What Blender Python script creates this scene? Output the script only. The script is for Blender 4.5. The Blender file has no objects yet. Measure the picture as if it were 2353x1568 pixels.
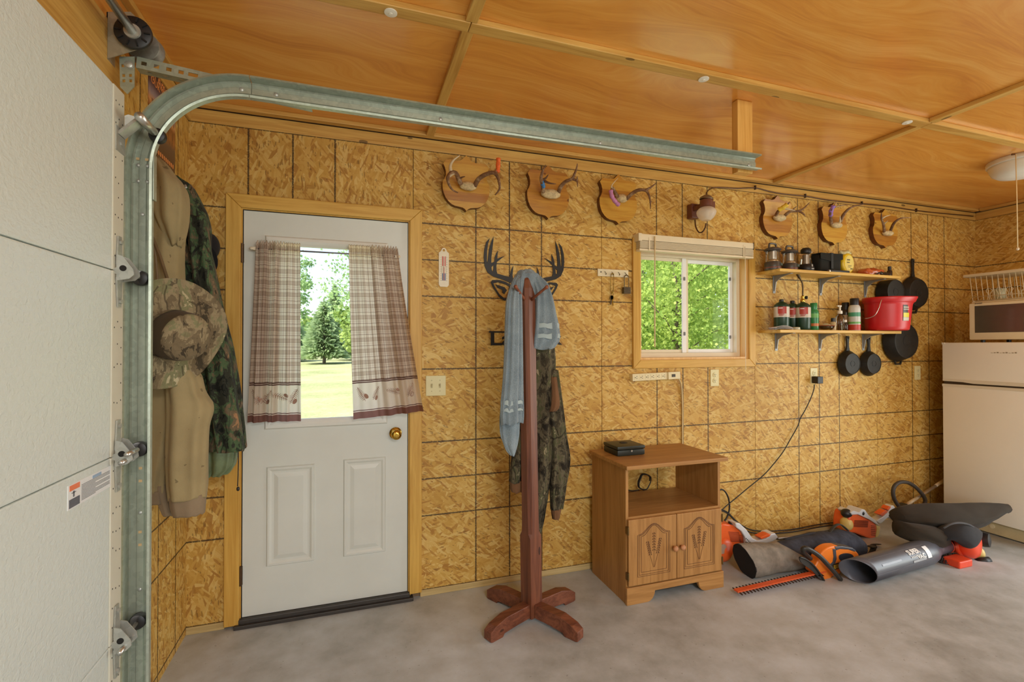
import bpy, bmesh, math, random
from mathutils import Vector, Matrix, noise
random.seed(7)
S = bpy.context.scene
COL = S.collection
PI = math.pi
# ---------------------------------------------------------------- camera
CX, CD, CZ, CF, CYAW, CPIT, CROL = 0.95895, 2.67025, 1.3846, 1096.83, 0.320196, 0.0096529, -0.00065
fw = Vector((math.sin(CYAW)*math.cos(CPIT), math.cos(CYAW)*math.cos(CPIT), math.sin(CPIT)))
rt = Vector((math.cos(CYAW), -math.sin(CYAW), 0)); up = rt.cross(fw)
rt, up = rt*math.cos(CROL)+up*math.sin(CROL), up*math.cos(CROL)-rt*math.sin(CROL)
CPOS = Vector((CX, -CD, CZ))
cd = bpy.data.cameras.new('camera'); cam = bpy.data.objects.new('camera', cd); COL.objects.link(cam)
cd.sensor_fit = 'HORIZONTAL'; cd.sensor_width = 36; cd.lens = 36*CF/2353; cd.clip_start = .05; cd.clip_end = 500
cam.matrix_world = Matrix(((rt.x, up.x, -fw.x, CPOS.x), (rt.y, up.y, -fw.y, CPOS.y), (rt.z, up.z, -fw.z, CPOS.z), (0, 0, 0, 1)))
S.camera = cam
def ray(x, y): return fw + rt*((x-1176.5)/CF) - up*((y-784)/CF)
def W(x, y, Y=0.0):            # photo pixel -> point on a plane parallel to the back wall
    d = ray(x, y); return CPOS + d*((Y-CPOS.y)/d.y)
def LX(x, y, X):               # ... on a plane parallel to the left wall
    d = ray(x, y); return CPOS + d*((X-CPOS.x)/d.x)
def FZ(x, y, Z=0.0):           # ... on a level plane
    d = ray(x, y); return CPOS + d*((Z-CPOS.z)/d.z)
# ---------------------------------------------------------------- view, world, sun, daylight
S.view_settings.view_transform = 'Standard'; S.view_settings.look = 'None'
S.view_settings.exposure = -0.32; S.view_settings.gamma = 1.0; S.view_settings.use_curve_mapping = False
S.cycles.max_bounces = 8; S.cycles.diffuse_bounces = 5; S.cycles.glossy_bounces = 4; S.cycles.transmission_bounces = 6
S.cycles.transparent_max_bounces = 16; S.cycles.caustics_reflective = False; S.cycles.caustics_refractive = False
S.cycles.sample_clamp_indirect = 4.0; S.cycles.use_denoising = True
wd = bpy.data.worlds.new('sky'); S.world = wd; wd.use_nodes = True
wn = wd.node_tree.nodes; wl = wd.node_tree.links; wn.clear()
sk = wn.new('ShaderNodeTexSky'); sk.sky_type = 'NISHITA'; sk.sun_disc = False
sk.sun_elevation = math.radians(50); sk.sun_rotation = math.radians(250); sk.air_density = 1.0; sk.dust_density = 2.5; sk.ozone_density = 1.0
bg = wn.new('ShaderNodeBackground'); wo = wn.new('ShaderNodeOutputWorld'); bg.inputs[1].default_value = 0.55
wl.new(sk.outputs[0], bg.inputs[0]); wl.new(bg.outputs[0], wo.inputs[0])
def lamp(name, kind, loc, target, energy, col, **k):
    l = bpy.data.lights.new(name, kind); o = bpy.data.objects.new(name, l); COL.objects.link(o)
    l.energy = energy; l.color = col; o.location = loc
    o.rotation_euler = (Vector(target)-Vector(loc)).to_track_quat('-Z', 'Y').to_euler()
    for a, b in k.items(): setattr(l, a, b)
    return o
lamp('sun', 'SUN', (-20, -14, 30), (0, 4, 0), 6.5, (1, .95, .86), angle=.01)
# daylight entering by the open side door in the right wall and by the window bays behind the camera
lamp('daylight_side_door', 'AREA', (6.06, -2.15, 1.06), (0, -2.15, 1.0), 70, (.96, 1, .95), shape='RECTANGLE', size=1.6, size_y=2.0)
lamp('daylight_front_windows', 'AREA', (2.6, -6.24, 1.55), (2.2, 0, 1.35), 88, (.93, .99, 1), shape='RECTANGLE', size=3.6, size_y=1.3)
lamp('added_fill_lamp', 'AREA', (1.7, -4.1, 2.46), (1.9, -3.6, 0), 62, (1, .985, .94), shape='RECTANGLE', size=1.2, size_y=.18)  # added fill lamp behind the camera, brightens the fridge front and lifts shadows
# ---------------------------------------------------------------- materials
def srgb(r, g, b):
    f = lambda c: (c/255/12.92) if c/255 <= .04045 else ((c/255+.055)/1.055)**2.4
    return (f(r), f(g), f(b), 1)
class N:                        # tiny node helper
    def __init__(s, name):
        m = bpy.data.materials.new(name); m.use_nodes = True; s.m = m
        s.t = m.node_tree; s.t.nodes.clear()
        s.out = s.t.nodes.new('ShaderNodeOutputMaterial'); s.b = None
    def put(s, sock, v):
        if hasattr(v, 'is_output') or isinstance(v, bpy.types.NodeSocket): s.t.links.new(v, sock)
        elif v is not None: sock.default_value = v
    def node(s, typ, outp=0, props=None, **ins):
        n = s.t.nodes.new('ShaderNode'+typ)
        for a, b in (props or {}).items(): setattr(n, a, b)
        for k, v in ins.items():
            k2 = int(k[1:]) if k[0] == 'i' and k[1:].isdigit() else k.replace('_', ' ')
            s.put(n.inputs[k2], v)
        return n.outputs[outp] if outp is not None else n
    def math(s, op, a, b=None, c=None, clamp=False):
        n = s.t.nodes.new('ShaderNodeMath'); n.operation = op; n.use_clamp = clamp
        for i, v in enumerate((a, b, c)):
            if v is not None: s.put(n.inputs[i], v)
        return n.outputs[0]
    def mix(s, f, a, b, mode='MIX'):
        n = s.t.nodes.new('ShaderNodeMix'); n.data_type = 'RGBA'; n.blend_type = mode
        s.put(n.inputs[0], f); s.put(n.inputs[6], a); s.put(n.inputs[7], b); return n.outputs[2]
    def ramp(s, f, stops, interp='LINEAR'):
        n = s.t.nodes.new('ShaderNodeValToRGB'); n.color_ramp.interpolation = interp
        e = n.color_ramp.elements
        while len(e) < len(stops): e.new(.5)
        for i, (p, c) in enumerate(stops): e[i].position = p; e[i].color = c
        s.put(n.inputs[0], f); return n.outputs[0]
    def coord(s, which='Object'): return s.node('TexCoord', which)
    def map(s, v, loc=(0,0,0), rot=(0,0,0), sc=(1,1,1)): return s.node('Mapping', 0, Vector=v, Location=loc, Rotation=rot, Scale=sc)
    def noise(s, v, scale, detail=3, rough=.5, dist=0, out=0):
        return s.node('TexNoise', out, Vector=v, Scale=scale, Detail=detail, Roughness=rough, Distortion=dist)
    def voro(s, v, scale, feat='F1', dim='3D', out='Color', rnd=1.0):
        n = s.t.nodes.new('ShaderNodeTexVoronoi'); n.feature = feat; n.voronoi_dimensions = dim
        s.put(n.inputs['Vector'], v); n.inputs['Scale'].default_value = scale; n.inputs['Randomness'].default_value = rnd
        return n.outputs[out]
    def bump(s, h, strength=.3, dist=.01): return s.node('Bump', 0, Height=h, Strength=strength, Distance=dist)
    def done(s, col, rough=.5, metal=0, normal=None, spec=.5, coat=0, trans=0, sheen=0, coatr=.1, coati=1.5):
        b = s.t.nodes.new('ShaderNodeBsdfPrincipled'); s.b = b
        s.put(b.inputs['Base Color'], col); s.put(b.inputs['Roughness'], rough); s.put(b.inputs['Metallic'], metal)
        s.put(b.inputs['Specular IOR Level'], spec); b.inputs['Coat Weight'].default_value = coat; b.inputs['Coat Roughness'].default_value = coatr
        b.inputs['Sheen Weight'].default_value = sheen; b.inputs['Coat IOR'].default_value = coati
        if normal is not None: s.t.links.new(normal, b.inputs['Normal'])
        sh = b.outputs[0]
        if trans:
            t = s.t.nodes.new('ShaderNodeBsdfTranslucent'); s.put(t.inputs[0], col)
            mx = s.t.nodes.new('ShaderNodeMixShader'); mx.inputs[0].default_value = trans
            s.t.links.new(sh, mx.inputs[1]); s.t.links.new(t.outputs[0], mx.inputs[2]); sh = mx.outputs[0]
        s.t.links.new(sh, s.out.inputs[0]); return s.m
MATS = {}
def plain(name, rgb, rough=.5, metal=0, var=.10, scale=14, spec=.5, bump=0, coat=0, bscale=90):
    """plain colour with a little mottling"""
    if name in MATS: return MATS[name]
    n = N(name); c = srgb(*rgb); o = n.coord()
    f = n.noise(o, scale, 4, .6)
    lo = tuple(x*(1-var) for x in c[:3])+(1,); hi = tuple(min(1, x*(1+var)) for x in c[:3])+(1,)
    col = n.ramp(f, [(.3, lo), (.7, hi)])
    nm = n.bump(n.noise(o, bscale, 2), bump, .004) if bump else None
    MATS[name] = n.done(col, rough, metal, nm, spec, coat); return MATS[name]
def osb(name, axis='X', u0=0.0, ang=0.0, seed=0.0, dark=1.0):
    n = N(name); o = n.coord(); sep = n.node('SeparateXYZ', None, Vector=o)
    u = sep.outputs[0 if axis == 'X' else 1]; z = sep.outputs[2]
    p = n.node('CombineXYZ', 0, X=u, Y=z, Z=0.0)
    wob = n.node('TexNoise', 1, Vector=p, Scale=9.0, Detail=2.0)
    pw = n.node('VectorMath', 0, {'operation': 'ADD'}, i0=p, i1=n.node('VectorMath', 0, {'operation': 'SCALE'}, i0=wob, Scale=.016))
    tone = [(0, (.40, .19, .036, 1)), (.13, (.50, .265, .050, 1)), (.32, (.59, .345, .068, 1)), (.66, (.66, .41, .100, 1)), (1, (.76, .55, .19, 1))]
    col = None
    for k, (a, sx, sy, thr) in enumerate(((.1, 9, 30, -1), (-.55, 10, 34, .40), (.95, 11, 38, .5), (.45, 9, 32, .52), (1.45, 12, 44, .60), (-.15, 7, 24, .68), (-1.1, 11, 52, .68), (.3, 15, 70, .66), (-.4, 20, 110, .70), (.7, 18, 100, .72))):
        v = n.map(n.map(pw, rot=(0, 0, a+ang)), loc=(seed+k*3.7, k*5.1+seed, 0), sc=(sx, sy, 1))
        vc = n.voro(v, 1.0, dim='2D')
        sp = n.node('SeparateColor', None, Color=vc)
        grain = n.noise(n.map(v, sc=(.6, 5, 1)), 1.6, 3, .6)
        t = n.math('ADD', sp.outputs[0], n.math('MULTIPLY', n.math('SUBTRACT', grain, .5), .7), clamp=True)
        c = n.ramp(t, tone)
        if col is None: col = c
        else:
            g = n.math('GREATER_THAN', sp.outputs[1], thr)
            col = n.mix(n.math('MULTIPLY', g, .88), col, c)
    # dark slivers and pits
    sl = n.voro(n.map(n.map(pw, rot=(0, 0, .3+ang)), sc=(14, 85, 1), loc=(seed, 0, 0)), 1.0, dim='2D', out='Distance')
    slr = n.noise(pw, 26, 2, .5)
    sm = n.math('MULTIPLY', n.math('LESS_THAN', sl, .24), n.math('GREATER_THAN', slr, .56))
    col = n.mix(n.math('MULTIPLY', sm, .55), col, (.16, .08, .02, 1))
    col = n.mix(.45, col, n.ramp(n.noise(p, 1.3, 3), [(.3, (.66, .62, .52, 1)), (.7, (1, 1, 1, 1))]), 'MULTIPLY')
    # printed nailing lines: 16, 24, 32 inch marks across and up the sheet
    jit = n.math('MULTIPLY', n.math('SUBTRACT', n.noise(p, 130, 2), .5), .006)
    def lines(co, off, zero):
        m = n.math('FLOORED_MODULO', n.math('ADD', n.math('SUBTRACT', co, off), jit), 1.2192)
        d = None
        for q in (.4064, .6096, .8128)+((0.0, 1.2192) if zero else ()):
            e = n.math('ABSOLUTE', n.math('SUBTRACT', m, q)); d = e if d is None else n.math('MINIMUM', d, e)
        return d
    d = n.math('MINIMUM', lines(u, u0, False), lines(z, 0.035, True))
    ln = n.math('MULTIPLY', n.math('LESS_THAN', d, .0040), n.math('GREATER_THAN', n.noise(p, 160, 1), .33))
    col = n.mix(n.math('MULTIPLY', ln, .85), col, (.022, .014, .008, 1))
    h = n.noise(pw, 60, 3)
    if dark != 1.0: col = n.mix(1.0, col, (dark, dark, dark, 1), 'MULTIPLY')
    return n.done(col, .52, 0, n.bump(h, .12, .004), .35)
def wood(name, light, darkc, axis=0, scale=1.0, rough=.45, knots=True, coat=0, ringd=1.2):
    if name in MATS: return MATS[name]
    n = N(name); o = n.coord()
    sc = [26*scale]*3; sc[axis] = 1.6*scale
    v = n.map(o, sc=tuple(sc))
    w = n.noise(v, 1.0, 4, .6, ringd)
    f = n.noise(n.map(o, sc=tuple((190*scale if i != axis else 5*scale) for i in range(3))), 1.0, 2)
    t = n.math('ADD', n.math('MULTIPLY', w, .75), n.math('MULTIPLY', f, .25))
    col = n.ramp(t, [(.32, srgb(*darkc)), (.6, srgb(*light))])
    if knots:
        k = n.voro(n.map(o, sc=tuple((9 if i != axis else 3.2) for i in range(3))), 1.0, out='Distance')
        col = n.mix(n.math('MULTIPLY', n.math('LESS_THAN', k, .075), .75), col, srgb(*[c*.45 for c in darkc]))
    MATS[name] = n.done(col, rough, 0, n.bump(t, .08, .003), .4, coat); return MATS[name]
def glassy(name, tint=(1, 1, 1, 1), refl=.06, rough=.0):
    n = N(name); t = n.node('BsdfTransparent', 0, Color=tint); g = n.node('BsdfGlossy', 0, Roughness=rough)
    fr = n.math('MULTIPLY', n.node('Fresnel', 0, IOR=1.45), refl)
    mx = n.t.nodes.new('ShaderNodeMixShader'); n.t.links.new(fr, mx.inputs[0]); n.t.links.new(t, mx.inputs[1]); n.t.links.new(g, mx.inputs[2])
    n.t.links.new(mx.outputs[0], n.out.inputs[0]); return n.m
def fabric(name, rgb, var=.14, rough=.9, scale=8, weave=420, dirt=None):
    if name in MATS: return MATS[name]
    n = N(name); o = n.coord(); c = srgb(*rgb)
    f = n.noise(o, scale, 4, .6)
    col = n.ramp(f, [(.3, tuple(x*(1-var) for x in c[:3])+(1,)), (.7, tuple(min(1, x*(1+var)) for x in c[:3])+(1,))])
    if dirt:
        d = n.math('GREATER_THAN', n.noise(o, 34, 2), .70); col = n.mix(n.math('MULTIPLY', d, .6), col, srgb(*dirt))
    MATS[name] = n.done(col, rough, 0, n.bump(n.noise(o, weave, 1), .25, .002), .2, sheen=.05); return MATS[name]
def camo(name, cols, scale=16):
    n = N(name); o = n.coord()
    wv = n.node('VectorMath', 0, {'operation': 'ADD'}, i0=o, i1=n.node('VectorMath', 0, {'operation': 'SCALE'}, i0=n.node('TexNoise', 1, Vector=o, Scale=7.0, Detail=3.0), Scale=.06))
    a = n.noise(n.map(wv, sc=(1, 1, .7)), scale, 5, .62, .4)
    col = n.ramp(a, [(0, srgb(*cols[0])), (.40, srgb(*cols[1])), (.48, srgb(*cols[2])), (.545, srgb(*cols[3])), (.63, srgb(*cols[4]))], 'CONSTANT')
    # bark streaks and twigs
    b = n.noise(n.map(wv, sc=(3.2, 3.2, .35)), 22, 3, .6)
    col = n.mix(n.math('MULTIPLY', n.math('GREATER_THAN', b, .57), .55), col, srgb(*cols[1]))
    tw = n.voro(n.map(wv, rot=(.5, .6, .4), sc=(1, 1, .45)), 17, 'DISTANCE_TO_EDGE', out='Distance')
    col = n.mix(n.math('MULTIPLY', n.math('MULTIPLY', n.math('LESS_THAN', tw, .04), n.math('GREATER_THAN', n.noise(o, 11, 2), .52)), .7), col, srgb(*cols[0]))
    soft = n.noise(o, 90, 2); col = n.mix(.35, col, n.ramp(soft, [(.3, (.55, .55, .55, 1)), (.7, (1, 1, 1, 1))]), 'MULTIPLY')
    return n.done(col, .9, 0, n.bump(n.noise(o, 300, 1), .2, .002), .2, sheen=.04)
# ---------------------------------------------------------------- geometry helpers
class MB:
    def __init__(s): s.v = []; s.f = []; s.uv = None; s.mi = []; s.cur = 0
    def add(s, vs, fs):
        b = len(s.v); s.v += [Vector(p) for p in vs]; s.f += [tuple(b+i for i in f) for f in fs]; s.mi += [s.cur]*len(fs); return s
    def box(s, a, b, bev=0.0):
        x0, y0, z0 = (min(a[i], b[i]) for i in range(3)); x1, y1, z1 = (max(a[i], b[i]) for i in range(3))
        if bev <= 0:
            return s.add([(x0,y0,z0),(x1,y0,z0),(x1,y1,z0),(x0,y1,z0),(x0,y0,z1),(x1,y0,z1),(x1,y1,z1),(x0,y1,z1)],
                     [(0,3,2,1),(4,5,6,7),(0,1,5,4),(1,2,6,5),(2,3,7,6),(3,0,4,7)])
        bev = min(bev, (x1-x0)*.45, (y1-y0)*.45, (z1-z0)*.45)
        bm = bmesh.new(); bmesh.ops.create_cube(bm, size=1)
        for v in bm.verts: v.co = Vector(((x0+x1)/2+v.co.x*(x1-x0), (y0+y1)/2+v.co.y*(y1-y0), (z0+z1)/2+v.co.z*(z1-z0)))
        bmesh.ops.bevel(bm, geom=list(bm.edges), offset=bev, segments=2, affect='EDGES', profile=.6)
        return s.bm(bm)
    def bm(s, bm):
        bm.verts.index_update(); s.add([v.co.copy() for v in bm.verts], [[v.index for v in f.verts] for f in bm.faces]); bm.free(); return s
    def obox(s, c, ax, ay, az, bev=0):      # oriented box: centre and three half-axis vectors
        m = MB(); m.box((-1,-1,-1), (1,1,1)) if bev <= 0 else None
        if bev > 0:
            L = (Vector(ax).length, Vector(ay).length, Vector(az).length)
            m.box((-L[0],-L[1],-L[2]), L, bev); ax, ay, az = Vector(ax)/L[0], Vector(ay)/L[1], Vector(az)/L[2]
        c, ax, ay, az = map(Vector, (c, ax, ay, az))
        return s.add([c+ax*p.x+ay*p.y+az*p.z for p in m.v], m.f)
    def tube(s, pts, r, n=10, caps=True, closed=False, squash=None):
        pts = [Vector(p) for p in pts]; k = len(pts)
        rs = r if isinstance(r, (list, tuple)) else [r]*k
        tan = []
        for i in range(k):
            if closed: t = pts[(i+1) % k]-pts[i-1]
            else: t = pts[min(i+1, k-1)]-pts[max(i-1, 0)]
            tan.append(t.normalized() if t.length > 1e-9 else Vector((0, 0, 1)))
        ref = Vector((0, 0, 1)) if abs(tan[0].z) < .9 else Vector((1, 0, 0))
        u = tan[0].cross(ref).normalized(); base = len(s.v); rings = []
        for i in range(k):
            u = (u-tan[i]*u.dot(tan[i])); u = u.normalized() if u.length > 1e-6 else tan[i].orthogonal().normalized()
            w = tan[i].cross(u)
            if squash: a, b = squash
            else: a = b = 1
            rings.append([pts[i]+(u*math.cos(2*PI*j/n)*a+w*math.sin(2*PI*j/n)*b)*rs[i] for j in range(n)])
        vs = [p for q in rings for p in q]; fs = []
        for i in range(k if closed else k-1):
            a0 = i*n; b0 = ((i+1) % k)*n
            for j in range(n): fs.append((a0+j, a0+(j+1) % n, b0+(j+1) % n, b0+j))
        if caps and not closed: fs += [tuple(range(n-1, -1, -1)), tuple((k-1)*n+j for j in range(n))]
        return s.add(vs, fs)
    def cyl(s, a, b, r, r2=None, n=16): return s.tube([a, b], [r, r if r2 is None else r2], n)
    def lathe(s, prof, c=(0,0,0), axis=(0,0,1), n=24, xref=None, caps=True):   # prof: (radius, height along axis)
        c = Vector(c); ax = Vector(axis).normalized(); u = (Vector(xref) if xref else ax.orthogonal()).normalized(); w = ax.cross(u)
        vs = []; fs = []
        for r, h in prof:
            for j in range(n): vs.append(c+ax*h+(u*math.cos(2*PI*j/n)+w*math.sin(2*PI*j/n))*r)
        k = len(prof)
        for i in range(k-1):
            for j in range(n): fs.append((i*n+j, i*n+(j+1) % n, (i+1)*n+(j+1) % n, (i+1)*n+j))
        if caps: fs += [tuple(range(n-1, -1, -1)), tuple((k-1)*n+j for j in range(n))]
        return s.add(vs, fs)
    def ell(s, c, r, n=16, m=10, rot=None):
        vs = []; fs = []; c = Vector(c)
        for i in range(m+1):
            t = PI*i/m
            for j in range(n):
                p = Vector((r[0]*math.sin(t)*math.cos(2*PI*j/n), r[1]*math.sin(t)*math.sin(2*PI*j/n), r[2]*math.cos(t)))
                vs.append(c+(rot @ p if rot else p))
        for i in range(m):
            for j in range(n): fs.append((i*n+j, (i+1)*n+j, (i+1)*n+(j+1) % n, i*n+(j+1) % n))
        return s.add(vs, fs)
    def prism(s, poly, off, holes=()):       # planar polygon (3-D points) extruded by vector off, with optional holes
        off = Vector(off); bm = bmesh.new(); loops = [poly]+list(holes); edges = []; info = []
        for lp in loops:
            vs = [bm.verts.new(Vector(p)) for p in lp]; info.append(vs)
            for i in range(len(vs)): edges.append(bm.edges.new((vs[i], vs[(i+1) % len(vs)])))
        if len(loops) == 1: bm.faces.new(info[0])
        else: bmesh.ops.triangle_fill(bm, use_beauty=True, use_dissolve=False, edges=edges)
        bmesh.ops.recalc_face_normals(bm, faces=bm.faces)
        fs = list(bm.faces)
        r = bmesh.ops.duplicate(bm, geom=list(bm.verts)+list(bm.edges)+fs); mp = r['vert_map']
        for vs in info:
            q = [mp[v] for v in vs]
            for v in q: v.co += off
            for i in range(len(vs)):
                j = (i+1) % len(vs); bm.faces.new((vs[i], vs[j], q[j], q[i]))
        if len(loops) > 1: pass
        bmesh.ops.recalc_face_normals(bm, faces=bm.faces)
        return s.bm(bm)
    def grid(s, fn, nu, nv, closed=False):
        vs = [fn(i/nu, j/nv) for j in range(nv+1) for i in range(nu+1)]; b = nu+1
        return s.add(vs, [(j*b+i, j*b+i+1, (j+1)*b+i+1, (j+1)*b+i) for j in range(nv) for i in range(nu)])
    def xf(s, M): s.v = [M @ p for p in s.v]; return s
def obj(name, mb, mat, parent=None, smooth=False, bev=0, sub=0, solid=0, auto=None):
    me = bpy.data.meshes.new(name); off = wloc(parent) if parent else Vector((0, 0, 0))
    me.from_pydata([p-off for p in mb.v], [], mb.f); me.update()
    bm = bmesh.new(); bm.from_mesh(me); bmesh.ops.recalc_face_normals(bm, faces=bm.faces); bm.to_mesh(me); bm.free()
    mats = mat if isinstance(mat, (list, tuple)) else [mat]
    for m in mats: me.materials.append(m)
    if len(mats) > 1:
        for p, i in zip(me.polygons, mb.mi): p.material_index = i
    if smooth or auto:
        me.polygons.foreach_set('use_smooth', [True]*len(me.polygons))
        if auto: me.set_sharp_from_angle(angle=math.radians(auto))
    o = bpy.data.objects.new(name, me); COL.objects.link(o)
    if parent: o.parent = parent
    if solid: md = o.modifiers.new('thick', 'SOLIDIFY'); md.thickness = solid; md.offset = 0
    if bev: md = o.modifiers.new('bevel', 'BEVEL'); md.width = bev; md.segments = 2; md.limit_method = 'ANGLE'
    if sub: md = o.modifiers.new('sub', 'SUBSURF'); md.levels = sub; md.render_levels = sub
    return o
def wloc(o):
    p = Vector((0, 0, 0))
    while o: p = p+o.location; o = o.parent
    return p
def tag(o, label, cat, group=None):
    o['label'] = label; o['category'] = cat
    if group: o['group'] = group
    return o
def thing(name, label, cat, loc, group=None):
    o = bpy.data.objects.new(name, None); COL.objects.link(o); o.location = loc; o.empty_display_size = .05
    return tag(o, label, cat, group)
def struct(name, mb, mat, **k):
    if mb is None:
        o = bpy.data.objects.new(name, None); COL.objects.link(o)
    else: o = obj(name, mb, mat, **k)
    o['kind'] = 'structure'; return o
def text_mb(txt, size, M, depth=.0006, align='CENTER', squeeze=1.0, bold=0.0):
    c = bpy.data.curves.new('t', 'FONT'); c.body = txt; c.size = size; c.extrude = depth; c.align_x = align; c.align_y = 'CENTER'; c.offset = bold; c.resolution_u = 2
    o = bpy.data.objects.new('t', c); COL.objects.link(o)
    me = bpy.data.meshes.new_from_object(o.evaluated_get(bpy.context.evaluated_depsgraph_get()))
    m = MB(); m.add([M @ Vector((v.co.x*squeeze, v.co.y, v.co.z)) for v in me.vertices], [tuple(p.vertices) for p in me.polygons])
    bpy.data.objects.remove(o); bpy.data.meshes.remove(me); bpy.data.curves.remove(c); return m
def frame_m(o, x, y):           # matrix with origin o, x and y axes
    x = Vector(x).normalized(); y = Vector(y); y = (y-x*y.dot(x)).normalized(); z = x.cross(y); o = Vector(o)
    return Matrix(((x.x, y.x, z.x, o.x), (x.y, y.y, z.y, o.y), (x.z, y.z, z.z, o.z), (0, 0, 0, 1)))
def crom(pts, n=6, closed=False):  # catmull-rom through points
    P = [Vector(p) for p in pts]; k = len(P); out = []
    for i in range(k if closed else k-1):
        g = (lambda j: P[j % k]) if closed else (lambda j: P[max(0, min(k-1, j))])
        a, b, c, d = g(i-1), g(i), g(i+1), g(i+2)
        for j in range(n):
            t = j/n; out.append(.5*((2*b)+(c-a)*t+(2*a-5*b+4*c-d)*t*t+(3*b-a-3*c+d)*t**3))
    if not closed: out.append(P[-1])
    return out
def lerp(a, b, t): return a+(b-a)*t
def pw(tab, t):                 # piecewise-linear table lookup
    for (a, va), (b, vb) in zip(tab, tab[1:]):
        if t <= b: return lerp(va, vb, max(0, (t-a)/(b-a)))
    return tab[-1][1]
# ================================================================ THE SETTING
T = 2.473; XL, XR, YF = .20, 6.10, -6.30; CEIL = 2.56
DX0, DX1, DZ0, DZ1 = .438, 1.240, .042, 2.060          # walk door slab
WX0, WX1, WZ0, WZ1 = 2.707, 3.600, 1.287, 2.030         # window opening
pine_x = wood('pine_along_x', (212, 170, 92), (180, 130, 56), 0)
pine_y = wood('pine_along_y', (212, 170, 92), (180, 130, 56), 1)
pine_z = wood('pine_along_z', (212, 172, 94), (184, 134, 60), 2)
casing_x = wood('casing_x', (216, 174, 86), (192, 144, 58), 0, knots=False)
casing_z = wood('casing_z', (216, 174, 86), (192, 144, 58), 2, knots=False)
plate_m = wood('plate_wood', (205, 182, 128), (172, 146, 92), 0)
siding = plain('exterior_siding', (120, 96, 70), .8)
osb_back = [osb('osb_sheet_a', 'X', 1.27, 1.25, 1.3), osb('osb_sheet_b', 'X', 1.2192, .1, 7.7), osb('osb_sheet_c', 'X', 2.4384, .0, 12.1),
            osb('osb_sheet_d', 'X', 3.6576, .2, 21.9), osb('osb_sheet_e', 'X', 4.8768, -.1, 33.3)]
osb_l = osb('osb_sheet_f', 'Y', -.957, .9, 41.0); osb_r = osb('osb_sheet_g', 'Y', 0.0, .1, 55.0)
# floor: one concrete slab
def concrete():
    n = N('concrete'); o = n.coord()
    a = n.noise(o, .9, 4, .6); b = n.noise(o, 7, 5, .65); c = n.noise(o, 160, 2)
    t = n.math('ADD', n.math('MULTIPLY', a, .6), n.math('MULTIPLY', b, .4))
    col = n.ramp(t, [(.34, srgb(142, 144, 140)), (.5, srgb(176, 180, 180)), (.66, srgb(198, 205, 210))])
    sp = n.math('GREATER_THAN', n.noise(o, 55, 2, .5), .71)
    col = n.mix(n.math('MULTIPLY', sp, .35), col, srgb(96, 84, 70))
    return n.done(col, n.ramp(b, [(.3, (.42,)*3+(1,)), (.7, (.62,)*3+(1,))]), 0, n.bump(c, .10, .002), .4)
struct('floor', MB().box((XL-.15, YF-.15, -.15), (XR+.15, .16, 0)), concrete())
# ceiling: glossy plywood sheets on joists, battens over the joints
def lauan(name, seed):
    n = N(name); o = n.map(n.coord(), loc=(seed, seed*.7, 0))
    w = n.node('VectorMath', 0, {'operation': 'ADD'}, i0=o, i1=n.node('VectorMath', 0, {'operation': 'SCALE'}, i0=n.node('TexNoise', 1, Vector=n.map(o, sc=(.8, 2.2, 1)), Scale=1.1, Detail=2.0), Scale=.55))
    a = n.noise(n.map(w, sc=(.9, 9, 1)), 1.1, 4, .55); f = n.noise(n.map(w, sc=(3, 60, 1)), 1.6, 3, .6)
    t = n.math('ADD', n.math('MULTIPLY', a, .65), n.math('MULTIPLY', f, .35))
    col = n.ramp(t, [(.3, srgb(205, 126, 44)), (.5, srgb(228, 156, 64)), (.68, srgb(240, 180, 94))])
    return n.done(col, .38, 0, n.bump(f, .04, .002), .5, 1.0, coatr=.2, coati=1.6)
ceil = struct('ceiling', MB().box((XL-.15, YF-.15, CEIL+.008), (XR+.15, .15, CEIL+.12)), siding)
BX = (1.355, 3.80); BY = (-.99, -2.215, -3.43, -4.65)
xs = [XL, BX[0], BX[1], XR]; ys = [0.0]+list(BY)+[YF]
for i in range(3):
    for j in range(5):
        obj('plywood_panel', MB().box((xs[i]+.003, ys[j+1]+.003, CEIL), (xs[i+1]-.003, ys[j]-.003, CEIL+.008)), lauan('lauan_%d%d' % (i, j), 2.3*i+5.1*j+1), ceil)
for y in BY:
    for i in range(3): obj('batten', MB().box((xs[i]+(.0 if i == 0 else .001), y-.027, CEIL-.024), (xs[i+1]-.001, y+.027, CEIL), .004), pine_x, ceil)
for x in BX:
    for j in range(5):
        obj('batten', MB().box((x-.022, ys[j+1]+.028, CEIL-.022), (x+.022, ys[j]-(.028 if j else .05), CEIL), .004), pine_y, ceil)
for px, py in ((898, 27), (1615, 183), (2095, 277)):
    p = FZ(px, py, CEIL-.024); q = MB().lathe([(.022, 0), (.022, -.003), (.012, -.005), (.0, -.005)], (p.x, BY[0]+.005, CEIL-.024), n=20); q.lathe([(.006, -.005), (.006, -.007), (0, -.007)], (p.x, BY[0]+.005, CEIL-.024), n=10)
    obj('washer_screw', q, plain('white_nylon', (232, 228, 215), .4), ceil, auto=40)
# ceiling edge trims
obj('batten', MB().box((XL+.045, -.05, CEIL-.022), (XR-.04, -.012, CEIL), .003), pine_x, ceil)
obj('batten', MB().box((XR-.045, YF+.02, CEIL-.022), (XR-.012, -.052, CEIL), .003), pine_y, ceil)
obj('batten', MB().box((XL+.012, YF+.02, CEIL-.022), (XL+.045, -.012, CEIL), .003), pine_y, ceil)
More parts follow.
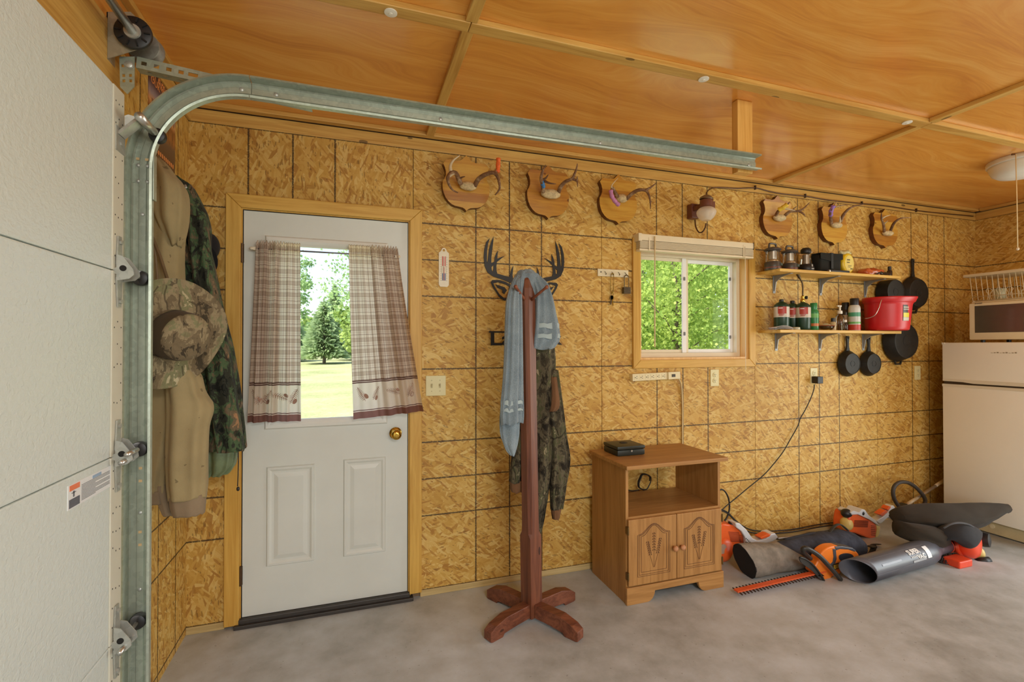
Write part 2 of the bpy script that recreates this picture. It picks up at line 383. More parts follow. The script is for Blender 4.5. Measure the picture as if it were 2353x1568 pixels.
# back wall: stud wall with sheathing, five OSB sheets, top plate and sill plate
wb = MB()
for a, b, c, d in ((XL-.15, DX0-.02, 0, CEIL), (DX0-.02, DX1+.02, DZ1+.02, CEIL), (DX1+.02, WX0, 0, CEIL), (WX0, WX1, 0, WZ0), (WX0, WX1, WZ1, CEIL), (WX1, XR+.15, 0, CEIL)):
    wb.box((a, .012, c), (b, .14, d))
wall = struct('wall_back', wb, siding)
zb = .035
def sheet(rects, m): 
    q = MB()
    for a, b, c, d in rects: q.box((a, 0, c), (b, .012, d))
    return obj('osb_sheet', q, m, wall)
g = .0016
sheet([(XL, DX0-.02, zb, T), (DX0-.02, DX1+.02, DZ1+.02, T), (DX1+.02, 1.27-g, zb, T)], osb_back[0])
sheet([(1.27+g, 2.4384-g, zb, T)], osb_back[1])
sheet([(2.4384+g, WX0, zb, T), (WX0, WX1, zb, WZ0), (WX0, WX1, WZ1, T), (WX1, 3.6576-g, zb, T)], osb_back[2])
sheet([(3.6576+g, 4.8768-g, zb, T)], osb_back[3]); sheet([(4.8768+g, XR, zb, T)], osb_back[4])
struct('trim_1', MB().box((XL, -.006, T), (XR, .012, CEIL-.024), .003), pine_x)
struct('baseboard_back', MB().box((DX1+.07, -.004, 0), (XR, .012, zb), .003), plate_m)
struct('baseboard_left', MB().box((XL, -.004, 0), (DX0-.075, .012, zb), .003), plate_m)
# left wall: narrow OSB return beside the overhead door, header above, wall beyond
GY0, GY1, GH = -3.76, -.96, 2.135
wlft = MB()
for a, b, c, d in ((GY1+.0, .0, 0, CEIL), (YF, GY0, 0, CEIL), (GY0, GY1, GH+.02, CEIL)): wlft.box((XL-.15, a, c), (XL-.012, b, d))
wl_ = struct('wall_left', wlft, siding)
for a, b, c, d in ((-.94, 0, .0, T), (YF, GY0-.02, .0, T)): obj('osb_sheet', MB().box((XL-.012, a, c), (XL, b, d)), osb_l, wl_)
struct('trim_2', MB().box((XL-.012, YF, T), (XL+.012, -.006, CEIL-.022), .003), pine_y)
struct('trim_3', MB().box((XL, -.972, 0), (XL+.035, -.885, GH+.06), .004), pine_z)            # door jamb
struct('trim_4', MB().box((XL-.01, GY0-.1, GH+.015), (XL+.038, -.80, GH+.26), .004), pine_y)  # header
struct('trim_5', MB().box((XL-.01, GY0-.1, GH+.262), (XL+.02, -.60, CEIL-.024), .004), wood('header_dark', (206, 140, 62), (176, 108, 40), 1))
# right wall with an open side door (source of the daylight), front wall behind the camera
wr = MB()
for a, b, c, d in ((-1.33, .0, 0, CEIL), (YF, -2.97, 0, CEIL), (-2.97, -1.33, 2.10, CEIL)): wr.box((XR+.012, a, c), (XR+.15, b, d))
wrt = struct('wall_right', wr, siding)
for a, b, c, d in ((-1.2192+g, 0, zb, T), (-1.33, -1.2192-g, zb, T), (YF, -2.97, zb, T), (-2.97, -1.33, 2.1, T)): obj('osb_sheet', MB().box((XR, a, c), (XR+.012, b, d)), osb_r, wrt)
struct('trim_6', MB().box((XR-.006, YF, T), (XR+.012, -.006, CEIL-.024), .003), pine_y)
struct('baseboard_right', MB().box((XR-.004, -1.33, 0), (XR+.012, -.004, zb), .003), plate_m)
wf = MB()
for a, b, c, d in ((XL-.15, .7, 0, CEIL), (4.5, XR+.15, 0, CEIL), (.7, 4.5, 0, .85), (.7, 4.5, 2.25, CEIL)): wf.box((a, YF-.15, c), (b, YF, d))
struct('wall_front', wf, osb_back[1])
# ---------------------------------------------------------------- walk door
white_steel = plain('door_white_paint', (214, 219, 212), .38, var=.03, scale=5)
d1 = struct('door_1', None, None); d1.location = (DX0, 0, 0)
glass_door = glassy('door_glass', refl=.05)
gx0, gx1, gz0, gz1 = .578, 1.090, 1.003, 1.900
dm = MB()
for a, b, c, d in ((DX0, gx0, DZ0, DZ1), (gx1, DX1, DZ0, DZ1), (gx0, gx1, DZ0, gz0), (gx0, gx1, gz1, DZ1)): dm.box((a, .002, c), (b, .044, d))
obj('door_slab', dm, white_steel, d1)
obj('glass_pane', MB().box((gx0, .018, gz0), (gx1, .024, gz1)), glass_door, d1)
fm = MB(); prof = [(.0, .002), (.008, -.010), (.022, -.012), (.034, -.006), (.046, .004), (.046, .02)]
x0, x1, z0, z1 = .533, 1.134, .962, 1.942
loops = [[(x0+i, y, z0+i), (x1-i, y, z0+i), (x1-i, y, z1-i), (x0+i, y, z1-i)] for i, y in prof]
for a, b in zip(loops, loops[1:]): fm.add(a+b, [(i, (i+1) % 4, 4+(i+1) % 4, 4+i) for i in range(4)])
obj('lite_frame', fm, plain('lite_frame_white', (226, 229, 222), .4, var=.02), d1)
for a, b, c, d in ((612, 1062, 723, 1306), (789, 1045, 886, 1284)):
    p = W(a, (b+d)/2); q = W(c, (b+d)/2); zt = W((a+c)/2, b+8).z; zl = W((a+c)/2, d-10).z; m = MB()
    pr = [(0, .002), (.005, -.006), (.014, -.006), (.024, .000), (.034, .0005), (.052, -.005), (.055, -.0055)]
    lp = [[(p.x+i, y, zl+i), (q.x-i, y, zl+i), (q.x-i, y, zt-i), (p.x+i, y, zt-i)] for i, y in pr]
    for u, v in zip(lp, lp[1:]): m.add(u+v, [(i, (i+1) % 4, 4+(i+1) % 4, 4+i) for i in range(4)])
    m.add(lp[-1], [(0, 1, 2, 3)]); obj('raised_panel', m, white_steel, d1)
brass = plain('brass', (214, 178, 84), .16, 1, var=.05)
kp = W(910, 998, -.03)
kn = obj('door_knob', MB().lathe([(.031, -.0), (.033, .004), (.026, .010), (.012, .014), (.011, .032), (.018, .036), (.026, .044), (.0275, .054), (.024, .062), (.012, .067), (0, .068)], (kp.x, .001, kp.z), (0, -1, 0), 28), brass, d1, auto=50)
obj('lock_button', MB().lathe([(.009, .066), (.009, .071), (0, .0712)], (kp.x, .001, kp.z), (0, -1, 0), 14), plain('brass_dark', (160, 128, 58), .3, 1), kn, auto=40)
hm = plain('hinge_bronze', (92, 70, 48), .45, .7)
for py in (582, 1323):
    z = W(556, py).z; m = MB()
    m.cyl((DX0-.006, -.006, z-.048), (DX0-.006, -.006, z+.048), .0065, n=10); m.box((DX0-.004, -.003, z-.046), (DX0+.002, .002, z+.046))
    for k in range(5): m.cyl((DX0-.006, -.006, z-.044+k*.0205), (DX0-.006, -.006, z-.042+k*.0205), .0075, n=10)
    obj('hinge', m, hm, d1)
jm = MB().box((DX0-.018, -.001, 0.0), (DX0-.005, .12, DZ1+.005)).box((DX1+.004, -.001, 0.0), (DX1+.018, .12, DZ1+.005)).box((DX0-.018, -.001, DZ1+.005), (DX1+.018, .12, DZ1+.018))
obj('jamb', jm, casing_z, d1)
obj('weather_strip', MB().box((DX0-.005, .006, DZ0), (DX0, .03, DZ1)).box((DX1, .006, DZ0), (DX1+.004, .03, DZ1)).box((DX0-.005, .006, DZ1), (DX1+.004, .03, DZ1+.005)), plain('black_rubber', (24, 22, 20), .7), d1)
cw = .066; ow = .010     # mitred casing boards
cx0, cx1, cz1 = DX0-.010, DX1+.010, DZ1+.010
for nm, poly, mt in (('casing_board', [(cx0-cw, .014), (cx0, .014), (cx0, cz1), (cx0-cw, cz1+cw)], casing_z), ('casing_board', [(cx1, .03), (cx1+cw, .03), (cx1+cw, cz1+cw), (cx1, cz1)], casing_z),
                     ('casing_board', [(cx0+.0008, cz1), (cx1-.0008, cz1), (cx1+cw-.0008, cz1+cw), (cx0-cw+.0008, cz1+cw)], casing_x)):
    obj(nm, MB().prism([(a, -.0185, b) for a, b in poly], (0, .018, 0)), mt, d1, bev=.003)
obj('threshold', MB().box((DX0-.03, -.036, 0), (DX1+.03, .13, .018), .003).box((DX0-.012, -.022, .017), (DX1+.012, .13, .040), .004), plain('dark_aluminium', (74, 70, 66), .5, .5), d1)
# ---------------------------------------------------------------- window
w1 = struct('window_1', None, None); w1.location = (WX0, 0, WZ0)
vin = plain('almond_vinyl', (226, 214, 184), .45, var=.02); vin2 = plain('white_vinyl', (238, 238, 234), .4, var=.02)
FY = .085
def fr(m, a, b, c, d, w, y0, y1):
    m.box((a, y0, c), (a+w, y1, d)); m.box((b-w, y0, c), (b, y1, d)); m.box((a+w, y0, c), (b-w, y1, c+w)); m.box((a+w, y0, d-w), (b-w, y1, d)); return m
jb = MB().box((WX0, -.001, WZ0), (WX0+.018, .14, WZ1)).box((WX1-.018, -.001, WZ0), (WX1, .14, WZ1)).box((WX0+.018, -.001, WZ0), (WX1-.018, .14, WZ0+.018)).box((WX0+.018, -.001, WZ1-.018), (WX1-.018, .14, WZ1))
obj('jamb_liner', jb, wood('jamb_pine', (236, 196, 130), (214, 166, 98), 2), w1)
for poly, mt in (([(WX0-.05, WZ0-.05), (WX0+.004, WZ0+.004), (WX0+.004, WZ1), (WX0-.05, WZ1+.05)], casing_z), ([(WX1-.004, WZ0+.004), (WX1+.05, WZ0-.05), (WX1+.05, WZ1+.05), (WX1-.004, WZ1)], casing_z),
                 ([(WX0-.0492, WZ0-.05), (WX1+.0492, WZ0-.05), (WX1-.0048, WZ0+.004), (WX0+.0048, WZ0+.004)], casing_x), ([(WX0+.0048, WZ1), (WX1-.0048, WZ1), (WX1+.0492, WZ1+.05), (WX0-.0492, WZ1+.05)], casing_x)):
    obj('casing_board', MB().prism([(a, -.0185, b) for a, b in poly], (0, .018, 0)), mt, w1, bev=.003)
a0, a1, c0, c1 = WX0+.018, WX1-.018, WZ0+.018, WZ1-.018
obj('window_frame', fr(MB(), a0, a1, c0, c1, .03, .058, .125), vin, w1, bev=.003)
xm = W(1577, 700, .08).x
sl = obj('sash', fr(MB(), a0+.03, xm+.012, c0+.03, c1-.03, .022, .075, .09), vin, w1, bev=.002)
obj('meeting_rail', MB().box((xm-.045, .064, c0+.03), (xm-.012, .074, c1-.03), .003).box((xm-.03, .068, c0+.03), (xm-.02, .078, c1-.03)), vin2, sl)
for z in (c0+.16, c1-.17): obj('latch', MB().box((xm-.036, .056, z-.012), (xm-.024, .066, z+.012), .003), plain('grey_plastic', (120, 120, 118), .5), sl)
sr = obj('sash', fr(MB(), xm-.012, a1-.03, c0+.03, c1-.03, .024, .094, .112), vin2, w1, bev=.002)
for z in (c0+.14, c1-.15): obj('latch', MB().box((a1-.062, .086, z-.012), (a1-.05, .096, z+.012), .003), plain('grey_plastic', (120, 120, 118), .5), sr)
obj('glass_pane', MB().box((a0+.052, .081, c0+.052), (xm-.01, .084, c1-.052)), glassy('window_glass', refl=.06), w1)
obj('glass_pane', MB().box((xm+.012, .101, c0+.054), (a1-.054, .104, c1-.054)), glassy('window_glass_clear', refl=.04), w1)
# ================================================================ OUTDOORS
def lawn_m():
    n = N('lawn_grass'); o = n.coord()
    a = n.noise(o, .35, 4, .6); b = n.noise(o, 9, 4, .7); t = n.math('ADD', n.math('MULTIPLY', a, .55), n.math('MULTIPLY', b, .45))
    col = n.ramp(t, [(.3, srgb(128, 138, 88)), (.5, srgb(164, 168, 120)), (.7, srgb(188, 184, 146))])
    return n.done(col, .9, 0, n.bump(b, .6, .05), .1)
def ground(u, v):
    x = -45+120*u; y = -30+110*v
    z = -.12 + (max(0, y-14)*.012) + .25*noise.noise(Vector((x*.05, y*.05, 3)))*min(1, max(0, (y-3)/12))
    return Vector((x, y, z))
lw = struct('lawn', MB().grid(ground, 60, 55), lawn_m(), smooth=True)
def gz(x, y): return -.12+max(0, y-14)*.012+.25*noise.noise(Vector((x*.05, y*.05, 3)))*min(1, max(0, (y-3)/12))
def leaf_m(name, c1, c2, tr=.45):
    n = N(name); o = n.coord(); f = n.noise(o, 1.6, 3, .6); g = n.noise(o, 30, 1)
    t = n.math('ADD', n.math('MULTIPLY', f, .6), n.math('MULTIPLY', g, .4))
    return n.done(n.ramp(t, [(.35, srgb(*c1)), (.65, srgb(*c2))]), .6, 0, None, .25, trans=tr)
maple = leaf_m('maple_leaves', (124, 160, 72), (196, 212, 112), .5); oakl = leaf_m('oak_leaves', (132, 164, 106), (180, 206, 140))
pinel = leaf_m('pine_needles', (136, 160, 118), (184, 204, 150), .5); brushl = leaf_m('brush_leaves', (120, 156, 70), (186, 202, 120))
bark = plain('bark', (104, 92, 78), .9, var=.3, scale=20)
def rdir(R): 
    z = R.uniform(-1, 1); a = R.uniform(0, 2*PI); r = math.sqrt(1-z*z); return Vector((r*math.cos(a), r*math.sin(a), z))
def tree(kind, label, x, y, h, rad, low, leaf, n, ls, mat, seed, trunkr=.1, stems=1):
    R = random.Random(seed); g = gz(x, y)
    t = thing(kind, label, 'tree', (x, y, g), 'trees beyond the lawn')
    tm = MB(); cl = MB(); blobs = []
    for s in range(stems):
        sx = R.uniform(-.35, .35)*(stems > 1); sy = R.uniform(-.35, .35)*(stems > 1); lean = R.uniform(-.25, .25)*(stems > 1)
        pts = [Vector((x+sx+lean*h*q*.5+.06*math.sin(3*q*h), y+sy+.06*math.cos(4*q), g-.1+q*h*.92)) for q in (0, .2, .4, .6, .8, 1)]
        tm.tube(pts, [trunkr*(1-.85*i/5) for i in range(6)], 7)
        for k in range(9 if stems < 3 else 6):
            q = R.uniform(max(.12, low*.8), .9); b = pts[0].lerp(pts[-1], q); a = R.uniform(0, 2*PI); ln = rad*R.uniform(.5, 1)*(1 if kind != 'pine_tree' else (1.05-q))
            e = b+Vector((math.cos(a)*ln, math.sin(a)*ln, ln*R.uniform(.15, .6)*(1 if kind != 'pine_tree' else -.1)))
            tm.tube([b, b.lerp(e, .5)+Vector((0, 0, .06*ln)), e], [trunkr*.35*(1-q*.6), trunkr*.2, .008], 5); blobs.append(e); blobs.append(b.lerp(e, .6))
    for i in range(n):
        if kind == 'pine_tree':
            q = low+(1-low)*(1-math.sqrt(R.random())); rr = rad*(1-q)**.8*math.sqrt(R.random())+.05; a = R.uniform(0, 2*PI)
            q2 = q+.04*math.sin(a*5+q*30)
            c = Vector((x+math.cos(a)*rr, y+math.sin(a)*rr, g+h*q2)); d = Vector((math.cos(a), math.sin(a), R.uniform(-.3, .5)))
        else:
            if R.random() < .6 and blobs: c = R.choice(blobs)+rdir(R)*(rad*.38*R.random()**.5)
            else:
                d0 = rdir(R); c = Vector((x, y, g+h*(low+1)/2))+Vector((d0.x*rad, d0.y*rad, d0.z*h*(1-low)/2))*R.random()**.4
            if c.z < g+h*low*.6: c.z = g+h*low*.6+R.random()*.4
            d = rdir(R)
        d = d.normalized(); e = d.orthogonal().normalized(); e.rotate(Matrix.Rotation(R.uniform(0, 6.28), 3, d)); l = ls*R.uniform(.6, 1.3)
        w = .42 if kind != 'pine_tree' else .16
        cl.add([c-d*l*.5, c+e*l*w, c+d*l*.5, c-e*l*w], [(0, 1, 2, 3)])
    obj('trunk', tm, bark, t, smooth=True); o = obj('crown', cl, mat, t); o['kind'] = 'stuff'
    return t
tree('maple_tree', 'leafy maple sapling clump with several thin stems close outside the window', 6.35, 4.0, 4.6, 1.5, .14, 'm', 22000, .06, maple, 1, .045, 4)
tree('maple_tree', 'maple with a thick grey trunk just beyond the window saplings', 8.1, 8.2, 7.0, 1.6, .16, 'm', 14000, .09, maple, 2, .20)
tree('maple_tree', 'bright green maple standing beside the thick-trunked maple outside', 12.7, 8.6, 6.0, 1.5, .08, 'm', 14000, .09, maple, 3, .07, 3)
tree('maple_tree', 'tall maple further back behind the window saplings', 13.2, 13.5, 9.0, 2.2, .06, 'm', 11000, .17, maple, 4, .15)
tree('maple_tree', 'wide maple farthest back seen through the window', 18.6, 20.6, 10.0, 2.8, .05, 'm', 9000, .24, maple, 5, .16)
tree('maple_tree', 'slender maple beyond the thick grey trunk', 12.0, 20.5, 9.0, 1.8, .05, 'm', 7000, .22, maple, 6, .13)
tree('oak_tree', 'oak whose boughs hang into the sky beside the right curtain', 3.0, 13.0, 8.2, 2.9, .40, 'o', 11000, .10, oakl, 7, .18)
tree('ash_tree', 'tall airy tree rising above the pines by the left curtain', -4.0, 44.5, 10.4, 1.5, .32, 'o', 1100, .30, oakl, 8, .18)
tree('pine_tree', 'bushy pine in the middle of the lawn edge', -1.0, 33, 4.3, 1.7, .12, 'p', 4600, .5, pinel, 9, .12)
tree('pine_tree', 'slim pointed spruce top behind the bushy pine', -.9, 49.5, 7.6, 1.2, .06, 'p', 2600, .7, pinel, 10, .13)
tree('pine_tree', 'wide pine at the lawn edge under the airy tree', -4.4, 38, 4.9, 2.3, .07, 'p', 5600, .7, pinel, 11, .13)
tree('pine_tree', 'pine right of the bushy pine at the lawn edge', 1.6, 39, 5.2, 2.4, .08, 'p', 5600, .7, pinel, 12, .14)
tree('maple_tree', 'light green maple at the lawn edge by the right curtain', 1.6, 28, 3.9, 1.5, .14, 'm', 4200, .26, brushl, 13, .08)
tree('pine_tree', 'pine at the far left end of the lawn edge', -9.8, 38, 6.5, 2.4, .07, 'p', 4000, .85, pinel, 14, .14)
tree('pine_tree', 'tall pine at the far right end of the lawn edge', 7.6, 41, 8.0, 2.6, .07, 'p', 4000, .85, pinel, 15, .14)
R0 = random.Random(5)
for i, (x, y) in enumerate(((-18, 56), (-11, 56), (-4, 56), (3, 56), (10, 56), (17, 56), (24, 56))):
    t = thing('brush_thicket', 'low pale green thicket filling in behind the pines', 'shrub', (x, y, gz(x, y)), 'thickets behind the pines'); m = MB()
    for k in range(1500):
        d0 = rdir(R0); c = Vector((x+d0.x*3.4*R0.random()**.4, y+d0.y*1.6, gz(x, y)+abs(d0.z)*4.2*R0.random()**.3+.1)); d = rdir(R0); e = d.orthogonal().normalized(); l = .5
        m.add([c-d*l*.5, c+e*l*.4, c+d*l*.5, c-e*l*.4], [(0, 1, 2, 3)])
    o = obj('foliage', m, brushl, t); o['kind'] = 'stuff'; obj('stem', MB().tube([(x, y, gz(x, y)-.05), (x, y, gz(x, y)+1.5)], [.05, .02], 6), bark, t)
# ================================================================ OVERHEAD DOOR, TRACK, SPRING SHAFT
def stucco(name, rgb):
    n = N(name); o = n.coord(); a = n.noise(n.map(o, sc=(1, .7, 1)), 95, 2, .5, .6); b = n.noise(o, 210, 2)
    h = n.math('ADD', a, n.math('MULTIPLY', b, .3))
    return n.done(srgb(*rgb), .28, 0, n.bump(h, .42, .004), .5)
gd_white = stucco('overhead_door_white', (214, 224, 220)); gd_edge = plain('overhead_door_edge', (212, 211, 194), .5, var=.03)
def galv_m(name, rgb, rough=.38):
    if name in MATS: return MATS[name]
    n = N(name); o = n.coord(); v = n.voro(o, 70); sp = n.node('SeparateColor', 0, Color=v); f = n.noise(o, 9, 3)
    c = srgb(*rgb); t = n.math('ADD', n.math('MULTIPLY', sp, .45), n.math('MULTIPLY', f, .55))
    MATS[name] = n.done(n.ramp(t, [(.25, tuple(x*.78 for x in c[:3])+(1,)), (.75, c)]), rough, .42, None, .5); return MATS[name]
galv = galv_m('galvanised_steel', (176, 186, 170)); galv2 = galv_m('galvanised_hinge', (186, 188, 180), .33)
blk = plain('black_plastic', (30, 29, 30), .45, var=.2); dkhole = plain('dark_hole', (26, 22, 18), .8)
GX = .307
d2 = struct('door_2', None, None); d2.location = (GX, -1.0, 0)
for k in range(4):
    z0, z1 = k*.5335+.0018, (k+1)*.5335-.0004
    sec = obj('section', MB().box((GX-.045, GY0+.01, z0), (GX, -1.031, z1), .004), gd_white, d2)
    es = MB().box((GX-.045, -1.030, z0), (GX+.002, -.962, z1), .003); obj('end_stile', es, gd_edge, sec)
    nh = MB(); R = random.Random(k)
    for i in range(9):
        for yy in (-1.017, -.998, -.976):
            if R.random() < .8:
                zz = z0+.04+i*.056+R.uniform(-.01, .01); nh.box((GX+.0015, yy-.0015, zz-.002), (GX+.0026, yy+.0015, zz+.002))
    o = obj('nail_dimple', nh, dkhole, sec); o['kind'] = 'stuff'
    if k == 1:      # warning label on the second section
        a, b = LX(155, 1118, GX), LX(254, 1078, GX); ym, yM = a.y, b.y; zt, zb_ = a.z, LX(155, 1175, GX).z; Xp = GX+.0012
        lab = obj('warning_label', MB().box((GX-.0002, ym, zb_), (Xp, yM, zt)), plain('label_white', (232, 236, 238), .35, var=.02), sec); w_, h_ = yM-ym, zt-zb_
        def patch(nm, u0, v0, u1, v1, m, e=.0006): return obj(nm, MB().box((Xp, ym+u0*w_, zb_+v0*h_), (Xp+e, ym+u1*w_, zb_+v1*h_)), m, lab)
        patch('orange_header', .03, .74, .24, .96, plain('label_orange', (236, 128, 84), .4)); patch('grey_block', .02, .05, .24, .40, plain('label_grey', (92, 96, 108), .4))
        patch('blue_logo', .53, .80, .74, .93, plain('label_blue', (150, 178, 208), .4))
        tm = MB(); ink = plain('label_ink', (110, 114, 120), .5); zz = .76
        for i in range(12):
            tm.box((Xp, ym+.28*w_, zb_+zz*h_), (Xp+.0005, ym+(.96 if i % 4 != 3 else .6)*w_, zb_+(zz+.022)*h_)); zz -= .058
        for i in range(5): tm.box((Xp+.0006, ym+.04*w_, zb_+(.08+i*.062)*h_), (Xp+.001, ym+(.21-.05*(i % 2))*w_, zb_+(.10+i*.062)*h_))
        tm.box((Xp, ym+.10*w_, zb_+.46*h_), (Xp+.0006, ym+.13*w_, zb_+.7*h_)).box((Xp, ym+.07*w_, zb_+.62*h_), (Xp+.0006, ym+.16*w_, zb_+.65*h_))
        o = obj('fine_print', tm, ink, lab); o['kind'] = 'stuff'
def roller(parent, X, Z, y0=-.985):
    m = MB().lathe([(.0, -.016), (.014, -.016), (.022, -.012), (.0235, -.004), (.0235, .004), (.022, .010), (.012, .012), (0, .012)], (X, -.889, Z), (0, 1, 0), 24)
    r = obj('roller', m, blk, parent, auto=40); obj('roller_stem', MB().cyl((X, y0-.03, Z), (X, -.893, Z), .0055, n=10), galv2, r, smooth=True)
for k, (Z, lug) in enumerate(((.534, 1), (1.067, 2), (1.600, 0))):
    m = MB(); y = -.997
    for s in (1, -1):    # tapered straps up and down the end stile
        zz = Z+s*.018
        m.prism([(GX+.003, y-.017, zz), (GX+.003, y+.017, zz), (GX+.003, y+.010, zz+s*.085), (GX+.003, y-.010, zz+s*.085)], (.004, 0, 0))
    m.cyl((GX+.008, y-.022, Z), (GX+.008, y+.022, Z), .010, n=14)
    hg = obj('hinge', m, galv2, d2, auto=35)
    for s in (1, -1): obj('bolt', MB().lathe([(.0075, 0), (.0075, .005), (0, .006)], (GX+.007, y, Z+s*.086), (1, 0, 0), 6), galv2, hg)
    for yy in ((y-.021, y+.019)):   # bracket cheeks
        c = [(GX+.006, yy, Z+.048), (GX+.022, yy, Z+.042), (GX+.046, yy, Z+.006), (GX+.048, yy, Z-.010), (GX+.036, yy, Z-.022), (GX+.006, yy, Z-.028)]
        obj('bracket_cheek', MB().prism(c, (0, .003, 0)), galv2, hg)
    obj('bracket_hole', MB().lathe([(.0085, 0), (.0085, .0012), (0, .0012)], (GX+.022, y-.0212, Z+.008), (0, -1, 0), 14), dkhole, hg)
    if lug:
        q = MB()
        for i in range(lug): q.cyl((GX+.03+.014*i, y-.05, Z-.012+.022*i), (GX+.03+.014*i, y+.02, Z-.012+.022*i), .0068, n=12)
        obj('hinge_pin', q, plain('zinc', (206, 206, 200), .28, .9), hg, smooth=True)
    roller(hg, GX+.019, Z-.004)
# top roller bracket in the bend of the track
tp = W(360, 310, -.9); m = MB()
a = Vector((GX+.004, -.99, W(277, 312, -.99).z)); b = Vector((tp.x-.012, -.975, tp.z+.012))
m.obox((a+b)/2, (b-a)/2, (0, .02, 0), (Vector((-(b-a).z, 0, (b-a).x)).normalized()*.004))
for s in (-.013, 0, .013): m.cyl(a+Vector((0, s, .004)), b+Vector((0, s, .004)), .0035, n=8)
m.box((GX, -1.02, a.z-.05), (GX+.005, -.965, a.z+.02)); m.cyl((GX+.005, -.992, a.z-.022), (GX+.009, -.992, a.z-.022), .009, n=6)
m.prism([(GX+.003, -.966, a.z+.07), (GX+.012, -.966, a.z+.075), (tp.x-.01, -.955, tp.z+.022), (tp.x-.012, -.955, tp.z+.006), (GX+.003, -.966, a.z+.04)], (0, .006, 0))
tb = obj('top_bracket', m, galv2, d2, auto=40)
obj('roller_sleeve', MB().cyl((tp.x, -1.03, tp.z), (tp.x, -.925, tp.z), .0125, n=16), plain('zinc', (206, 206, 200), .28, .9), tb, smooth=True)
roller(tb, tp.x, tp.z)
# ---- track: C-channel, open towards the door, swept up, round the bend and along the room
ty = -.872; hw = .029; RC = .305; tx = .324; tz = 2.242
trk = thing('garage_door_track', 'galvanised steel garage door track curving from the jamb up along the ceiling', 'door track', (tx, ty, 0))
prof = [(-hw-.006, -.038), (-hw-.001, -.040), (-hw, -.034), (-hw, -.004), (-hw+.004, 0), (-.011, 0), (-.009, -.003), (.009, -.003), (.011, 0), (hw-.004, 0), (hw, -.004), (hw, -.034), (hw+.001, -.040), (hw+.006, -.038)]
def sweep(path, th=.0016):
    m = MB(); k = len(prof)
    for e in (0, 1):
        vs = []
        for c, nrm in path:
            for q, (o, y) in enumerate(prof):
                sc = 1+(th/hw*(1 if e else 0)); vs.append(c+nrm*o*sc+Vector((0, y+(th if e else 0)*(1 if abs(o) < hw-.001 else .0), 0)))
        m.add(vs, [(i*k+j, i*k+j+1, (i+1)*k+j+1, (i+1)*k+j) for i in range(len(path)-1) for j in range(k-1)])
    return m
L_ = Vector((-1, 0, 0))
obj('vertical_track', sweep([(Vector((tx, ty, z)), L_) for z in (.01, .6, 1.2, 1.9365)]), galv, trk)
pb = []
for i in range(25):
    t = PI/2*i/24; cc = Vector((tx+RC, ty, tz-RC)); d = Vector((-math.cos(t), 0, math.sin(t))); pb.append((cc+d*RC, d))
xe = 2.785; Zu = Vector((0, 0, 1))
obj('curved_track', sweep(pb), galv, trk)
obj('horizontal_track', sweep([(Vector((tx+RC+.002, ty, tz)), Zu), (Vector((1.5, ty, tz+.001)), Zu), (Vector((xe, ty, tz+.010)), Zu)]), galv, trk)
def bolt(p, ax, r=.0075, par=trk): 
    obj('bolt', MB().lathe([(r*1.25, 0), (r*1.25, .001), (r, .001), (r, .004), (r*.6, .006), (0, .0062)], p, ax, 12), galv2, par, auto=40)
for x in (.60, .705, 1.27, 1.95, 2.745): bolt((x, ty, tz+.002), (0, -1, 0))
for z in (1.905, 1.955):
    for dx in (-.012, .012): bolt((tx+dx, ty, z), (0, -1, 0), .0055)
for z in (.62, .86, 1.80): bolt((tx, ty, z), (0, -1, 0), .006)
slot_m = plain('slot_light', (206, 176, 128), .7)
for dx, z in ((-.013, 1.975), (.011, 1.975), (0, .76), (0, .80), (0, .96), (0, 1.0)):
    obj('slot', MB().box((tx+dx-.0045, ty-.0038, z-.004), (tx+dx+.0045, ty-.0031, z+.004)), slot_m, trk)
# splice clip at top of the vertical run and wall brackets
obj('jamb_bracket', MB().box((tx+.031, ty-.02, 1.845), (tx+.036, ty+.004, 1.99), .002), galv, trk)
for z in (1.93, .95, .35): obj('jamb_bracket', MB().box((XL+.036, ty-.002, z-.03), (tx-.02, ty+.004, z+.03)).box((XL+.036, ty-.05, z-.03), (XL+.041, ty+.004, z+.03)), galv, trk)
# slotted angle from flag bracket to the horizontal run
a = W(312, 155, -.862); b = W(716, 247, -.862)
ax = (b-a).normalized(); nz = Vector((-ax.z, 0, ax.x)); la = MB()
def ang_holes(m_, o0, vx, vy, nrm, L, H, hs):
    poly = [o0, o0+vx*L, o0+vx*L+vy*H, o0+vy*H]; holes = []
    for (u, w, v0, v1, rnd) in hs:
        holes.append([o0+vx*(u-w)+vy*v0, o0+vx*(u+w)+vy*v0, o0+vx*(u+w)+vy*v1, o0+vx*(u-w)+vy*v1])
    m_.prism(poly, nrm*.003, holes)
L0 = (b-a).length; y0 = Vector((0, -1, 0))
hs = [(.02+.034*i, .0075 if i < 4 else .014, .012, .024, 0) for i in range(5)]+[(.26, .012, .012, .022, 0)]
ang_holes(la, a, ax, nz, Vector((0, 1, 0)), L0, .036, hs); hs2 = [(.03+.045*i, .007 if i != 4 else .016, .010, .019, 0) for i in range(int(L0/.045)-1)]
ang_holes(la, a+Vector((0, .003, 0)), ax, Vector((0, 1, 0)), nz, L0, .034, hs2)
obj('slotted_angle', la, galv, trk)
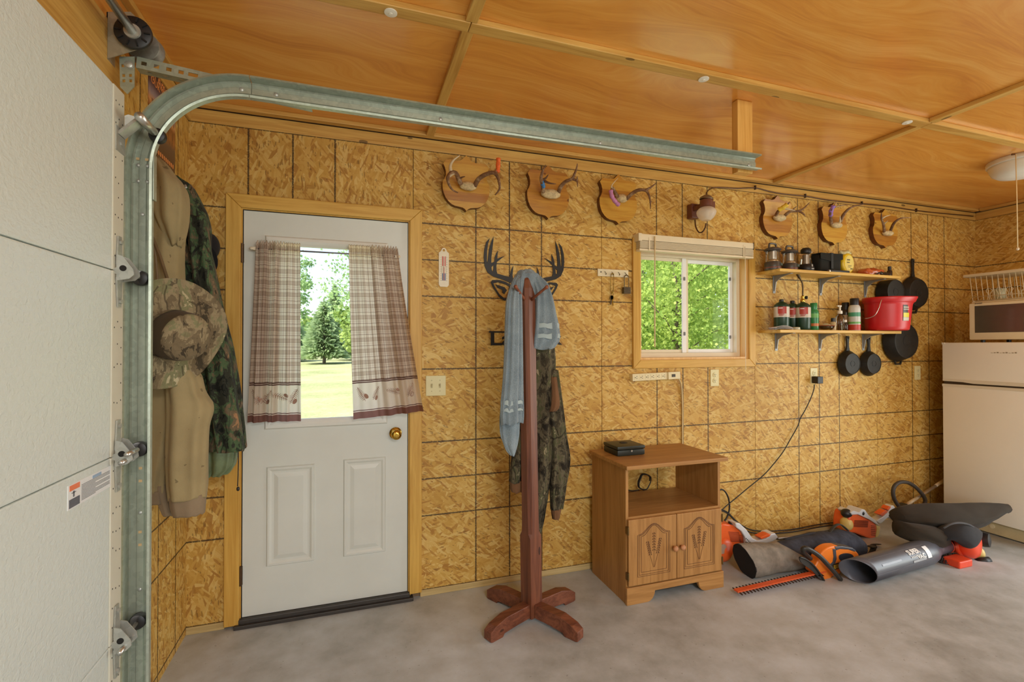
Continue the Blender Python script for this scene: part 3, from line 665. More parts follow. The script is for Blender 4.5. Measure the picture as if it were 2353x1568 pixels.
# flag bracket
fb = MB(); c0 = W(274, 130, -.868); c1 = W(309, 130, -.868); c2 = W(309, 198, -.868); c3 = W(292, 216, -.868); c4 = W(276, 200, -.868)
def inn(u, v): return c0.lerp(c1, u)+(c4-c0)*v
fb.prism([c0, c1, c2, c3, c4], (0, .003, 0), [[inn(u-.1, v-.05), inn(u+.1, v-.05), inn(u+.1, v+.05), inn(u-.1, v+.05)] for u, v in ((.22, .3), (.25, .62), (.25, .8), (.70, .62), (.70, .8))])
obj('flag_bracket', fb, galv, trk); bolt(inn(.62, .28)+Vector((0, -.001, 0)), (0, -1, 0), .011)
# hanger post: 2x4 dropped through the plywood
hp = obj('hanger_post', MB().box((2.692, -.861, 2.212), (2.781, -.823, CEIL-.001), .003), wood('post_pine', (226, 176, 96), (206, 150, 70), 2)); tag(hp, 'short pine post hanging from the ceiling at the end of the door track', 'post')
# ---- torsion shaft with end bearing plate and cable drum
s0 = W(300, 66, -.93)
ts = thing('torsion_shaft', 'steel spring shaft of the overhead door with black end wheel and cable drum', 'door shaft', (s0.x, -.9, s0.z))
yp = -.895
e0, e1, e2, e3, e4 = W(245, 27, yp), W(300, 27, yp), W(336, 62, yp), W(326, 110, yp), W(244, 135, yp)
obj('bearing_plate', MB().prism([e0, e1, e2, e3, e4], (0, .003, 0)).prism([e4, e4+Vector((0, .05, 0)), e0+Vector((0, .05, 0)), e0], (.003, 0, 0)), galv_m('galvanised_dull', (168, 160, 138), .42), ts)
obj('shaft', MB().cyl((s0.x, -3.6, s0.z), (s0.x, -.80, s0.z), .0127, n=18), plain('zinc', (206, 206, 200), .28, .9), ts, smooth=True)
wh = MB().lathe([(.018, -.014), (.046, -.014), (.050, -.011), (.050, -.002), (.047, 0), (.018, 0)], (s0.x, -.903, s0.z), (0, 1, 0), 32)
wh_o = obj('end_wheel', wh, blk, ts, auto=40)
sp = MB()
for i in range(10):
    t = 2*PI*i/10; d = Vector((math.cos(t), 0, math.sin(t))); e = Vector((-d.z, 0, d.x)); c = Vector((s0.x, -.9185, s0.z))+d*.038
    sp.obox(c, d*.008, e*.0022, (0, .003, 0))
obj('wheel_rib', sp, plain('black_rib', (14, 13, 13), .6), wh_o)
obj('bearing_ring', MB().lathe([(.0135, -.019), (.022, -.019), (.023, -.013), (.0135, -.013)], (s0.x, -.903, s0.z), (0, 1, 0), 24), galv2, ts, auto=40)
dr = [(.012, 0), (.046, 0), (.048, .003)]
for i in range(4): dr += [(.043, .006+i*.006), (.0455, .009+i*.006)]
dr += [(.050, .032), (.052, .036), (.048, .04), (.012, .04)]
obj('cable_drum', MB().lathe(dr, (s0.x, -.846, s0.z), (0, 1, 0), 32), galv_m('drum_grey', (150, 150, 142), .45), ts, auto=30)
# ================================================================ CURTAINS ON THE DOOR
def plaid():
    n = N('plaid_curtain'); uv = n.node('UVMap', 0, {'uv_map': 'UVMap'}); sep = n.node('SeparateXYZ', None, Vector=uv); u, v = sep.outputs[0], sep.outputs[1]
    def bands(c, per, lines):
        m = n.math('FLOORED_MODULO', c, per); acc = None
        for a, b, s in lines:
            q = n.math('MULTIPLY', n.math('MULTIPLY', n.math('GREATER_THAN', m, a*per), n.math('LESS_THAN', m, b*per)), s)
            acc = q if acc is None else n.math('MAXIMUM', acc, q)
        return acc
    L = [(.0, .05, .95), (.30, .34, .8), (.34, .62, .42), (.62, .66, .8), (.80, .84, .35)]
    pu, pv = bands(u, .058, L), bands(v, .058, L)
    t = n.math('MULTIPLY', n.math('ADD', pu, pv), .55, clamp=True)
    pl = n.ramp(t, [(0, srgb(238, 226, 212)), (.35, srgb(204, 182, 164)), (1, srgb(120, 94, 82))])
    cream = n.mix(n.math('MULTIPLY', n.noise(uv, 16, 3), .35), srgb(242, 232, 216), srgb(222, 200, 180))
    lo = lambda a: n.math('GREATER_THAN', v, a)
    col = n.mix(lo(.700), pl, srgb(98, 66, 60)); col = n.mix(lo(.7055), col, srgb(232, 214, 200)); col = n.mix(lo(.709), col, srgb(98, 66, 60)); col = n.mix(lo(.7145), col, cream)
    col = n.mix(lo(.852), col, srgb(110, 72, 66)); col = n.mix(lo(.856), col, srgb(236, 222, 208)); col = n.mix(lo(.861), col, srgb(146, 106, 96)); col = n.mix(lo(.895), col, srgb(156, 120, 110))
    return n.done(col, .85, 0, n.bump(n.noise(uv, 700, 1), .2, .001), .2, trans=.58)
plaid_m = plaid(); print_m = plain('sprig_print', (158, 124, 106), .9)
def curtain(label, tl, tr, bl, br, zt, zbl, zbr, Yt, Yb, seed, gather):
    R = random.Random(seed); ph = [R.uniform(0, 6.28) for _ in range(6)]
    def fn(u, v):
        ue = u+.02*math.sin(2*PI*u*3+ph[0])*math.sin(PI*u)
        x = lerp(lerp(tl, tr, ue), lerp(bl, br, ue), v**1.15)
        z = lerp(zt, lerp(zbl, zbr, u), v)
        g = gather(u)
        top = math.exp(-((v-.045)/.05)**2)
        y = lerp(Yt, Yb, min(1, v*1.3))
        amp = (.006+.013*min(1, v*2.2))*(1-.35*v)
        y -= amp*g*(math.sin(2*PI*3.6*u+ph[1]+.6*v)+.55*math.sin(2*PI*8.2*u+ph[2]-1.1*v))
        y -= top*.005*(1+math.sin(2*PI*22*u+ph[3]))*g
        if v < .028: z += .007*math.sin(2*PI*19*u+ph[4])*g; y -= .004*math.sin(2*PI*24*u)*g
        return Vector((x, y, z))
    nu, nv = 120, 64
    t = thing('curtain', label, 'curtain', (lerp(bl, br, .5), Yb, zbl), 'plaid curtains on the door')
    m = MB().grid(fn, nu, nv); o = obj('cloth', m, plaid_m, t, smooth=True)
    uvl = o.data.uv_layers.new(name='UVMap'); wdt = (br-bl)*1.55; ht = zt-(zbl+zbr)/2
    for lp in o.data.loops:
        i = lp.vertex_index; uvl.data[lp.index].uv = ((i % (nu+1))/nu*wdt, (i//(nu+1))/nv*ht)
    hm_ = MB()          # side hem band
    def sp(uc, vc, ang, s):    # pinecone sprig printed on the border
        q = MB()
        def P(a, b):
            ca, sa = math.cos(ang), math.sin(ang); u = uc+(a*ca-b*sa)*s/(br-bl); v = vc+(a*sa+b*ca)*s/ht
            p = fn(min(.995, max(.005, u)), min(.98, max(0, v))); return p+Vector((0, -.0016, 0))
        for k in range(9):
            a = -1.0+.22*k; l = .55*(1-abs(k-4)*.09)
            for sgn in (-1, 1): q.add([P(a-.05, 0), P(a+.05, 0), P(a+.42*l, sgn*l*.80), P(a+.34*l, sgn*l*.84)], [(0, 1, 2, 3)])
        q.add([P(-1.2, -.03), P(1.1, -.03), P(1.1, .03), P(-1.2, .03)], [(0, 1, 2, 3)])
        cc = [P(.55+.40*math.cos(z), -.42+.24*math.sin(z)) for z in [2*PI*i/10 for i in range(10)]]; q.add(cc, [tuple(range(10))])
        k_ = obj('pinecone_print', q, print_m, o); k_['kind'] = 'stuff'
    for uc, ang in ((.13, 1.1), (.34, 2.2), (.60, .4), (.86, 2.0)): sp(uc, .862, ang, .036)
    return t, fn
cl, _ = curtain('plaid pinecone curtain on the hinge side of the door window', W(588, 562, -.045).x, W(690, 560, -.045).x, W(568, 972, -.05).x, W(692, 966, -.05).x, W(640, 557, -.045).z, W(568, 972, -.05).z, W(692, 968, -.05).z, -.042, -.050, 3, lambda u: 1.15 if u < .62 else .45)
cr, _ = curtain('plaid pinecone curtain on the knob side of the door window', W(801, 566, -.045).x, W(914, 570, -.045).x, W(812, 962, -.06).x, W(973, 946, -.075).x, W(860, 566, -.045).z, W(812, 964, -.06).z, W(973, 946, -.075).z, -.042, -.066, 9, lambda u: .3 if u < .45 else 1.2)
zr = W(750, 581, -.03).z
rd = thing('curtain_rod', 'thin metal curtain rod across the door window', 'curtain rod', (.84, -.03, zr))
obj('rod', MB().cyl((.500, -.034, zr), (1.170, -.034, zr), .0042, n=10), plain('rod_grey', (120, 116, 116), .4, .5), rd, smooth=True)
for x in (.492, 1.175): obj('rod_bracket', MB().box((x-.008, -.038, zr-.008), (x+.008, .002, zr+.008), .003).ell((x-.012 if x < 1 else x+.012, -.034, zr), (.012, .008, .008), 10, 6), plain('rod_end', (232, 222, 196), .4), rd)
# ================================================================ CLOTHES ON THE LEFT WALL
tan = fabric('tan_fleece', (158, 142, 104), .10, dirt=(96, 80, 58)); tan2 = fabric('tan_rib', (140, 122, 98), .12)
camo_g = camo('camo_leaf', [(30, 32, 28), (54, 56, 46), (78, 98, 68), (112, 98, 76), (164, 126, 90)], 15)
camo_h = camo('camo_hat', [(70, 62, 48), (118, 104, 80), (150, 136, 106), (130, 128, 94), (186, 174, 140)], 13)
camo_r = camo('camo_bark', [(36, 32, 24), (66, 60, 46), (98, 90, 70), (84, 84, 58), (150, 138, 110)], 18)
def loft(rows, dep, n=44, folds=(5, .10), seed=1, sub=5, capz=True, sq=2.6, twist=0.0):
    """closed cloth volume through rows (py, left px, right px, Y of the centre)"""
    R = random.Random(seed); K = []
    for r in rows:
        a = W(r[1], r[0], r[3]); b = W(r[2], r[0], r[3]); K.append(Vector(((a.x+b.x)/2, (a.z+b.z)/2, (b.x-a.x)/2))); 
    Yc = [Vector((r[3], r[4] if len(r) > 4 else dep, 0)) for r in rows]
    K = crom(K, sub); Yc = crom(Yc, sub); m = MB(); vs = []; k = len(K); ph = R.uniform(0, 6.28); ph2 = R.uniform(0, 6.28)
    for i in range(k):
        c, h = K[i], Yc[i]
        for j in range(n):
            t = 2*PI*j/n; ct, st = math.cos(t), math.sin(t)
            ex = math.copysign(abs(ct)**(2/sq), ct); ey = math.copysign(abs(st)**(2/sq), st)
            f = folds[1]*(math.sin(folds[0]*t+ph+i*twist)*.6+.6*math.sin((folds[0]*2+1)*t+ph2-i*.07)+.5*noise.noise(Vector((ct*1.7, st*1.7, i*.16+seed))))
            vs.append((c.x+c.z*ex*(1+.25*f), h.x-h.y*ey*(1+f)-.02*f, c.y+.012*noise.noise(Vector((ct*2, st*2, i*.3+seed*3)))))
    fs = [(i*n+j, i*n+(j+1) % n, (i+1)*n+(j+1) % n, (i+1)*n+j) for i in range(k-1) for j in range(n)]
    if capz: fs += [tuple(range(n-1, -1, -1)), tuple((k-1)*n+j for j in range(n))]
    return m.add(vs, fs)
hk = thing('coat_hook', 'steel coat hook board on the left wall behind the hanging clothes', 'hook', (XL, -.3, 2.13))
obj('board', MB().box((XL, -.62, 2.06), (XL+.018, -.06, 2.12), .003), pine_y, hk)
for y in (-.50, -.24): obj('hook', MB().tube([(XL+.018, y, 2.07), (XL+.05, y, 2.065), (XL+.06, y, 2.08), (XL+.055, y, 2.09)], .005, 8), galv2, hk, smooth=True)
# tan hoodie
Y = -.46
hd = thing('hoodie', 'tan hooded sweatshirt hanging on the left wall behind the door track', 'hoodie', W(400, 1180, Y))
obj('body', loft([(362, 336, 362, Y, .03), (385, 318, 380, Y, .05), (430, 300, 412, Y, .085), (500, 296, 424, Y, .10), (600, 296, 420, Y, .10), (760, 300, 430, Y, .10), (900, 306, 446, Y, .10), (1000, 312, 420, Y, .095), (1085, 316, 398, Y, .09), (1124, 322, 392, Y, .085)], .09, seed=2, folds=(4, .11)), tan, hd, smooth=True)
obj('hood', loft([(366, 344, 372, Y-.03, .03), (400, 346, 404, Y-.05, .05), (440, 352, 429, Y-.06, .065), (500, 360, 430, Y-.06, .07), (545, 380, 424, Y-.05, .05), (566, 396, 414, Y-.045, .03)], .05, seed=5, folds=(3, .16)), tan, hd, smooth=True)
obj('sleeve', loft([(800, 372, 430, Y-.07, .05), (860, 380, 458, Y-.08, .06), (905, 384, 472, Y-.08, .065), (938, 384, 489, Y-.08, .065), (985, 384, 480, Y-.08, .06), (1060, 382, 477, Y-.08, .06), (1115, 384, 477, Y-.08, .055), (1142, 388, 474, Y-.08, .05)], .05, seed=9, folds=(3, .13)), tan, hd, smooth=True)
obj('cuff', loft([(1138, 390, 473, Y-.08, .046), (1160, 393, 472, Y-.08, .045), (1182, 400, 470, Y-.08, .043)], .04, seed=4, folds=(9, .03)), tan2, hd, smooth=True)
obj('hem_band', loft([(1118, 322, 392, Y, .084), (1140, 326, 396, Y, .08), (1150, 330, 394, Y, .075)], .08, seed=3, folds=(12, .03)), tan2, hd, smooth=True)
obj('cuff', loft([(1110, 350, 392, Y-.02, .05), (1150, 366, 398, Y-.02, .045), (1180, 380, 402, Y-.02, .04)], .05, seed=14, folds=(9, .04)), tan2, hd, smooth=True)
st = MB().tube([W(352, 560, Y-.115), W(358, 590, Y-.125), W(362, 640, Y-.125), W(364, 690, Y-.13)], .0035, 6); obj('drawstring', st, tan2, hd)
st = MB().tube([W(350, 545, Y-.115), W(368, 590, Y-.125), W(384, 640, Y-.13)], .006, 6); obj('drawstring', st, fabric('brown_cord', (112, 92, 66)), hd)
# camo jacket behind it
Y = -.19
jk = thing('camo_jacket', 'green leaf camouflage jacket hanging in the corner beside the door', 'jacket', W(510, 1040, Y))
obj('body', loft([(408, 396, 412, Y, .03), (430, 392, 444, Y, .05), (480, 396, 472, Y, .075), (520, 400, 483, Y, .085), (575, 402, 483, Y, .085), (620, 404, 494, Y, .085), (700, 408, 510, Y, .085), (800, 416, 535, Y, .085), (900, 426, 552, Y, .085), (985, 434, 562, Y, .08), (1030, 440, 566, Y, .075)], .08, seed=21, folds=(4, .13)), camo_g, jk, smooth=True)
obj('sleeve', loft([(500, 430, 476, Y-.10, .035), (560, 436, 484, Y-.10, .045), (640, 446, 496, Y-.105, .05), (760, 466, 520, Y-.105, .05), (880, 480, 540, Y-.10, .05), (990, 492, 556, Y-.10, .048), (1036, 500, 562, Y-.095, .045)], .05, seed=23, folds=(3, .14)), camo_g, jk, smooth=True)
lining = plain('olive_nylon', (112, 126, 92), .45, var=.18, scale=30)
obj('lining', loft([(1015, 468, 548, Y+.01, .06), (1050, 472, 545, Y+.01, .055), (1078, 476, 535, Y+.01, .045), (1092, 480, 512, Y+.01, .035)], .05, seed=25, folds=(4, .2)), lining, jk, smooth=True)
dc = MB().tube([W(547, 1030, Y-.05), W(548, 1060, Y-.05), W(547, 1092, Y-.05), W(546, 1118, Y-.05)], .0022, 6); obj('drawcord', dc, plain('black_cord', (26, 24, 24), .7), jk)
obj('cord_lock', MB().ell(W(547, 1124, Y-.05), (.007, .007, .010), 12, 8), blk, jk, smooth=True)
Y = -.09
c0 = W(481, 566, Y); bc = thing('ball_cap', 'black ball cap hung behind the camouflage jacket', 'cap', c0)
obj('cap_crown', MB().ell(c0, (.042, .07, .062), 20, 12), fabric('black_twill', (34, 32, 34)), bc, smooth=True)
obj('cap_bill', MB().prism([c0+Vector((.02+.03*math.cos(t), -.06-.02*math.sin(t), -.075+.055*math.sin(t))) for t in [PI*i/8-PI/2 for i in range(9)]], (-.006, .004, 0)), fabric('black_twill', (34, 32, 34)), bc)
# boonie hat, crown facing the room
nh = Vector((.70, -.70, -.14)).normalized(); hc = W(394, 768, -.665); uh = Vector((0, 0, 1)); uh = (uh-nh*uh.dot(nh)).normalized(); rh = uh.cross(nh)
ht = thing('boonie_hat', 'tree-bark camouflage boonie hat hung over the tan hoodie', 'hat', hc-Vector((0, 0, .2)))
def hatring(prof, n=48, wave=0):
    m = MB(); vs = []
    for r, h in prof:
        for j in range(n):
            t = 2*PI*j/n; rr = r*(1+.03*math.sin(2*t+.6)); hh = h+wave*((r-.085)/.12)*(math.sin(3*t+.5)+.5*math.sin(5*t))
            vs.append(hc+(rh*math.cos(t)*rr*.97+uh*math.sin(t)*rr)+nh*hh)
    m.add(vs, [(i*n+j, i*n+(j+1) % n, (i+1)*n+(j+1) % n, (i+1)*n+j) for i in range(len(prof)-1) for j in range(n)]); return m
br_ = hatring([(.086, 0), (.12, -.006), (.16, -.014), (.198, -.012), (.203, -.010), (.203, -.014), (.198, -.016), (.16, -.018), (.12, -.010), (.086, -.004)], wave=.012)
obj('brim', br_, camo_h, ht, smooth=True)
mesh_b = fabric('brown_mesh', (84, 72, 54), .12, weave=900)
obj('crown_side', hatring([(.088, -.004), (.089, .03), (.088, .07), (.083, .095)]), mesh_b, ht, smooth=True)
cs = hatring([(.084, .094), (.080, .104), (.06, .109), (.03, .110), (.001, .110)]); obj('crown_top', cs, camo_h, ht, smooth=True)
obj('hat_band', hatring([(.0905, .004), (.0915, .014), (.0905, .024)]), camo_h, ht, smooth=True)
# tin sign behind the clothes
sy0, sy1 = LX(343, 200, XL+.004).y, LX(403, 330, XL+.004).y; sz1 = LX(343, 139, XL+.004).z; sz0 = LX(402, 388, XL+.004).z-.02
def signm():
    n = N('tin_sign_print'); o = n.coord(); z = n.node('SeparateXYZ', 2, Vector=o); t = n.math('DIVIDE', z, sz1-sz0)
    f = n.noise(n.map(o, sc=(1, 14, 3)), 2.2, 5, .7); t2 = n.math('ADD', t, n.math('MULTIPLY', n.math('SUBTRACT', f, .5), .10))
    col = n.ramp(t2, [(.0, srgb(96, 66, 44)), (.14, srgb(96, 70, 52)), (.26, srgb(108, 84, 66)), (.36, srgb(170, 112, 58)), (.5, srgb(140, 88, 44)), (.58, srgb(214, 156, 100)), (.68, srgb(150, 140, 150)), (.78, srgb(84, 66, 80)), (.84, srgb(66, 42, 46)), (1, srgb(62, 40, 44))])
    st = n.noise(n.map(o, sc=(1, 60, 8)), 1, 4, .7); m = n.math('MULTIPLY', n.math('GREATER_THAN', st, .55), n.math('MULTIPLY', n.math('LESS_THAN', t, .62), n.math('GREATER_THAN', t, .3)))
    return n.done(n.mix(n.math('MULTIPLY', m, .7), col, srgb(78, 46, 24)), .35, 0, None, .5)
sg = thing('tin_sign', 'dark printed tin sign with orange lettering on the left wall', 'sign', (XL, (sy0+sy1)/2, sz0))
obj('plate', MB().box((XL, sy0, sz0), (XL+.003, sy1, sz1)), signm(), sg)
og = plain('sign_orange', (232, 150, 84), .5); wd_ = sy1-sy0; hh = sz1-sz0
def sgt(txt, u, v, size, sq=1.0): return text_mb(txt, size, frame_m((XL+.0036, sy0+u*wd_, sz0+v*hh), (0, 1, 0), (0, 0, 1)), .0004, 'LEFT', sq)
obj('lettering', sgt('n Ame', .12, .905, .075, .8), og, sg); obj('lettering', sgt('OUR TR', .06, .83, .042, 1.0), og, sg)
lm_ = MB()
for i in range(12): lm_.box((XL+.003, sy0+wd_*(.12+.07*i), sz0+.035*hh), (XL+.004, sy0+wd_*(.155+.07*i), sz0+.085*hh))
o = obj('border_strip', lm_, og, sg); o['kind'] = 'stuff'
# ================================================================ THINGS ON THE BACK WALL
# ---- antler plaques
def cedar(name, seed):
    n = N(name); o = n.coord(); z = n.node('SeparateXYZ', 2, Vector=o); x = n.node('SeparateXYZ', 0, Vector=o)
    b = n.node('TexWhiteNoise', 0, {'noise_dimensions': '1D'}, W=n.math('ADD', n.math('FLOOR', n.math('MULTIPLY', z, 19)), seed))
    g = n.noise(n.map(o, sc=(5, 5, 60), loc=(seed, 0, 0)), 1.4, 4, .6, .8)
    t = n.math('ADD', n.math('MULTIPLY', b, .45), n.math('MULTIPLY', g, .55))
    col = n.ramp(t, [(.25, srgb(166, 108, 42)), (.5, srgb(194, 140, 54)), (.75, srgb(212, 168, 72))])
    k = n.voro(n.map(o, sc=(9, 9, 12), loc=(seed, 0, seed)), 1, out='Distance'); col = n.mix(n.math('MULTIPLY', n.math('LESS_THAN', k, .1), .8), col, srgb(104, 56, 24))
    return n.done(col, .3, 0, None, .5, .3)
edge_m = wood('plaque_edge', (112, 66, 34), (78, 42, 20), 2, knots=False)
bone = plain('skull_bone', (206, 184, 138), .7, var=.3, scale=60, bump=.5, bscale=120)
def antler_m():
    n = N('antler'); o = n.coord(); f = n.noise(n.map(o, sc=(1, 1, 1)), 60, 4, .7); g = n.noise(o, 12, 2)
    t = n.math('ADD', n.math('MULTIPLY', f, .4), n.math('MULTIPLY', g, .6))
    return n.done(n.ramp(t, [(.35, srgb(92, 64, 44)), (.5, srgb(128, 96, 68)), (.66, srgb(196, 172, 136))]), .6, 0, n.bump(f, .4, .003), .3)
ant = antler_m(); bonew = plain('antler_tip', (216, 200, 164), .5)
HALF = [(0, 0), (.10, .045), (.22, .10), (.40, .122), (.62, .118), (.82, .116), (.90, .15), (.975, .196), (.90, .26), (.86, .33), (.865, .40), (.92, .46), (.99, .51), (1.0, .58), (.985, .65), (.94, .72), (.87, .79), (.76, .85), (.62, .90), (.48, .925), (.30, .935), (.16, .945), (.07, .967), (0, 1.0)]
def plaque(label, xl, xr, yt, ybm, sc, org, skull, beams, tape, seed):
    Yf = -.036; xc = (xl+xr)/2; a, b = W(xl, (yt+ybm)/2, Yf), W(xr, (yt+ybm)/2, Yf); c = (a.x+b.x)/2; hw_ = (b.x-a.x)/2
    zt = W(xc, yt, Yf).z; zl = W(xc, ybm, Yf).z
    q = lambda u, v: (org[0]+u/sc, org[1]+v/sc)
    t = thing('antler_plaque', label, 'antler mount', (c, 0, (zt+zl)/2), 'antler mounts on wooden plaques')
    out = [(c+u*hw_, lerp(zt, zl, v)) for u, v in HALF]+[(c-u*hw_, lerp(zt, zl, v)) for u, v in HALF[-2:0:-1]]
    m = MB().prism([(x, Yf, z) for x, z in out], (0, -Yf-.0005, 0))
    o = obj('plaque_board', m, [cedar('cedar_%d' % seed, seed*1.7), edge_m], t)
    for p in o.data.polygons: p.material_index = 0 if abs(p.normal.y) > .8 else 1
    (su, sv, sw, sh) = skull; p = W(*q(su, sv), Yf-.02); sx = (W(*q(su+sw/2, sv), Yf).x-W(*q(su-sw/2, sv), Yf).x)/2; sz = (W(*q(su, sv-sh/2), Yf).z-W(*q(su, sv+sh/2), Yf).z)/2
    sk_ = MB().ell(p, (sx*1.05, .026, sz*1.05), 18, 10); R = random.Random(seed)
    sk_.v = [v+Vector((1, 1, 1))*.004*noise.noise(v*60) for v in sk_.v]; obj('skull_plate', sk_, bone, t, smooth=True)
    for pts, r, kind in beams:
        P = []
        for i, (u, v, d) in enumerate(pts): P.append(W(*q(u, v), Yf-.03-d))
        P = crom(P, 5); k = len(P)
        rs = [r*(1-.78*(i/(k-1))**1.6)*(1+.10*noise.noise(P[i]*70)) for i in range(k)]
        obj('antler' if kind == 'b' else 'tine', MB().tube(P, rs, 9), ant if kind != 'w' else bonew, t, smooth=True)
    for (pts, r, rgb) in tape:
        P = crom([W(*q(u, v), Yf-.03-d) for u, v, d in pts], 4); k = len(P)
        obj('tape_wrap', MB().tube(P, [r*(1+.12*math.sin(i*1.9)) for i in range(k)], 9), plain('tape_%d' % seed, rgb, .45, var=.2, scale=80), t, smooth=True)
plaque('cedar antler plaque with a curling rack and an orange-wrapped tine', 1016.7, 1125.3, 357, 485, 10.456, (1000, 350), (790, 815, 400, 200), [
    ([(620, 770, 0), (560, 640, .02), (500, 510, .06), (400, 490, .10), (320, 570, .13), (300, 650, .14), (340, 790, .14), (420, 905, .13), (545, 972, .11)], .0135, 'b'), ([(375, 470, .10), (365, 330, .10), (430, 200, .10), (590, 76, .10)], .010, 'w'), ([(350, 580, .13), (400, 545, .14), (470, 520, .15)], .006, 'w'), ([(590, 640, .02), (650, 600, .04), (720, 582, .05)], .006, 'b'),
    ([(950, 810, 0), (1040, 650, .03), (1200, 540, .06), (1400, 490, .09), (1500, 600, .10), (1545, 750, .11), (1540, 900, .11), (1440, 1030, .10)], .0135, 'b'), ([(1440, 500, .09), (1490, 400, .09), (1515, 150, .09)], .010, 'b')], [([(1500, 480, .09), (1512, 320, .09), (1520, 150, .09)], .0125, (240, 112, 50))], 1)
plaque('cedar antler plaque with blue tape on one beam', 1211.4, 1307.4, 379, 503, 11.2, (1190, 370), (845, 850, 480, 240), [
    ([(650, 790, 0), (640, 620, .04), (600, 460, .07), (610, 350, .08), (650, 230, .09), (715, 105, .09)], .0125, 'b'), ([(620, 500, .06), (720, 440, .08), (785, 350, .09)], .008, 'b'), ([(660, 500, .06), (800, 570, .08), (985, 592, .09)], .008, 'b'),
    ([(1050, 800, 0), (1100, 670, .03), (1220, 540, .06), (1400, 455, .09), (1460, 330, .10), (1510, 200, .10), (1530, 70, .10)], .0125, 'b'), ([(1420, 470, .09), (1520, 520, .10), (1540, 670, .11)], .008, 'b'), ([(1500, 520, .10), (1530, 460, .11), (1530, 395, .11)], .006, 'b')], [([(655, 670, .03), (640, 600, .045), (618, 505, .06)], .0125, (64, 128, 186))], 2)
plaque('cedar antler plaque with pink tape streaming from one beam', 1377.7, 1464, 400, 515, 10.456, (1360, 380), (720, 795, 270, 190), [
    ([(610, 750, 0), (550, 640, .04), (500, 540, .07), (455, 600, .09)], .012, 'b'), ([(480, 560, .08), (485, 470, .09), (630, 305, .09)], .0045, 'w'),
    ([(830, 810, 0), (950, 690, .03), (1080, 610, .06), (1200, 590, .08), (1310, 620, .09), (1370, 720, .10), (1400, 850, .10), (1408, 1050, .10)], .012, 'b'), ([(1290, 600, .09), (1430, 520, .09), (1545, 425, .09)], .008, 'b'), ([(1395, 900, .10), (1415, 885, .10), (1442, 855, .10)], .005, 'b')], [([(455, 600, .09), (480, 740, .09), (560, 870, .085), (650, 960, .08)], .0125, (196, 130, 176))], 3)
plaque('cedar antler plaque with yellow tape above the propane lantern shelf', 1753.4, 1820.4, 449, 549, 6.192, (1730, 440), (380, 375, 165, 95), [
    ([(330, 340, 0), (360, 285, .04), (430, 235, .07), (480, 200, .09), (525, 148, .10)], .0115, 'b'), ([(440, 240, .07), (520, 255, .09), (605, 275, .11)], .007, 'w'),
    ([(455, 345, 0), (530, 285, .04), (640, 280, .07), (720, 245, .08), (805, 158, .09)], .0115, 'b'), ([(660, 285, .07), (720, 320, .09), (748, 362, .10)], .008, 'b'), ([(550, 280, .05), (590, 240, .07), (630, 212, .08)], .006, 'b')], [([(365, 265, .045), (430, 230, .07), (490, 185, .09)], .0155, (226, 192, 60))], 4)
plaque('cedar antler plaque with purple tape beside the upper shelf end', 1887.5, 1947, 466, 563, 6.192, (1730, 440), (1190, 480, 140, 78), [
    ([(1118, 460, 0), (1105, 350, .05), (1120, 260, .08), (1195, 145, .10)], .0115, 'b'), ([(1130, 240, .08), (1230, 205, .10), (1345, 190, .11)], .007, 'b'),
    ([(1245, 435, 0), (1290, 330, .04), (1370, 245, .07), (1460, 205, .08), (1570, 188, .09)], .0115, 'b'), ([(1235, 440, .0), (1240, 400, .03), (1240, 350, .05)], .007, 'w')], [([(1108, 345, .05), (1112, 280, .07), (1150, 200, .09)], .014, (150, 110, 190))], 5)
plaque('small cedar antler plaque with plain pale skull near the room corner', 2006, 2062.7, 480, 570, 6.192, (1730, 440), (1920, 595, 138, 72), [
    ([(1868, 570, 0), (1860, 480, .05), (1830, 390, .08), (1830, 300, .10)], .0105, 'b'), ([(1862, 465, .05), (1890, 440, .07), (1922, 418, .09)], .006, 'w'), ([(1838, 385, .08), (1890, 355, .10), (1955, 338, .11)], .006, 'w'),
    ([(1960, 560, 0), (1990, 480, .04), (2040, 420, .07), (2120, 380, .09), (2255, 373, .10)], .0105, 'b')], [], 6)
# ---- black metal deer head
bk = plain('black_steel', (38, 34, 30), .45, .4, var=.1)
dxc = (W(1112, 600).x+W(1295, 600).x)/2; ds = thing('metal_deer_sign', 'black cut-steel deer head sign with antlers and lettering behind the coat rack', 'wall sign', (dxc, 0, W(1200, 780).z))
def dp(u, v): return W(1100+u/5.405, 530+v/5.405, -.006)
ANT = [(440, 660), (370, 640), (300, 610), (180, 570), (110, 520), (75, 440), (62, 330), (70, 230), (95, 140), (140, 92), (115, 170), (103, 260), (101, 380), (110, 400), (118, 330), (130, 230), (155, 140), (185, 72), (183, 120), (172, 220), (158, 330), (156, 404), (195, 388), (200, 330), (220, 280), (240, 248), (235, 300), (232, 350), (270, 335), (332, 312), (275, 352), (226, 392), (220, 440), (222, 500), (232, 535), (320, 560), (385, 578), (392, 540), (405, 490), (430, 434), (426, 500), (420, 560), (428, 600)]
AH = [(186, 428), (158, 455), (162, 490), (178, 514), (184, 470)]
EAR = [(150, 640), (170, 615), (260, 615), (340, 640), (425, 690), (400, 780), (360, 870), (320, 872), (250, 820), (200, 740), (170, 690)]
EH = [(182, 655), (245, 642), (330, 668), (398, 705), (380, 765), (348, 835), (312, 836), (262, 795), (222, 735), (196, 690)]
BL = [(205, 668), (262, 684), (322, 704), (352, 742), (318, 790), (296, 770), (292, 735), (240, 712)]
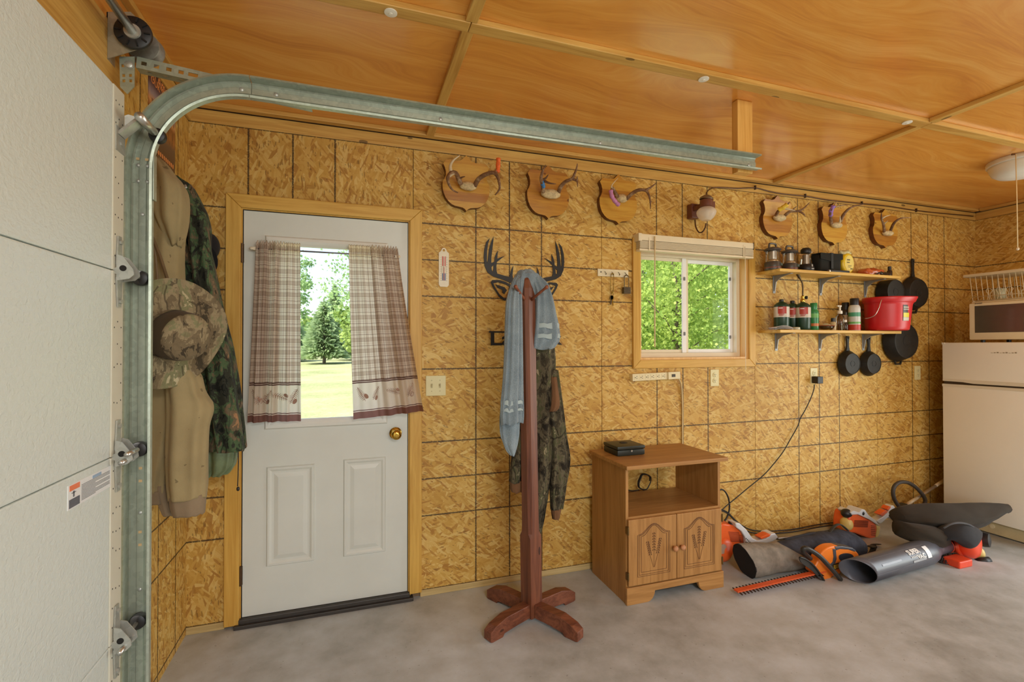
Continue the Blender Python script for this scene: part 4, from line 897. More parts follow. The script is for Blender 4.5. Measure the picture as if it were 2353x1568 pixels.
for s in (1, -1):
    mp = lambda L: [(lambda p: Vector((p.x if s > 0 else 2*dxc-p.x, p.y, p.z)))(dp(u, v)) for u, v in L]
    obj('antler', MB().prism(mp(ANT), (0, .003, 0), [mp(AH)]), bk, ds); obj('ear', MB().prism(mp(EAR), (0, .003, 0), [mp(EH)]), bk, ds); obj('ear_fill', MB().prism(mp(BL), (0, .003, 0)), bk, ds)
obj('face', MB().prism([dp(u, v) for u, v in ((430, 640), (500, 690), (640, 690), (700, 640), (760, 720), (720, 860), (660, 1010), (630, 1120), (570, 1150), (500, 1120), (470, 1010), (410, 860), (370, 720))], (0, .003, 0)), bk, ds)
tb_ = MB().prism([dp(130, 1250), dp(1012, 1262), dp(1012, 1276), dp(130, 1268)], (0, .003, 0)); obj('name_bar', tb_, bk, ds)
lx = (dp(180, 1350)-dp(140, 1350)); Mx = frame_m(dp(133, 1350), (1, 0, 0), (0, 0, 1)); hz = (dp(150, 1262)-dp(150, 1445)).z
obj('lettering', text_mb('La', hz*1.32, Mx, .0015, 'LEFT', 1.35, .002), bk, ds)
obj('lettering', text_mb('k', hz*1.25, frame_m(dp(1022, 1350), (1, 0, 0), (0, 0, 1)), .0015, 'RIGHT', 1.2, .002), bk, ds)
# ---- thermometer
a, b = W(1008, 573), W(1031, 660); xc = (a.x+b.x)/2; hw2 = (b.x-a.x)/2
th = thing('thermometer', 'white wall thermometer with red and blue scale beside the door', 'thermometer', (xc, 0, b.z))
pl = [(xc-hw2, b.z+.012), (xc-hw2+.008, b.z), (xc+hw2-.008, b.z), (xc+hw2, b.z+.012), (xc+hw2, a.z-.02), (xc+hw2-.008, a.z-.014)]+[(xc+.014*math.cos(t), a.z-.006+.014*math.sin(t)) for t in [PI*i/8 for i in range(9)]]+[(xc-hw2+.008, a.z-.014), (xc-hw2, a.z-.02)]
obj('plate', MB().prism([(x, -.006, z) for x, z in pl], (0, .006, 0), [[(xc+.007*math.cos(t), -.006, a.z-.006+.007*math.sin(t)) for t in [2*PI*i/12 for i in range(12)]]]), plain('thermo_white', (226, 216, 188), .4), th)
zt, zl = a.z-.04, b.z+.035; zm = lerp(zl, zt, .6)
obj('tube', MB().cyl((xc, -.008, zl), (xc, -.008, zt), .0022, n=8), plain('tube_glass', (220, 214, 205), .1), th); obj('spirit', MB().cyl((xc, -.0085, zl), (xc, -.0085, lerp(zl, zt, .55)), .0019, n=8), plain('spirit_red', (190, 40, 36), .3), th)
for s in (-1, 1):
    obj('scale_band', MB().box((xc+s*.004, -.0066, zm), (xc+s*.009, -.006, zt)), plain('scale_red', (206, 66, 54), .5), th); obj('scale_band', MB().box((xc+s*.004, -.0066, zl), (xc+s*.009, -.006, lerp(zl, zt, .3))), plain('scale_blue', (64, 92, 150), .5), th)
tk = MB()
for i in range(22):
    for s in (-1, 1): z = lerp(zl, zt, i/21); tk.box((xc+s*.010, -.0064, z-.0006), (xc+s*(.014 if i % 2 else .019), -.006, z+.0006))
o = obj('scale_marks', tk, plain('ink', (60, 50, 44), .6), th); o['kind'] = 'stuff'
# ---- switch plate and outlets
ivory = plain('ivory_plastic', (218, 208, 156), .4, var=.02); ivory2 = plain('ivory_dark', (178, 166, 120), .45)
a, b = W(978, 864), W(1024, 909)
sw = thing('light_switch', 'ivory double toggle light switch right of the door', 'light switch', ((a.x+b.x)/2, 0, (a.z+b.z)/2))
obj('plate', MB().box((a.x, -.007, b.z), (b.x, 0, a.z), .003), ivory, sw)
for u in (.29, .70):
    x = lerp(a.x, b.x, u); z = (a.z+b.z)/2; obj('toggle', MB().box((x-.005, -.009, z-.012), (x+.005, -.006, z+.012)).box((x-.0035, -.019, z-.002), (x+.0035, -.007, z+.007), .0015), ivory2, sw)
    for s in (-1, 1): obj('screw', MB().lathe([(.003, 0), (.003, .001), (0, .0015)], (x, -.007, z+s*.03), (0, -1, 0), 8), ivory2, sw)
def outlet(label, x0, y0, x1, y1, mt):
    a, b = W(x0, y0), W(x1, y1); c = (a+b)/2; t = thing('wall_outlet', label, 'outlet', (c.x, 0, c.z), 'outlets on the back wall')
    hw3 = .035; hh3 = .057
    obj('cover_plate', MB().box((c.x-hw3, -.006, c.z-hh3), (c.x+hw3, 0, c.z+hh3), .0025), mt, t)
    for s in (-1, 1):
        f = obj('receptacle', MB().lathe([(.0165, 0), (.0165, .0025), (.015, .003), (0, .003)], (c.x, -.006, c.z+s*.0195), (0, -1, 0), 20), mt, t, auto=40)
        for dx, w_, h_, dz in ((-.006, .0012, .004, .003), (.006, .0012, .0035, .003), (0, .0022, .0022, -.008)): obj('slot', MB().box((c.x+dx-w_, -.0098, c.z+s*.0195+dz-h_), (c.x+dx+w_, -.0088, c.z+s*.0195+dz+h_)), dkhole, f)
    return t, c
outlet('ivory wall outlet with nothing plugged in under the window', 1631, 850, 1651, 887, ivory)
_, oc = outlet('ivory wall outlet with a black adapter plugged in', 1860, 845, 1878, 882, ivory)
outlet('ivory wall outlet near the fridge in the corner', 2099, 841, 2115, 873, plain('ivory_plastic', (218, 208, 156)))
# ---- power strip with its cord
p0 = W(1451, 868, -.02); p1 = W(1558, 862, -.02); ax = (p1-p0).normalized(); L = (p1-p0).length; nz = Vector((-ax.z, 0, ax.x)); yv = Vector((0, 1, 0))
cream = plain('strip_cream', (226, 214, 172), .4, var=.03)
ps = thing('power_strip', 'cream six-socket power strip fixed under the window', 'power strip', (p0+p1)/2)
def pb_(u0, u1, h, y0, bev=.003): return MB().obox(p0+ax*(u0+u1)/2*L+yv*(y0/2+.02), ax*(u1-u0)/2*L, yv*(-y0/2), nz*h, bev)
obj('body', pb_(0, .74, .023, -.034), cream, ps); obj('switch_box', pb_(.74, 1.0, .024, -.044), cream, ps)
cc = p0+ax*.86*L; obj('rocker_switch', MB().obox(Vector((cc.x, -.0445, cc.z))-ax*.004, ax*.013, (0, .003, 0), nz*.009, .001), plain('rocker', (62, 54, 44), .4), ps)
for k in range(6):
    c = p0+ax*(.07+.117*k)*L; f = obj('socket', MB().obox(Vector((c.x, -.0342, c.z)), ax*.014, (0, .001, 0), nz*.015), cream, ps)
    for du, dv, w_, h_ in ((-.006, -.001, .0025, .0025), (.005, .006, .0035, .0012), (.005, -.006, .0035, .0012)): obj('slot', MB().obox(Vector((c.x, -.0354, c.z))+ax*du+nz*dv, ax*w_, (0, .0008, 0), nz*h_), dkhole, f)
cp = crom([W(1557, 868, -.025), W(1562, 876, -.025), W(1566, 890, -.012), W(1568, 930, -.007), W(1568, 990, -.007), W(1568, 1045, -.007), W(1567, 1100, -.02)], 6)
obj('cord', MB().tube(cp, .0055, 8), plain('cord_tan', (206, 184, 134), .5), ps, smooth=True)
# ---- key rack, keys, padlock
a, b = W(1372, 618), W(1442, 635); zt = (W(1372, 618).z+W(1442, 622).z)/2; zl = zt-.046
kr = thing('key_rack', 'small white key rack with four hooks left of the window', 'key rack', ((a.x+b.x)/2, 0, zl))
obj('board', MB().box((a.x, -.010, zl), (b.x, 0, zt), .002), plain('rack_white', (226, 214, 178), .5), kr)
obj('screw', MB().lathe([(.004, 0), (.004, .001), (0, .001)], (a.x+.022, -.010, zt-.02), (0, -1, 0), 8), dkhole, kr)
hxs = [lerp(a.x, b.x, u) for u in (.22, .45, .66, .88)]; hmat = plain('hook_steel', (96, 84, 66), .35, .8)
for x in hxs: obj('hook', MB().tube(crom([(x, -.010, zt-.016), (x, -.020, zt-.022), (x+.001, -.024, zt-.030), (x+.002, -.020, zt-.037), (x+.003, -.028, zt-.030)], 3), .0017, 6), hmat, kr)
x = hxs[1]; ky = thing('key_chain', 'keys on a beaded brass chain hanging from the key rack', 'keys', (x, -.024, zl-.1))
brs = plain('brass_chain', (156, 128, 52), .3, .9); z1_ = zt-.034
pts = [Vector((x-.010, -.022, z1_)), Vector((x-.014, -.018, z1_-.05)), Vector((x-.012, -.016, z1_-.095)), Vector((x-.002, -.016, z1_-.118)), Vector((x+.008, -.016, z1_-.095)), Vector((x+.010, -.018, z1_-.05)), Vector((x+.006, -.022, z1_)), Vector((x-.002, -.0265, z1_+.004))]
cm = MB()
for p in crom(pts, 7, closed=True): cm.ell(p, (.0032, .0032, .0032), 6, 4)
o = obj('bead_chain', cm, brs, ky, smooth=True); o['kind'] = 'stuff'
zk = z1_-.125; obj('ring', MB().tube([(x+.009*math.cos(t), -.014, zk+.009*math.sin(t)) for t in [2*PI*i/14 for i in range(14)]], .0012, 6, closed=True), hmat, ky)
for s, ln in ((-.16, .060), (.12, .066)):
    d = Vector((math.sin(s), 0, -math.cos(s))); e = Vector((d.z, 0, -d.x)); c = Vector((x, -.012, zk-.006))
    obj('key', MB().prism([c+d*u*ln+e*v for u, v in ((0, -.004), (.1, -.011), (.35, -.011), (.45, -.004), (.95, -.004), (1, 0), (.95, .004), (.8, .003), (.72, .0045), (.6, .003), (.45, .004), (.35, .011), (.1, .011), (0, .004))], (0, .002, 0)), brs if s > 0 else hmat, ky)
x = hxs[3]+.004; pkl = thing('padlock', 'laminated steel padlock with long shackle hanging from the key rack', 'padlock', (x, -.025, zl-.12))
zb2 = W(1435, 660, -.025).z; obj('shackle', MB().tube(crom([(x-.016, -.024, zb2-.004), (x-.016, -.024, zt-.062), (x-.013, -.024, zt-.042), (x, -.024, zt-.034), (x+.013, -.024, zt-.042), (x+.016, -.024, zt-.062), (x+.016, -.024, zb2-.004)], 5), .0032, 8), plain('shackle', (110, 96, 70), .25, .9), pkl, smooth=True)
pm = MB(); zq = zb2
for k in range(5): pm.box((x-.024, -.036, zq-.0085*(k+1)+.0008), (x+.024, -.012, zq-.0085*k), .001)
obj('lock_body', pm, plain('lock_steel', (104, 96, 80), .35, .8), pkl)
# ---- propane wall lamp with its pipe run
lampb = plain('lamp_brown', (112, 66, 48), .45, var=.08)
c = W(1590, 490); gl = thing('wall_lamp', 'brown gas wall lamp with frosted glass globe above the window', 'lamp', (c.x, 0, c.z))
a, b = W(1578, 472), W(1603, 507); obj('mount_box', MB().box((a.x, -.05, b.z), (b.x-.02, 0, a.z), .006), lampb, gl)
Yl = -.15; cl_ = W(1623, 470, Yl); obj('arm', MB().box((b.x-.06, Yl+.02, cl_.z-.02), (cl_.x-.02, -.045, cl_.z+.012), .006).obox((a.lerp(b, .5)+Vector((.03, -.09, .02))), (.03, 0, 0), (0, .06, 0), (0, 0, .022), .004), lampb, gl)
zc = cl_.z; R_ = .040; obj('burner_housing', MB().lathe([(R_*.85, .0), (R_, .004), (R_, .042), (R_*.95, .046), (0, .046)], (cl_.x, Yl, zc-.018), n=28), lampb, gl, auto=40)
obj('heat_shield', MB().lathe([(.0, .030), (.02, .028), (R_*1.02, .012), (R_*1.06, 0), (R_*1.0, .002), (R_*.8, .006), (0, .012)], (cl_.x, Yl, zc+.030), (.12, -.1, 1), 28), plain('shield_steel', (142, 134, 118), .35, .8), gl, auto=50)
gz0 = zc-.020
def frost(): 
    n = N('frosted_glass'); o = n.coord(); z = n.node('SeparateXYZ', 2, Vector=o); f = n.ramp(z, [(.0, (0, 0, 0, 1)), (1, (1, 1, 1, 1))])
    t = n.node('BsdfTransparent', 0, Color=(1, .97, .9, 1)); d = n.node('BsdfTranslucent', 0, Color=(.95, .9, .8, 1)); gd = n.node('BsdfPrincipled', 0, Base_Color=(.92, .88, .78, 1), Roughness=.25)
    m1 = n.node('MixShader', 0, i0=.65, i1=d, i2=gd); m2 = n.node('MixShader', 0, i0=.62, i1=t, i2=m1); n.t.links.new(m2, n.out.inputs[0]); return n.m
obj('glass_globe', MB().lathe([(.034, 0), (.045, -.006), (.058, -.020), (.061, -.032), (.056, -.050), (.044, -.068), (.030, -.080), (.024, -.084)], (cl_.x, Yl, gz0), n=32, caps=False), frost(), gl, smooth=True)
obj('mantle', MB().lathe([(.009, 0), (.014, -.012), (.016, -.030), (.012, -.046), (.004, -.052)], (cl_.x, Yl, gz0-.012), n=16), plain('mantle_white', (236, 230, 214), .6), gl, smooth=True)
pipe = plain('pipe_brown', (92, 62, 40), .4, .4)
obj('gas_elbow', MB().tube(crom([W(1597, 506, -.06), W(1599, 522, -.07), W(1606, 534, -.09), W(1614, 533, -.11), W(1620, 524, -.13), W(1622, 514, -.15)], 5), .0045, 8), pipe, gl, smooth=True)
pts = [(1622, 452, -.10), (1624, 442, -.07), (1633, 434, -.03), (1650, 431, -.014), (1695, 433, -.013), (1735, 432, -.013), (1768, 440, -.013), (1800, 446, -.013), (1850, 451, -.013), (1890, 458, -.013), (1920, 462, -.013), (1980, 468, -.013), (2040, 474, -.013), (2105, 484, -.013), (2170, 491, -.013), (2236, 497, -.014)]
gp = thing('gas_pipe', 'thin brown gas pipe stapled along the top of the back wall', 'pipe', W(1900, 460, -.01))
obj('pipe', MB().tube(crom([W(x, y, d) for x, y, d in pts], 5), .0042, 8), pipe, gp, smooth=True)
for x, y in ((1735, 432), (1850, 451), (1980, 468), (2105, 484)):
    p = W(x, y, -.011); obj('staple', MB().box((p.x-.004, -.019, p.z-.012), (p.x+.004, -.0055, p.z+.016)), plain('staple_dark', (60, 40, 26), .5), gp)
# ---- raised mini blind over the window
a, b = W(1468, 537, -.06), W(1732, 557, -.06); zt = W(1468, 537, -.06).z
bx0, bx1 = a.x, b.x; blind_m = plain('blind_cream', (228, 214, 180), .45, var=.03)
bl = thing('window_blind', 'cream slatted blind pulled up over the window', 'blind', ((bx0+bx1)/2, -.03, zt-.1))
obj('head_rail', MB().box((bx0, -.064, zt-.040), (bx1, -.012, zt), .003), blind_m, bl)
for s, x in ((1, bx0), (-1, bx1)): obj('end_bracket', MB().box((x-.006, -.068, zt-.046), (x+.012*s+.006, -.0, zt+.003), .002), blind_m, bl)
for k in range(11):
    z = zt-.043-k*.0043; dz = .004*math.sin(k); obj('slat', MB().box((bx0+.006+.0008*(k % 3), -.062-.001*(k % 2), z-.0026), (bx1-.004-.0008*(k % 3), -.018, z)), blind_m, bl)
obj('bottom_rail', MB().box((bx0+.004, -.062, zt-.106), (bx1-.003, -.017, zt-.092), .003), blind_m, bl)
x = W(1505, 600, -.07).x; obj('tilt_wand', MB().cyl((x, -.070, zt-.012), (x-.002, -.068, W(1505, 798, -.07).z), .0042, n=8), plain('wand_tan', (206, 178, 120), .3), bl)
x = W(1714, 700, -.07).x; obj('lift_cord', MB().tube([(x, -.066, zt-.03), (x+.001, -.066, zt-.3), (x-.001, -.066, W(1714, 850, -.07).z)], .002, 6), plain('cord_white', (232, 220, 190), .6), bl)
for u in (.08, .9): x = lerp(bx0, bx1, u); obj('ladder_tape', MB().box((x-.004, -.066, zt-.104), (x+.004, -.0645, zt-.02)), blind_m, bl)
# ================================================================ SHELVES AND WHAT STANDS ON THEM
SD = .188; SX0, SX1 = 3.686, 4.866
shelf_m = wood('shelf_pine', (222, 182, 92), (196, 148, 62), 0)
brk = plain('bracket_grey', (150, 152, 152), .45, .3, var=.05)
def shelf(label, zt, bx):
    t = thing('wall_shelf', label, 'shelf', ((SX0+SX1)/2, -SD/2, zt-.02), 'plank shelves right of the window')
    obj('board', MB().box((SX0, -SD, zt-.020), (SX1, -.001, zt), .0025), shelf_m, t)
    for px in bx:
        x = W(px, 650 if zt > 1.7 else 790).x; z = zt-.0205
        m = MB().box((x-.012, -.150, z-.003), (x+.012, -.001, z)).box((x-.012, -.004, z-.125), (x+.012, -.001, z-.003))
        m.prism([(x-.003, -.135, z-.003), (x-.003, -.06, z-.018), (x-.003, -.022, z-.045), (x-.003, -.010, z-.110), (x-.003, -.004, z-.110), (x-.003, -.004, z-.003)], (.006, 0, 0))
        b = obj('bracket', m, brk, t); obj('screw', MB().lathe([(.004, 0), (.003, .002), (0, .0025)], (x, -.004, z-.110), (0, -1, 0), 8), galv2, b)
ZU, ZL = 1.906, 1.492
shelf('upper pine plank shelf holding the camping lanterns', ZU, (1778, 1885, 1987)); shelf('lower pine plank shelf holding the red bucket', ZL, (1783, 1883, 1983))
def bx(px, Y, Z): return W(px, 760 if Z < 1.7 else 618, Y).x
clear2 = glassy('clear_bottle', (.96, .93, .86, 1), refl=.9)
clear = glassy('clear_plastic', (.96, .95, .9, 1), refl=.7); gunm = plain('gunmetal_plastic', (84, 80, 76), .35, .3); amber = plain('reflector_amber', (206, 170, 128), .25, .3); silver = plain('lantern_silver', (176, 168, 160), .3, .6)
def lantern(label, px, Y, h, r, kind):
    x = bx(px, Y, ZU); z = ZU; t = thing('camp_lantern', label, 'lantern', (x, Y, z), 'camping lanterns on the upper shelf'); c = (x, Y, z)
    if kind == 0:
        obj('base', MB().lathe([(r*.96, 0), (r, .006), (r, .012), (r*.95, .015), (r, .018), (r, .05*h/.185), (r*.92, .056*h/.185), (0, .056*h/.185)], c, n=28), gunm, t, auto=40)
        obj('base_ring', MB().lathe([(r*1.01, .013), (r*1.02, .0155), (r*1.01, .018)], c, n=28, caps=False), plain('ring_red', (150, 78, 60), .4), t)
        obj('display', MB().box((x+r*.25, Y-r*1.02, z+.028), (x+r*.62, Y-r*.80, z+.044)), plain('display_green', (58, 72, 56), .3), t)
        obj('glass', MB().lathe([(r*.88, .056*h/.185), (r*.88, .135*h/.185)], c, n=28, caps=False), clear, t, smooth=True)
        obj('reflector', MB().lathe([(r*.8, .057*h/.185), (r*.55, .075*h/.185), (0, .076*h/.185)], c, n=24), amber, t, smooth=True); obj('core', MB().lathe([(r*.5, .075*h/.185), (r*.52, .082*h/.185), (r*.52, .13*h/.185), (0, .131*h/.185)], c, n=20), silver, t, auto=40)
        obj('top_cap', MB().lathe([(r*.9, .132*h/.185), (r*1.06, .137*h/.185), (r*1.04, .145*h/.185), (r*.7, .156*h/.185), (0, .157*h/.185)], c, n=28), gunm, t, auto=40)
        zz = .155*h/.185; obj('handle', MB().tube(crom([(x-r*.62, Y, z+zz-.004), (x-r*.55, Y, z+h*.97), (x-r*.3, Y, z+h), (x+r*.3, Y, z+h), (x+r*.55, Y, z+h*.97), (x+r*.62, Y, z+zz-.004)], 5), .0065, 8), gunm, t, smooth=True)
    else:
        obj('base', MB().lathe([(r*1.02, 0), (r*1.02, .006), (r*.95, .008), (r, .014), (r*.98, .03), (r*.88, .052), (r*.8, .056), (0, .056)], c, n=28), blk, t, auto=40); obj('base_ring', MB().lathe([(r*1.03, .001), (r*1.05, .004), (r*1.03, .007)], c, n=28, caps=False), plain('ring_cream', (206, 200, 178), .4), t)
        obj('glass', MB().lathe([(r*.80, .056), (r*.66, .09), (r*.60, .115), (r*.66, .128), (r*1.0, .136), (r*1.0, .139)], c, n=28, caps=False), clear, t, smooth=True)
        obj('core', MB().lathe([(r*.45, .056), (r*.42, .125), (0, .126)], c, n=20), silver, t, auto=40); obj('top_cap', MB().lathe([(r*.62, .138), (r*.66, .15), (r*.62, .164), (r*.4, .174), (0, .177)], c, n=28), blk, t, auto=60)
        obj('logo', MB().box((x-r*.1, Y-r*1.0, z+.034), (x+r*.02, Y-r*.9, z+.05)).box((x-r*.2, Y-r*1.03, z+.018), (x+r*.25, Y-r*.95, z+.022)), plain('logo_pale', (206, 206, 196), .4), t)
lantern('grey camping lantern with top handle at the shelf end', 1775.5, -.10, .186, .052, 0); lantern('grey camping lantern with top handle next to the black lantern', 1814.5, -.10, .178, .051, 0); lantern('black camping lantern with a clear flared chimney', 1852, -.10, .18, .052, 1)
# black pouch
x0, x1 = bx(1871, -.09, ZU), bx(1920, -.09, ZU); nyl = fabric('black_nylon', (38, 38, 34), .2)
t = thing('pouch', 'black nylon case with flap beside the lanterns', 'pouch', ((x0+x1)/2, -.09, ZU))
obj('body', MB().box((x0, -.135, ZU+.001), (x1, -.045, ZU+.135), .018), nyl, t, auto=60)
obj('flap', MB().grid(lambda u, v: Vector((lerp(x0-.003, x1+.003, u), -.05-.088*min(1, v*2)-(.004 if v > .4 else 0), ZU+.139-max(0, v-.5)*(.11-.06*abs(u-.45)))), 14, 14), nyl, t, solid=.004); obj('strap', MB().box(((x0+x1)/2-.01, -.146, ZU+.03), ((x0+x1)/2+.012, -.141, ZU+.13)).box(((x0+x1)/2-.01, -.146, ZU+.13), ((x0+x1)/2+.012, -.05, ZU+.144)), plain('strap_black', (24, 24, 22), .6), t)
# yellow oval fuel bottle
x = bx(1940, -.10, ZU); t = thing('cleaner_bottle', 'yellow oval bottle with crumpled clear wrap on the upper shelf', 'bottle', (x, -.10, ZU)); yel = plain('yellow_plastic', (222, 190, 34), .3, var=.08)
rim = [(x+.060*math.cos(a), ZU+.079+.078*math.sin(a)) for a in [2*PI*i/36 for i in range(36)]]
obj('body', MB().prism([(p, -.135, q) for p, q in rim], (0, .065, 0)), yel, t, bev=.012, auto=40)
obj('face_label', MB().prism([(x+.004+.045*math.cos(a), -.1362, ZU+.079+.060*math.sin(a)) for a in [2*PI*i/30 for i in range(30)]], (0, .001, 0)), plain('label_cream_yellow', (226, 206, 110), .4, var=.12, scale=40), t)
for i, (dx, dz, w_, h_) in enumerate(((-.02, .100, .03, .010), (-.022, .082, .028, .008), (-.01, .060, .035, .004), (-.012, .050, .026, .004), (.012, .036, .024, .008))): obj('label_print', MB().box((x+dx, -.1368, ZU+dz), (x+dx+w_, -.136, ZU+dz+h_)), plain('print_brown', (112, 100, 60), .6), t)
q = MB().ell((x+.002, -.10, ZU+.158), (.052, .03, .024), 18, 10); q.v = [v+Vector((noise.noise(v*55), noise.noise(v*55+Vector((9, 0, 0))), noise.noise(v*55+Vector((0, 7, 0)))))*.016 for v in q.v]; obj('wrap', q, plain('clear_wrap', (208, 206, 160), .2, var=.2, scale=60), t, smooth=True)
# flat black tool, orange bag, small dark bottle
a = bx(1903, -.165, ZU); b = bx(1950, -.165, ZU); t = thing('knife', 'black folding knife lying on the shelf edge before the yellow bottle', 'knife', ((a+b)/2, -.16, ZU))
obj('handle', MB().box((a+.02, -.175, ZU+.001), (b, -.150, ZU+.018), .006), blk, t, auto=50); obj('bolster', MB().box((a, -.173, ZU+.001), (a+.02, -.152, ZU+.016), .005), plain('zinc', (206, 206, 200), .28, .9), t)
a = bx(2012, -.13, ZU); t = thing('plastic_bag', 'crumpled clear and orange plastic package on the upper shelf', 'package', (a, -.12, ZU))
def crum(c, r, sc, am, n=26, m=14):
    q = MB().ell(c, r, n, m); q.v = [v+Vector((noise.noise(v*sc), noise.noise(v*sc+Vector((5, 1, 0))), noise.noise(v*sc+Vector((0, 3, 9)))))*am for v in q.v]
    zmin = min(v.z for v in q.v); q.v = [v+Vector((0, 0, max(0, c[2]-r[2]-v.z))) for v in q.v]; return q
obj('orange_wrap', crum((a, -.105, ZU+.030), (.115, .05, .028), 28, .018), plain('orange_film', (190, 96, 52), .22, var=.3, scale=30), t, smooth=True)
obj('dark_insert', crum((a+.05, -.13, ZU+.018), (.075, .035, .016), 40, .008), plain('dark_film', (44, 38, 32), .25, var=.3), t, smooth=True)
x = bx(2044, -.05, ZU); t = thing('dropper_bottle', 'small dark bottle standing behind the orange package', 'bottle', (x, -.05, ZU)); obj('body', MB().lathe([(.016, 0), (.018, .004), (.018, .062), (.009, .070)], (x, -.05, ZU), n=16), plain('dark_bottle', (60, 40, 26), .3), t, auto=50); obj('cap', MB().lathe([(.012, .068), (.012, .098), (0, .1)], (x, -.05, ZU), n=14), blk, t, auto=40)
# ---- lower shelf
pgreen = plain('propane_green', (28, 62, 44), .3, var=.06); plabel = plain('propane_label', (206, 196, 180), .4); pred = plain('propane_red', (176, 58, 44), .4)
def propane(label, px, Y, torch=False, r=.049, h=.205):
    x = bx(px, Y, ZL); c = (x, Y, ZL); t = thing('propane_cylinder', label, 'gas bottle', c, 'propane cylinders on the lower shelf')
    obj('cylinder', MB().lathe([(r*.9, 0), (r, .008), (r, .165), (r*.93, .175), (r*.6, .190), (r*.32, .196), (r*.3, .200), (0, .200)], c, n=28), pgreen, t, auto=50)
    obj('label', MB().lathe([(r*1.005, .088), (r*1.008, .160)], c, n=28, caps=False), plabel, t, smooth=True); 
    sec = MB()
    for a0, a1, z0, z1 in ((-2.85, -1.75, .112, .160),): 
        k = 8; vs = []
        for z in (z0, z1):
            for i in range(k+1): a_ = lerp(a0, a1, i/k); vs.append((x+r*1.013*math.cos(a_), Y+r*1.013*math.sin(a_), ZL+z))
        sec.add(vs, [(i, i+1, k+2+i, k+1+i) for i in range(k)])
    obj('red_panel', sec, pred, t, smooth=True)
    for z, w_ in ((.148, .5), (.106, .7), (.098, .6)):
        k = 5; vs = []
        for zz in (z, z+.005):
            for i in range(k+1): a_ = lerp(-2.75, -2.75+w_, i/k); vs.append((x+r*1.02*math.cos(a_), Y+r*1.02*math.sin(a_), ZL+zz))
        obj('label_print', MB().add(vs, [(i, i+1, k+2+i, k+1+i) for i in range(k)]), plain('label_white', (232, 236, 238)) if z > .12 else pred, t)
    if not torch: obj('cap', MB().lathe([(.014, .196), (.015, .210), (.012, .214), (0, .214)], c, n=16), blk, t, auto=40)
    else:
        v = obj('torch_valve', MB().lathe([(.013, .198), (.015, .205), (.015, .218), (.010, .224), (.012, .240), (.007, .246), (0, .247)], c, n=16), brass, t, auto=40)
        obj('knob', MB().lathe([(.004, .008), (.004, .02), (.012, .021), (.012, .030), (0, .031)], (x, Y, ZL+.232), (1, -.3, 0), 14), blk, v)
        obj('burner_tube', MB().tube(crom([(x, Y, ZL+.244), (x+.001, Y, ZL+.30), (x-.004, Y, ZL+.335), (x-.022, Y, ZL+.362), (x-.048, Y, ZL+.398)], 5), [.005]*16+[.008, .010, .010, .011, .011], 10), plain('torch_steel', (92, 76, 54), .35, .8), v, smooth=True)
propane('green propane cylinder with red and white label at the shelf end', 1796, -.105); propane('green propane cylinder standing between two others', 1821, -.052, r=.042); propane('green propane cylinder fitted with a torch burner', 1845, -.11, True)
def can(nm, label, px, Y, r, h, col, cap, caph, bands=(), grp='spray cans on the lower shelf'):
    x = bx(px, Y, ZL); c = (x, Y, ZL); t = thing(nm, label, 'spray can', c, grp)
    obj('can_body', MB().lathe([(r*.95, 0), (r, .004), (r, h-.03), (r*.92, h-.016), (r*.72, h-.004), (0, h-.003)], c, n=26), col, t, auto=50); obj('cap', MB().lathe([(r*.74, h-.006), (r*.76, h+.002), (r*.74, h+caph-.004), (r*.66, h+caph), (0, h+caph)], c, n=24), cap, t, auto=45)
    for z0, z1, m in bands: obj('label_band', MB().lathe([(r*1.006, z0), (r*1.006, z1)], c, n=26, caps=False), m, t, smooth=True)
    return t
grn = plain('can_green', (46, 132, 74), .3); can('repellent_can', 'green spray can with domed green cap', 1870, -.10, .031, .155, grn, grn, .042, [(.09, .12, plain('can_lime', (110, 178, 92), .4)), (.03, .05, plain('can_orange', (206, 118, 58), .4))])
can('black_spray_can', 'black spray can half hidden behind the pump bottle', 1943, -.055, .033, .165, plain('can_black', (46, 38, 34), .3), blk, .05, [(.06, .12, plain('label_tan', (170, 140, 104), .5))])
can('white_spray_can', 'white and green spray can with black cap next to the bucket', 1963.5, -.12, .038, .195, plain('can_white', (206, 208, 200), .3), blk, .045, [(.005, .045, plain('can_redband', (196, 66, 50), .4)), (.105, .135, plain('can_greenband', (70, 150, 112), .4)), (.052, .066, plain('can_lime', (110, 178, 92), .4))])
x = bx(1930, -.105, ZL); c = (x, -.105, ZL); t = thing('pump_bottle', 'clear hand sanitizer bottle with white pump', 'bottle', c); obj('bottle', MB().lathe([(.028, 0), (.030, .004), (.030, .085), (.026, .105), (.014, .118), (.013, .126)], c, n=24), clear2, t, smooth=True)
wp = plain('pump_white', (226, 220, 204), .35); obj('pump', MB().lathe([(.016, .124), (.017, .128), (.016, .146), (.007, .150), (.006, .172), (.012, .176), (.012, .186), (0, .188)], c, n=18), wp, t, auto=45); obj('spout', MB().box((x-.026, -.110, ZL+.177), (x+.004, -.100, ZL+.186), .003), wp, t)
x = bx(1944, -.14, ZL); t = thing('gel_bottle', 'squat clear plastic bottle in front of the black spray can', 'bottle', (x, -.14, ZL)); obj('bottle', MB().lathe([(.020, 0), (.021, .003), (.021, .045), (.016, .06), (.012, .062)], (x, -.13, ZL), n=20), clear2, t, smooth=True); obj('cap', MB().lathe([(.014, .062), (.014, .078), (0, .079)], (x, -.13, ZL), n=16), plain('pump_white', (226, 220, 204)), t, auto=40)
